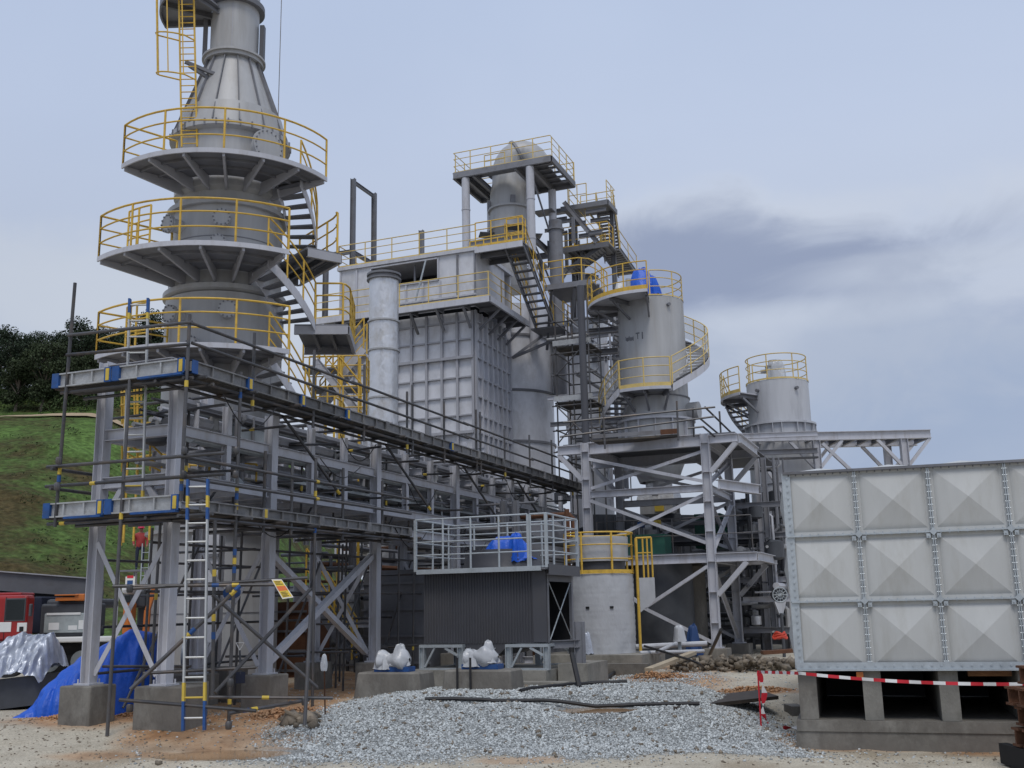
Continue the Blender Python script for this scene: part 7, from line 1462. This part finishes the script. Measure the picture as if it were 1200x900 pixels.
for i in range(91):
    u = i / 90; row = []; pr = (.75 + .35 * sst(.1, .75, u)) * (1 - .55 * sst(.93, 1, u))
    for j in range(61):
        v = j / 60; s = sin(pi * (.12 + .82 * v)) ** .6; p = d0.lerp(d1, u) + FW * ((v - .5) * 1.6); f = noise.noise(V((u * 6, v * 4, 13))) * .13 + (abs(noise.noise(V((u * 14, v * 8, 16)))) - .2) * .14 + (abs(noise.noise(V((u * 34, v * 20, 6)))) - .2) * .05
        if v < .5: s = sst(-.05, .42, v) * .72 + .28
        p = p - FW * f * .8 + RT * f * .4; p.z = gq + .38 + pr * s * .95 + f * .7 + .12 * (1 - sst(0, .2, v)) * noise.noise(V((u * 12, 0, 4))); row.append(p)
    rows.append(row)
MB().grid(rows).build('sheet', 'silver', sv, 60); c = d0.lerp(d1, .55); MB().obox((c.x, c.y, gq + .3), (d1 - d0) * .42, FW * .6, V((0, 0, .28))).build('covered_machine', 'cab', sv, 0)
q = atd(30, 800, 24); o = MB().beam(atd(-60, 812, 22.9) * 1, atd(75, 806, 22.9), .35, .5, k='B').build('concrete_kerb', 'concrete_d', None, 0, loc=q); tag(o, 'low stained concrete kerb behind the silver tarp', 'kerb')
def vbox(par, name, px0, px1, py0, py1, dep, thick, m, bev=0.03):
    """box seen from the front: spans picture corners at one depth and runs back"""
    a = atd((px0 + px1) / 2, (py0 + py1) / 2, dep); hw = abs(px1 - px0) / 2 * dep / F; hh_ = abs(py1 - py0) / 2 * dep / F
    o = MB().obox(a + FW * thick / 2, RT * hw, FW * thick / 2, V((0, 0, hh_))).build(name, m, par, 0)
    if bev: b = o.modifiers.new('bevel', 'BEVEL'); b.width = bev; b.segments = 2
    return o
# red lorry
rl = thing('red_lorry', atd(10, 770, 27), 'red lorry cab with dark side window and white stripes at left', 'lorry')
cab = vbox(rl, 'cab', -60, 30, 699, 752, 27, .45, 'red', .08); vbox(cab, 'window', 7, 28, 703, 726, 26.985, .03, 'glass', .01); vbox(cab, 'stripe', -60, 12, 730, 741, 26.985, .03, 'white', .005); vbox(cab, 'stripe', 20, 31, 730, 740, 26.985, .03, 'white', .005); vbox(cab, 'dark_mark', 22.5, 27, 734.5, 740, 26.97, .02, 'black', 0)
vbox(cab, 'door_seam', 5.2, 5.8, 701, 751, 26.99, .02, 'black', 0); vbox(cab, 'window_frame', 5.5, 29.5, 701.5, 727.5, 26.99, .02, 'cab', .01); vbox(rl, 'roof_spoiler', -60, 24, 695, 699, 27.2, .8, 'red', .04); vbox(rl, 'step', -60, 30, 752, 755, 26.9, .3, 'cab', .02); vbox(rl, 'mirror', 33.5, 36.5, 708, 722, 26.6, .1, 'cab', .02); vbox(rl, 'chassis', -60, 34, 753, 764, 27.3, 1.8, 'black', .02)
def wheel(par, px, py, dep, r, w_=.28):
    c = atd(px, py, dep); t_ = MB().path([c, c + FW * w_], r, 28).build('wheel', 'rubber', par); MB().path([c - FW * .01, c + FW * .05], r * .55, 18).build('rim', 'galv', t_)
for px in (-20, 8): wheel(rl, px, 771, 27.05, .48)
# dark lorry with flat bed
dl_ = thing('dark_lorry', atd(80, 770, 28), 'dark lorry with pale windscreen and orange rack on the roof', 'lorry')
cb = vbox(dl_, 'cab', 47, 108, 708, 746, 28.2, .9, 'cab', .06); vbox(cb, 'windscreen', 52, 105, 719, 741, 28.15, .04, 'screen', .02); vbox(cb, 'sun_strip', 55, 94, 718, 720.5, 28.13, .03, 'white', 0)
for a, b, c, d in ((57, 69, 730, 738), (80, 90, 733, 738), (92, 99, 727, 737)): vbox(cb, 'windscreen_patch', a, b, c, d, 28.14, .02, 'white', 0)  # small white patches set on the windscreen
vbox(dl_, 'roof_hood', 54, 108, 702, 713, 28.3, 1.9, 'cab', .08); rk = vbox(dl_, 'roof_rack', 65, 89, 700, 704, 28.1, .8, 'orange', .01); vbox(rk, 'rack_rail', 64, 91, 696.5, 698, 28.05, .9, 'orange', .01); vbox(rk, 'beacon', 87, 99, 696, 704, 28.1, .4, 'orange', .03)
vbox(dl_, 'bumper', 50, 181, 746, 752, 27.7, .5, 'white', .03); vbox(dl_, 'side_frame', 38, 48, 700, 742, 28.6, 1.4, 'denim', .04)
for px in (58, 95): wheel(dl_, px, 775, 28.4, .5)
vbox(dl_, 'under_body', 40, 175, 753, 768, 28.4, 2.0, 'black', .02)
# crane boom lying over the lorries
bm = thing('crane_boom', atd(40, 690, 29), 'long grey box crane boom lying across above the lorries', 'crane boom')
p, q = atd(-80, 676, 28.2), atd(118, 690, 31); d_ = (q - p); MB().beam(p, q, .50, .45, k='B').build('boom', 'steel_d', bm, 0); MB().beam(p + V((0, 0, .26)) - FW * .05, q + V((0, 0, .26)) - FW * .05, .03, .5, k='B').build('top_flange', 'steel', bm, 0); MB().beam(p - V((0, 0, .3)), q - V((0, 0, .3)), .08, .35, k='B').build('lower_rail', 'black', bm, 0)
for t in np.linspace(.3, .95, 6): c = p.lerp(q, t) - V((0, 0, .42)); MB().box(c.x - .1, c.x + .1, c.y - .1, c.y + .1, c.z - .12, c.z + .1).build('hanger', 'cab' if int(t * 10) % 2 else 'wood', bm, 0)
for px, d2 in ((-40, 29), (112, 31.2)): c = atd(px, 700, d2); MB().beam((c.x, c.y, .4), (c.x, c.y, c.z + .2), .3, .3, (1, 0, 0)).build('trestle', 'steel_d', bm, 0)
# orange excavator
ex = thing('excavator', atd(150, 760, 25), 'orange excavator with white cab roof glimpsed between the rack columns', 'excavator')
vbox(ex, 'body', 143, 153, 706, 744, 25.5, .4, 'orange', .06); vbox(ex, 'cab_frame', 144, 170, 692, 712, 26, 1.6, 'cab', .05); vbox(ex, 'cab_roof', 141, 153, 684, 696, 25.4, 1.2, 'white', .1); vbox(ex, 'cab_window', 146, 152, 698, 706, 25.47, .02, 'glass', 0)
P = [atd(171, 740, 25.4), atd(173, 715, 25.4), atd(179, 698, 25.4), atd(181, 690, 25.4)]
MB().beam(P[1], P[3], .11, .09, k='B').beam(P[0], P[1], .13, .1, k='B').build('arm', 'orange', ex, 0); vbox(ex, 'track', 140, 195, 752, 770, 25.6, .6, 'rubber', .1); vbox(ex, 'engine_cover', 160, 176, 706, 746, 26.4, 1.2, 'cab', .05)
vbox(ex, 'grey_rail', 158, 190, 746, 750, 25.2, .1, 'galv', 0)
o = vbox(None, 'timber_crate', 158, 180, 752, 786, 24.2, 1.0, 'wood', .02); tag(o, 'brown timber crate between blue tarp and second rack column', 'crate')
for k in range(3): pass
p, q = atd(152, 795, 22.8), atd(183, 783, 22.8); o = MB().beam(p, q, .12, .14).build('rust_bar', 'rust', None, 0, loc=p); tag(o, 'dark rusty bar leaning in front of the timber crate', 'bar')
q = atd(235, 768, 22.6); o = thing('pipe_flange_spool', q, 'white flanged pipe spool lying behind the aluminium ladder', 'pipe spool'); MB().path([q - RT * .25, q + RT * .2], .26, 24).build('spool', 'plate', o); MB().path([q - RT * .3, q - RT * .24], .36, 24).build('flange', 'galv', o)
o = MB().box(q.x - .5, q.x + .9, q.y - .3, q.y + .4, .3, q.z - .24).build('concrete_block', 'concrete_d', None, 0, loc=(q.x, q.y, .3)); tag(o, 'concrete block under the white flanged pipe spool', 'concrete block')
q0, q1 = atd(205, 800, 19.4), atd(240, 800, 19.2); c = (q0 + q1) / 2; o = MB().obox((c.x, c.y, .6), RT * .28, FW * .2, V((0, 0, .42))).build('concrete_block', 'concrete', None, 0, loc=(c.x, c.y, .2)); tag(o, 'pale streaked concrete block right of the wide pedestal', 'concrete block')
# shovel, bucket
q = atd(282, 790, 19.8); o = thing('shovel', q, 'shovel with white handle grip standing against the rack footing', 'shovel'); tp2 = atd(281, 762, 19.8); MB().tube(q, tp2, .018, 6).build('shaft', 'cab', o); MB().path([tp2, tp2 + RT * -.07 + V((0, 0, .13)), tp2 + RT * .07 + V((0, 0, .13))], .014, 6, closed=True).build('grip', 'white', o); MB().obox(q - V((0, 0, .06)), RT * .08, FW * .015, V((0, 0, .1))).build('blade', 'denim', o, 0)
q = atd(268, 696, 19.5); o = MB().tube(q, q + RT * .06 + FW * .2 + V((0, 0, .05)), .12, 16).build('blue_flange_cap', 'blue', None, loc=q); tag(o, 'round blue plastic flange cap above the scaffold brace crossing', 'cap')

# ------------------------------------------------------------------ person on a small access platform
pf_ = atd(163, 668, 43); fz = pf_.z
ap = thing('access_platform', (pf_.x, pf_.y, .4), 'small grey steel access platform with ladder beside the chimney foot', 'platform')
MB().box(pf_.x - .7, pf_.x + .8, pf_.y - .5, pf_.y + .6, fz - .06, fz).build('deck', 'steel_d', ap, 0)
for dx, dy in ((-.65, -.45), (.75, -.45), (-.65, .55), (.75, .55)): MB().beam((pf_.x + dx, pf_.y + dy, .4), (pf_.x + dx, pf_.y + dy, fz - .06), .1, .1, (1, 0, 0)).build('leg', 'steel', ap, 0)
h = MB()
for dx in (.62, .98): h.tube((pf_.x + dx, pf_.y - .6, .4), (pf_.x + dx, pf_.y - .6, fz + 1.0), .025, 6)
for k in range(14): z = .7 + k * .3; h.tube((pf_.x + .62, pf_.y - .6, z), (pf_.x + .98, pf_.y - .6, z), .014, 6)
h.build('ladder', 'galv', ap)
per = thing('person', (pf_.x, pf_.y, fz), 'person in red jacket and red helmet standing on the access platform', 'person')
J = [(0, .95, 0), (.0, 1.15, 0), (0, 1.38, 0), (0, 1.50, 0), (0, 1.60, 0.01), (0, 1.70, .01),
     (.10, .9, 0), (.11, .5, .03), (.11, .09, -.01), (.12, .04, .14), (-.10, .9, 0), (-.11, .5, .03), (-.11, .09, -.01), (-.12, .04, .14),
     (.20, 1.40, 0), (.27, 1.14, .02), (.25, .95, .2), (.24, .9, .28), (-.20, 1.40, 0), (-.27, 1.14, .02), (-.25, .98, .22), (-.24, .94, .3)]
E_ = [(0, 1), (1, 2), (2, 3), (3, 4), (4, 5), (0, 6), (6, 7), (7, 8), (8, 9), (0, 10), (10, 11), (11, 12), (12, 13), (2, 14), (14, 15), (15, 16), (16, 17), (2, 18), (18, 19), (19, 20), (20, 21)]
Rr = [(.16, .11), (.15, .11), (.17, .11), (.06, .06), (.085, .1), (.075, .09), (.09, .09), (.065, .065), (.045, .05), (.045, .035), (.09, .09), (.065, .065), (.045, .05), (.045, .035), (.075, .07), (.05, .05), (.038, .038), (.035, .03), (.075, .07), (.05, .05), (.038, .038), (.035, .03)]
me = bpy.data.meshes.new('body'); fr_ = (EYE - per.location); fr_.z = 0; fr_.normalize(); rt_ = V((-fr_.y, fr_.x, 0))
me.from_pydata([tuple(rt_ * x + fr_ * y + V((0, 0, z))) for x, z, y in J], E_, [])
bo = bpy.data.objects.new('body', me); COL.objects.link(bo); bo.parent = per
sk = bo.modifiers.new('skin', 'SKIN'); sv_ = me.skin_vertices[0].data
for i, r in enumerate(Rr): sv_[i].radius = r
sv_[0].use_root = True; ss = bo.modifiers.new('sub', 'SUBSURF'); ss.levels = ss.render_levels = 2
dg = bpy.context.evaluated_depsgraph_get(); nm = bpy.data.meshes.new_from_object(bo.evaluated_get(dg)); bo.modifiers.clear(); bo.data = nm; nm.name = 'body'
nm.materials.clear()
for m_ in ('denim', 'jacket', 'skin'): nm.materials.append(M[m_])
for p in nm.polygons:
    c = p.center; lat = abs(c.dot(rt_)); p.material_index = 2 if (c.z > 1.49 or (c.z < 1.02 and c.dot(fr_) > .2 and lat > .18)) else (1 if c.z > .92 or lat > .19 else 0); p.use_smooth = True
hp_ = V((pf_.x, pf_.y, fz)); hc = hp_ + V((0, 0, 1.66)); MB().lathe((hc.x + fr_.x * .01, hc.y + fr_.y * .01), [(hc.z, .155), (hc.z + .012, .155), (hc.z + .02, .128), (hc.z + .08, .115), (hc.z + .125, .075), (hc.z + .14, .01)], 24).build('helmet', 'helmet', per)
for s in (-1, 1):
    MB().lathe(hp_ + rt_ * .032 * s + fr_ * .098, [(fz + 1.62, .004), (fz + 1.628, .011), (fz + 1.636, .004)], 10).build('eye', 'black', per)
MB().obox(hp_ + fr_ * .108 + V((0, 0, 1.595)), rt_ * .012, fr_ * .016, V((0, 0, .022))).build('nose', 'skin', per); MB().obox(hp_ + fr_ * .097 + V((0, 0, 1.555)), rt_ * .025, fr_ * .006, V((0, 0, .006))).build('mouth', 'jacket', per)
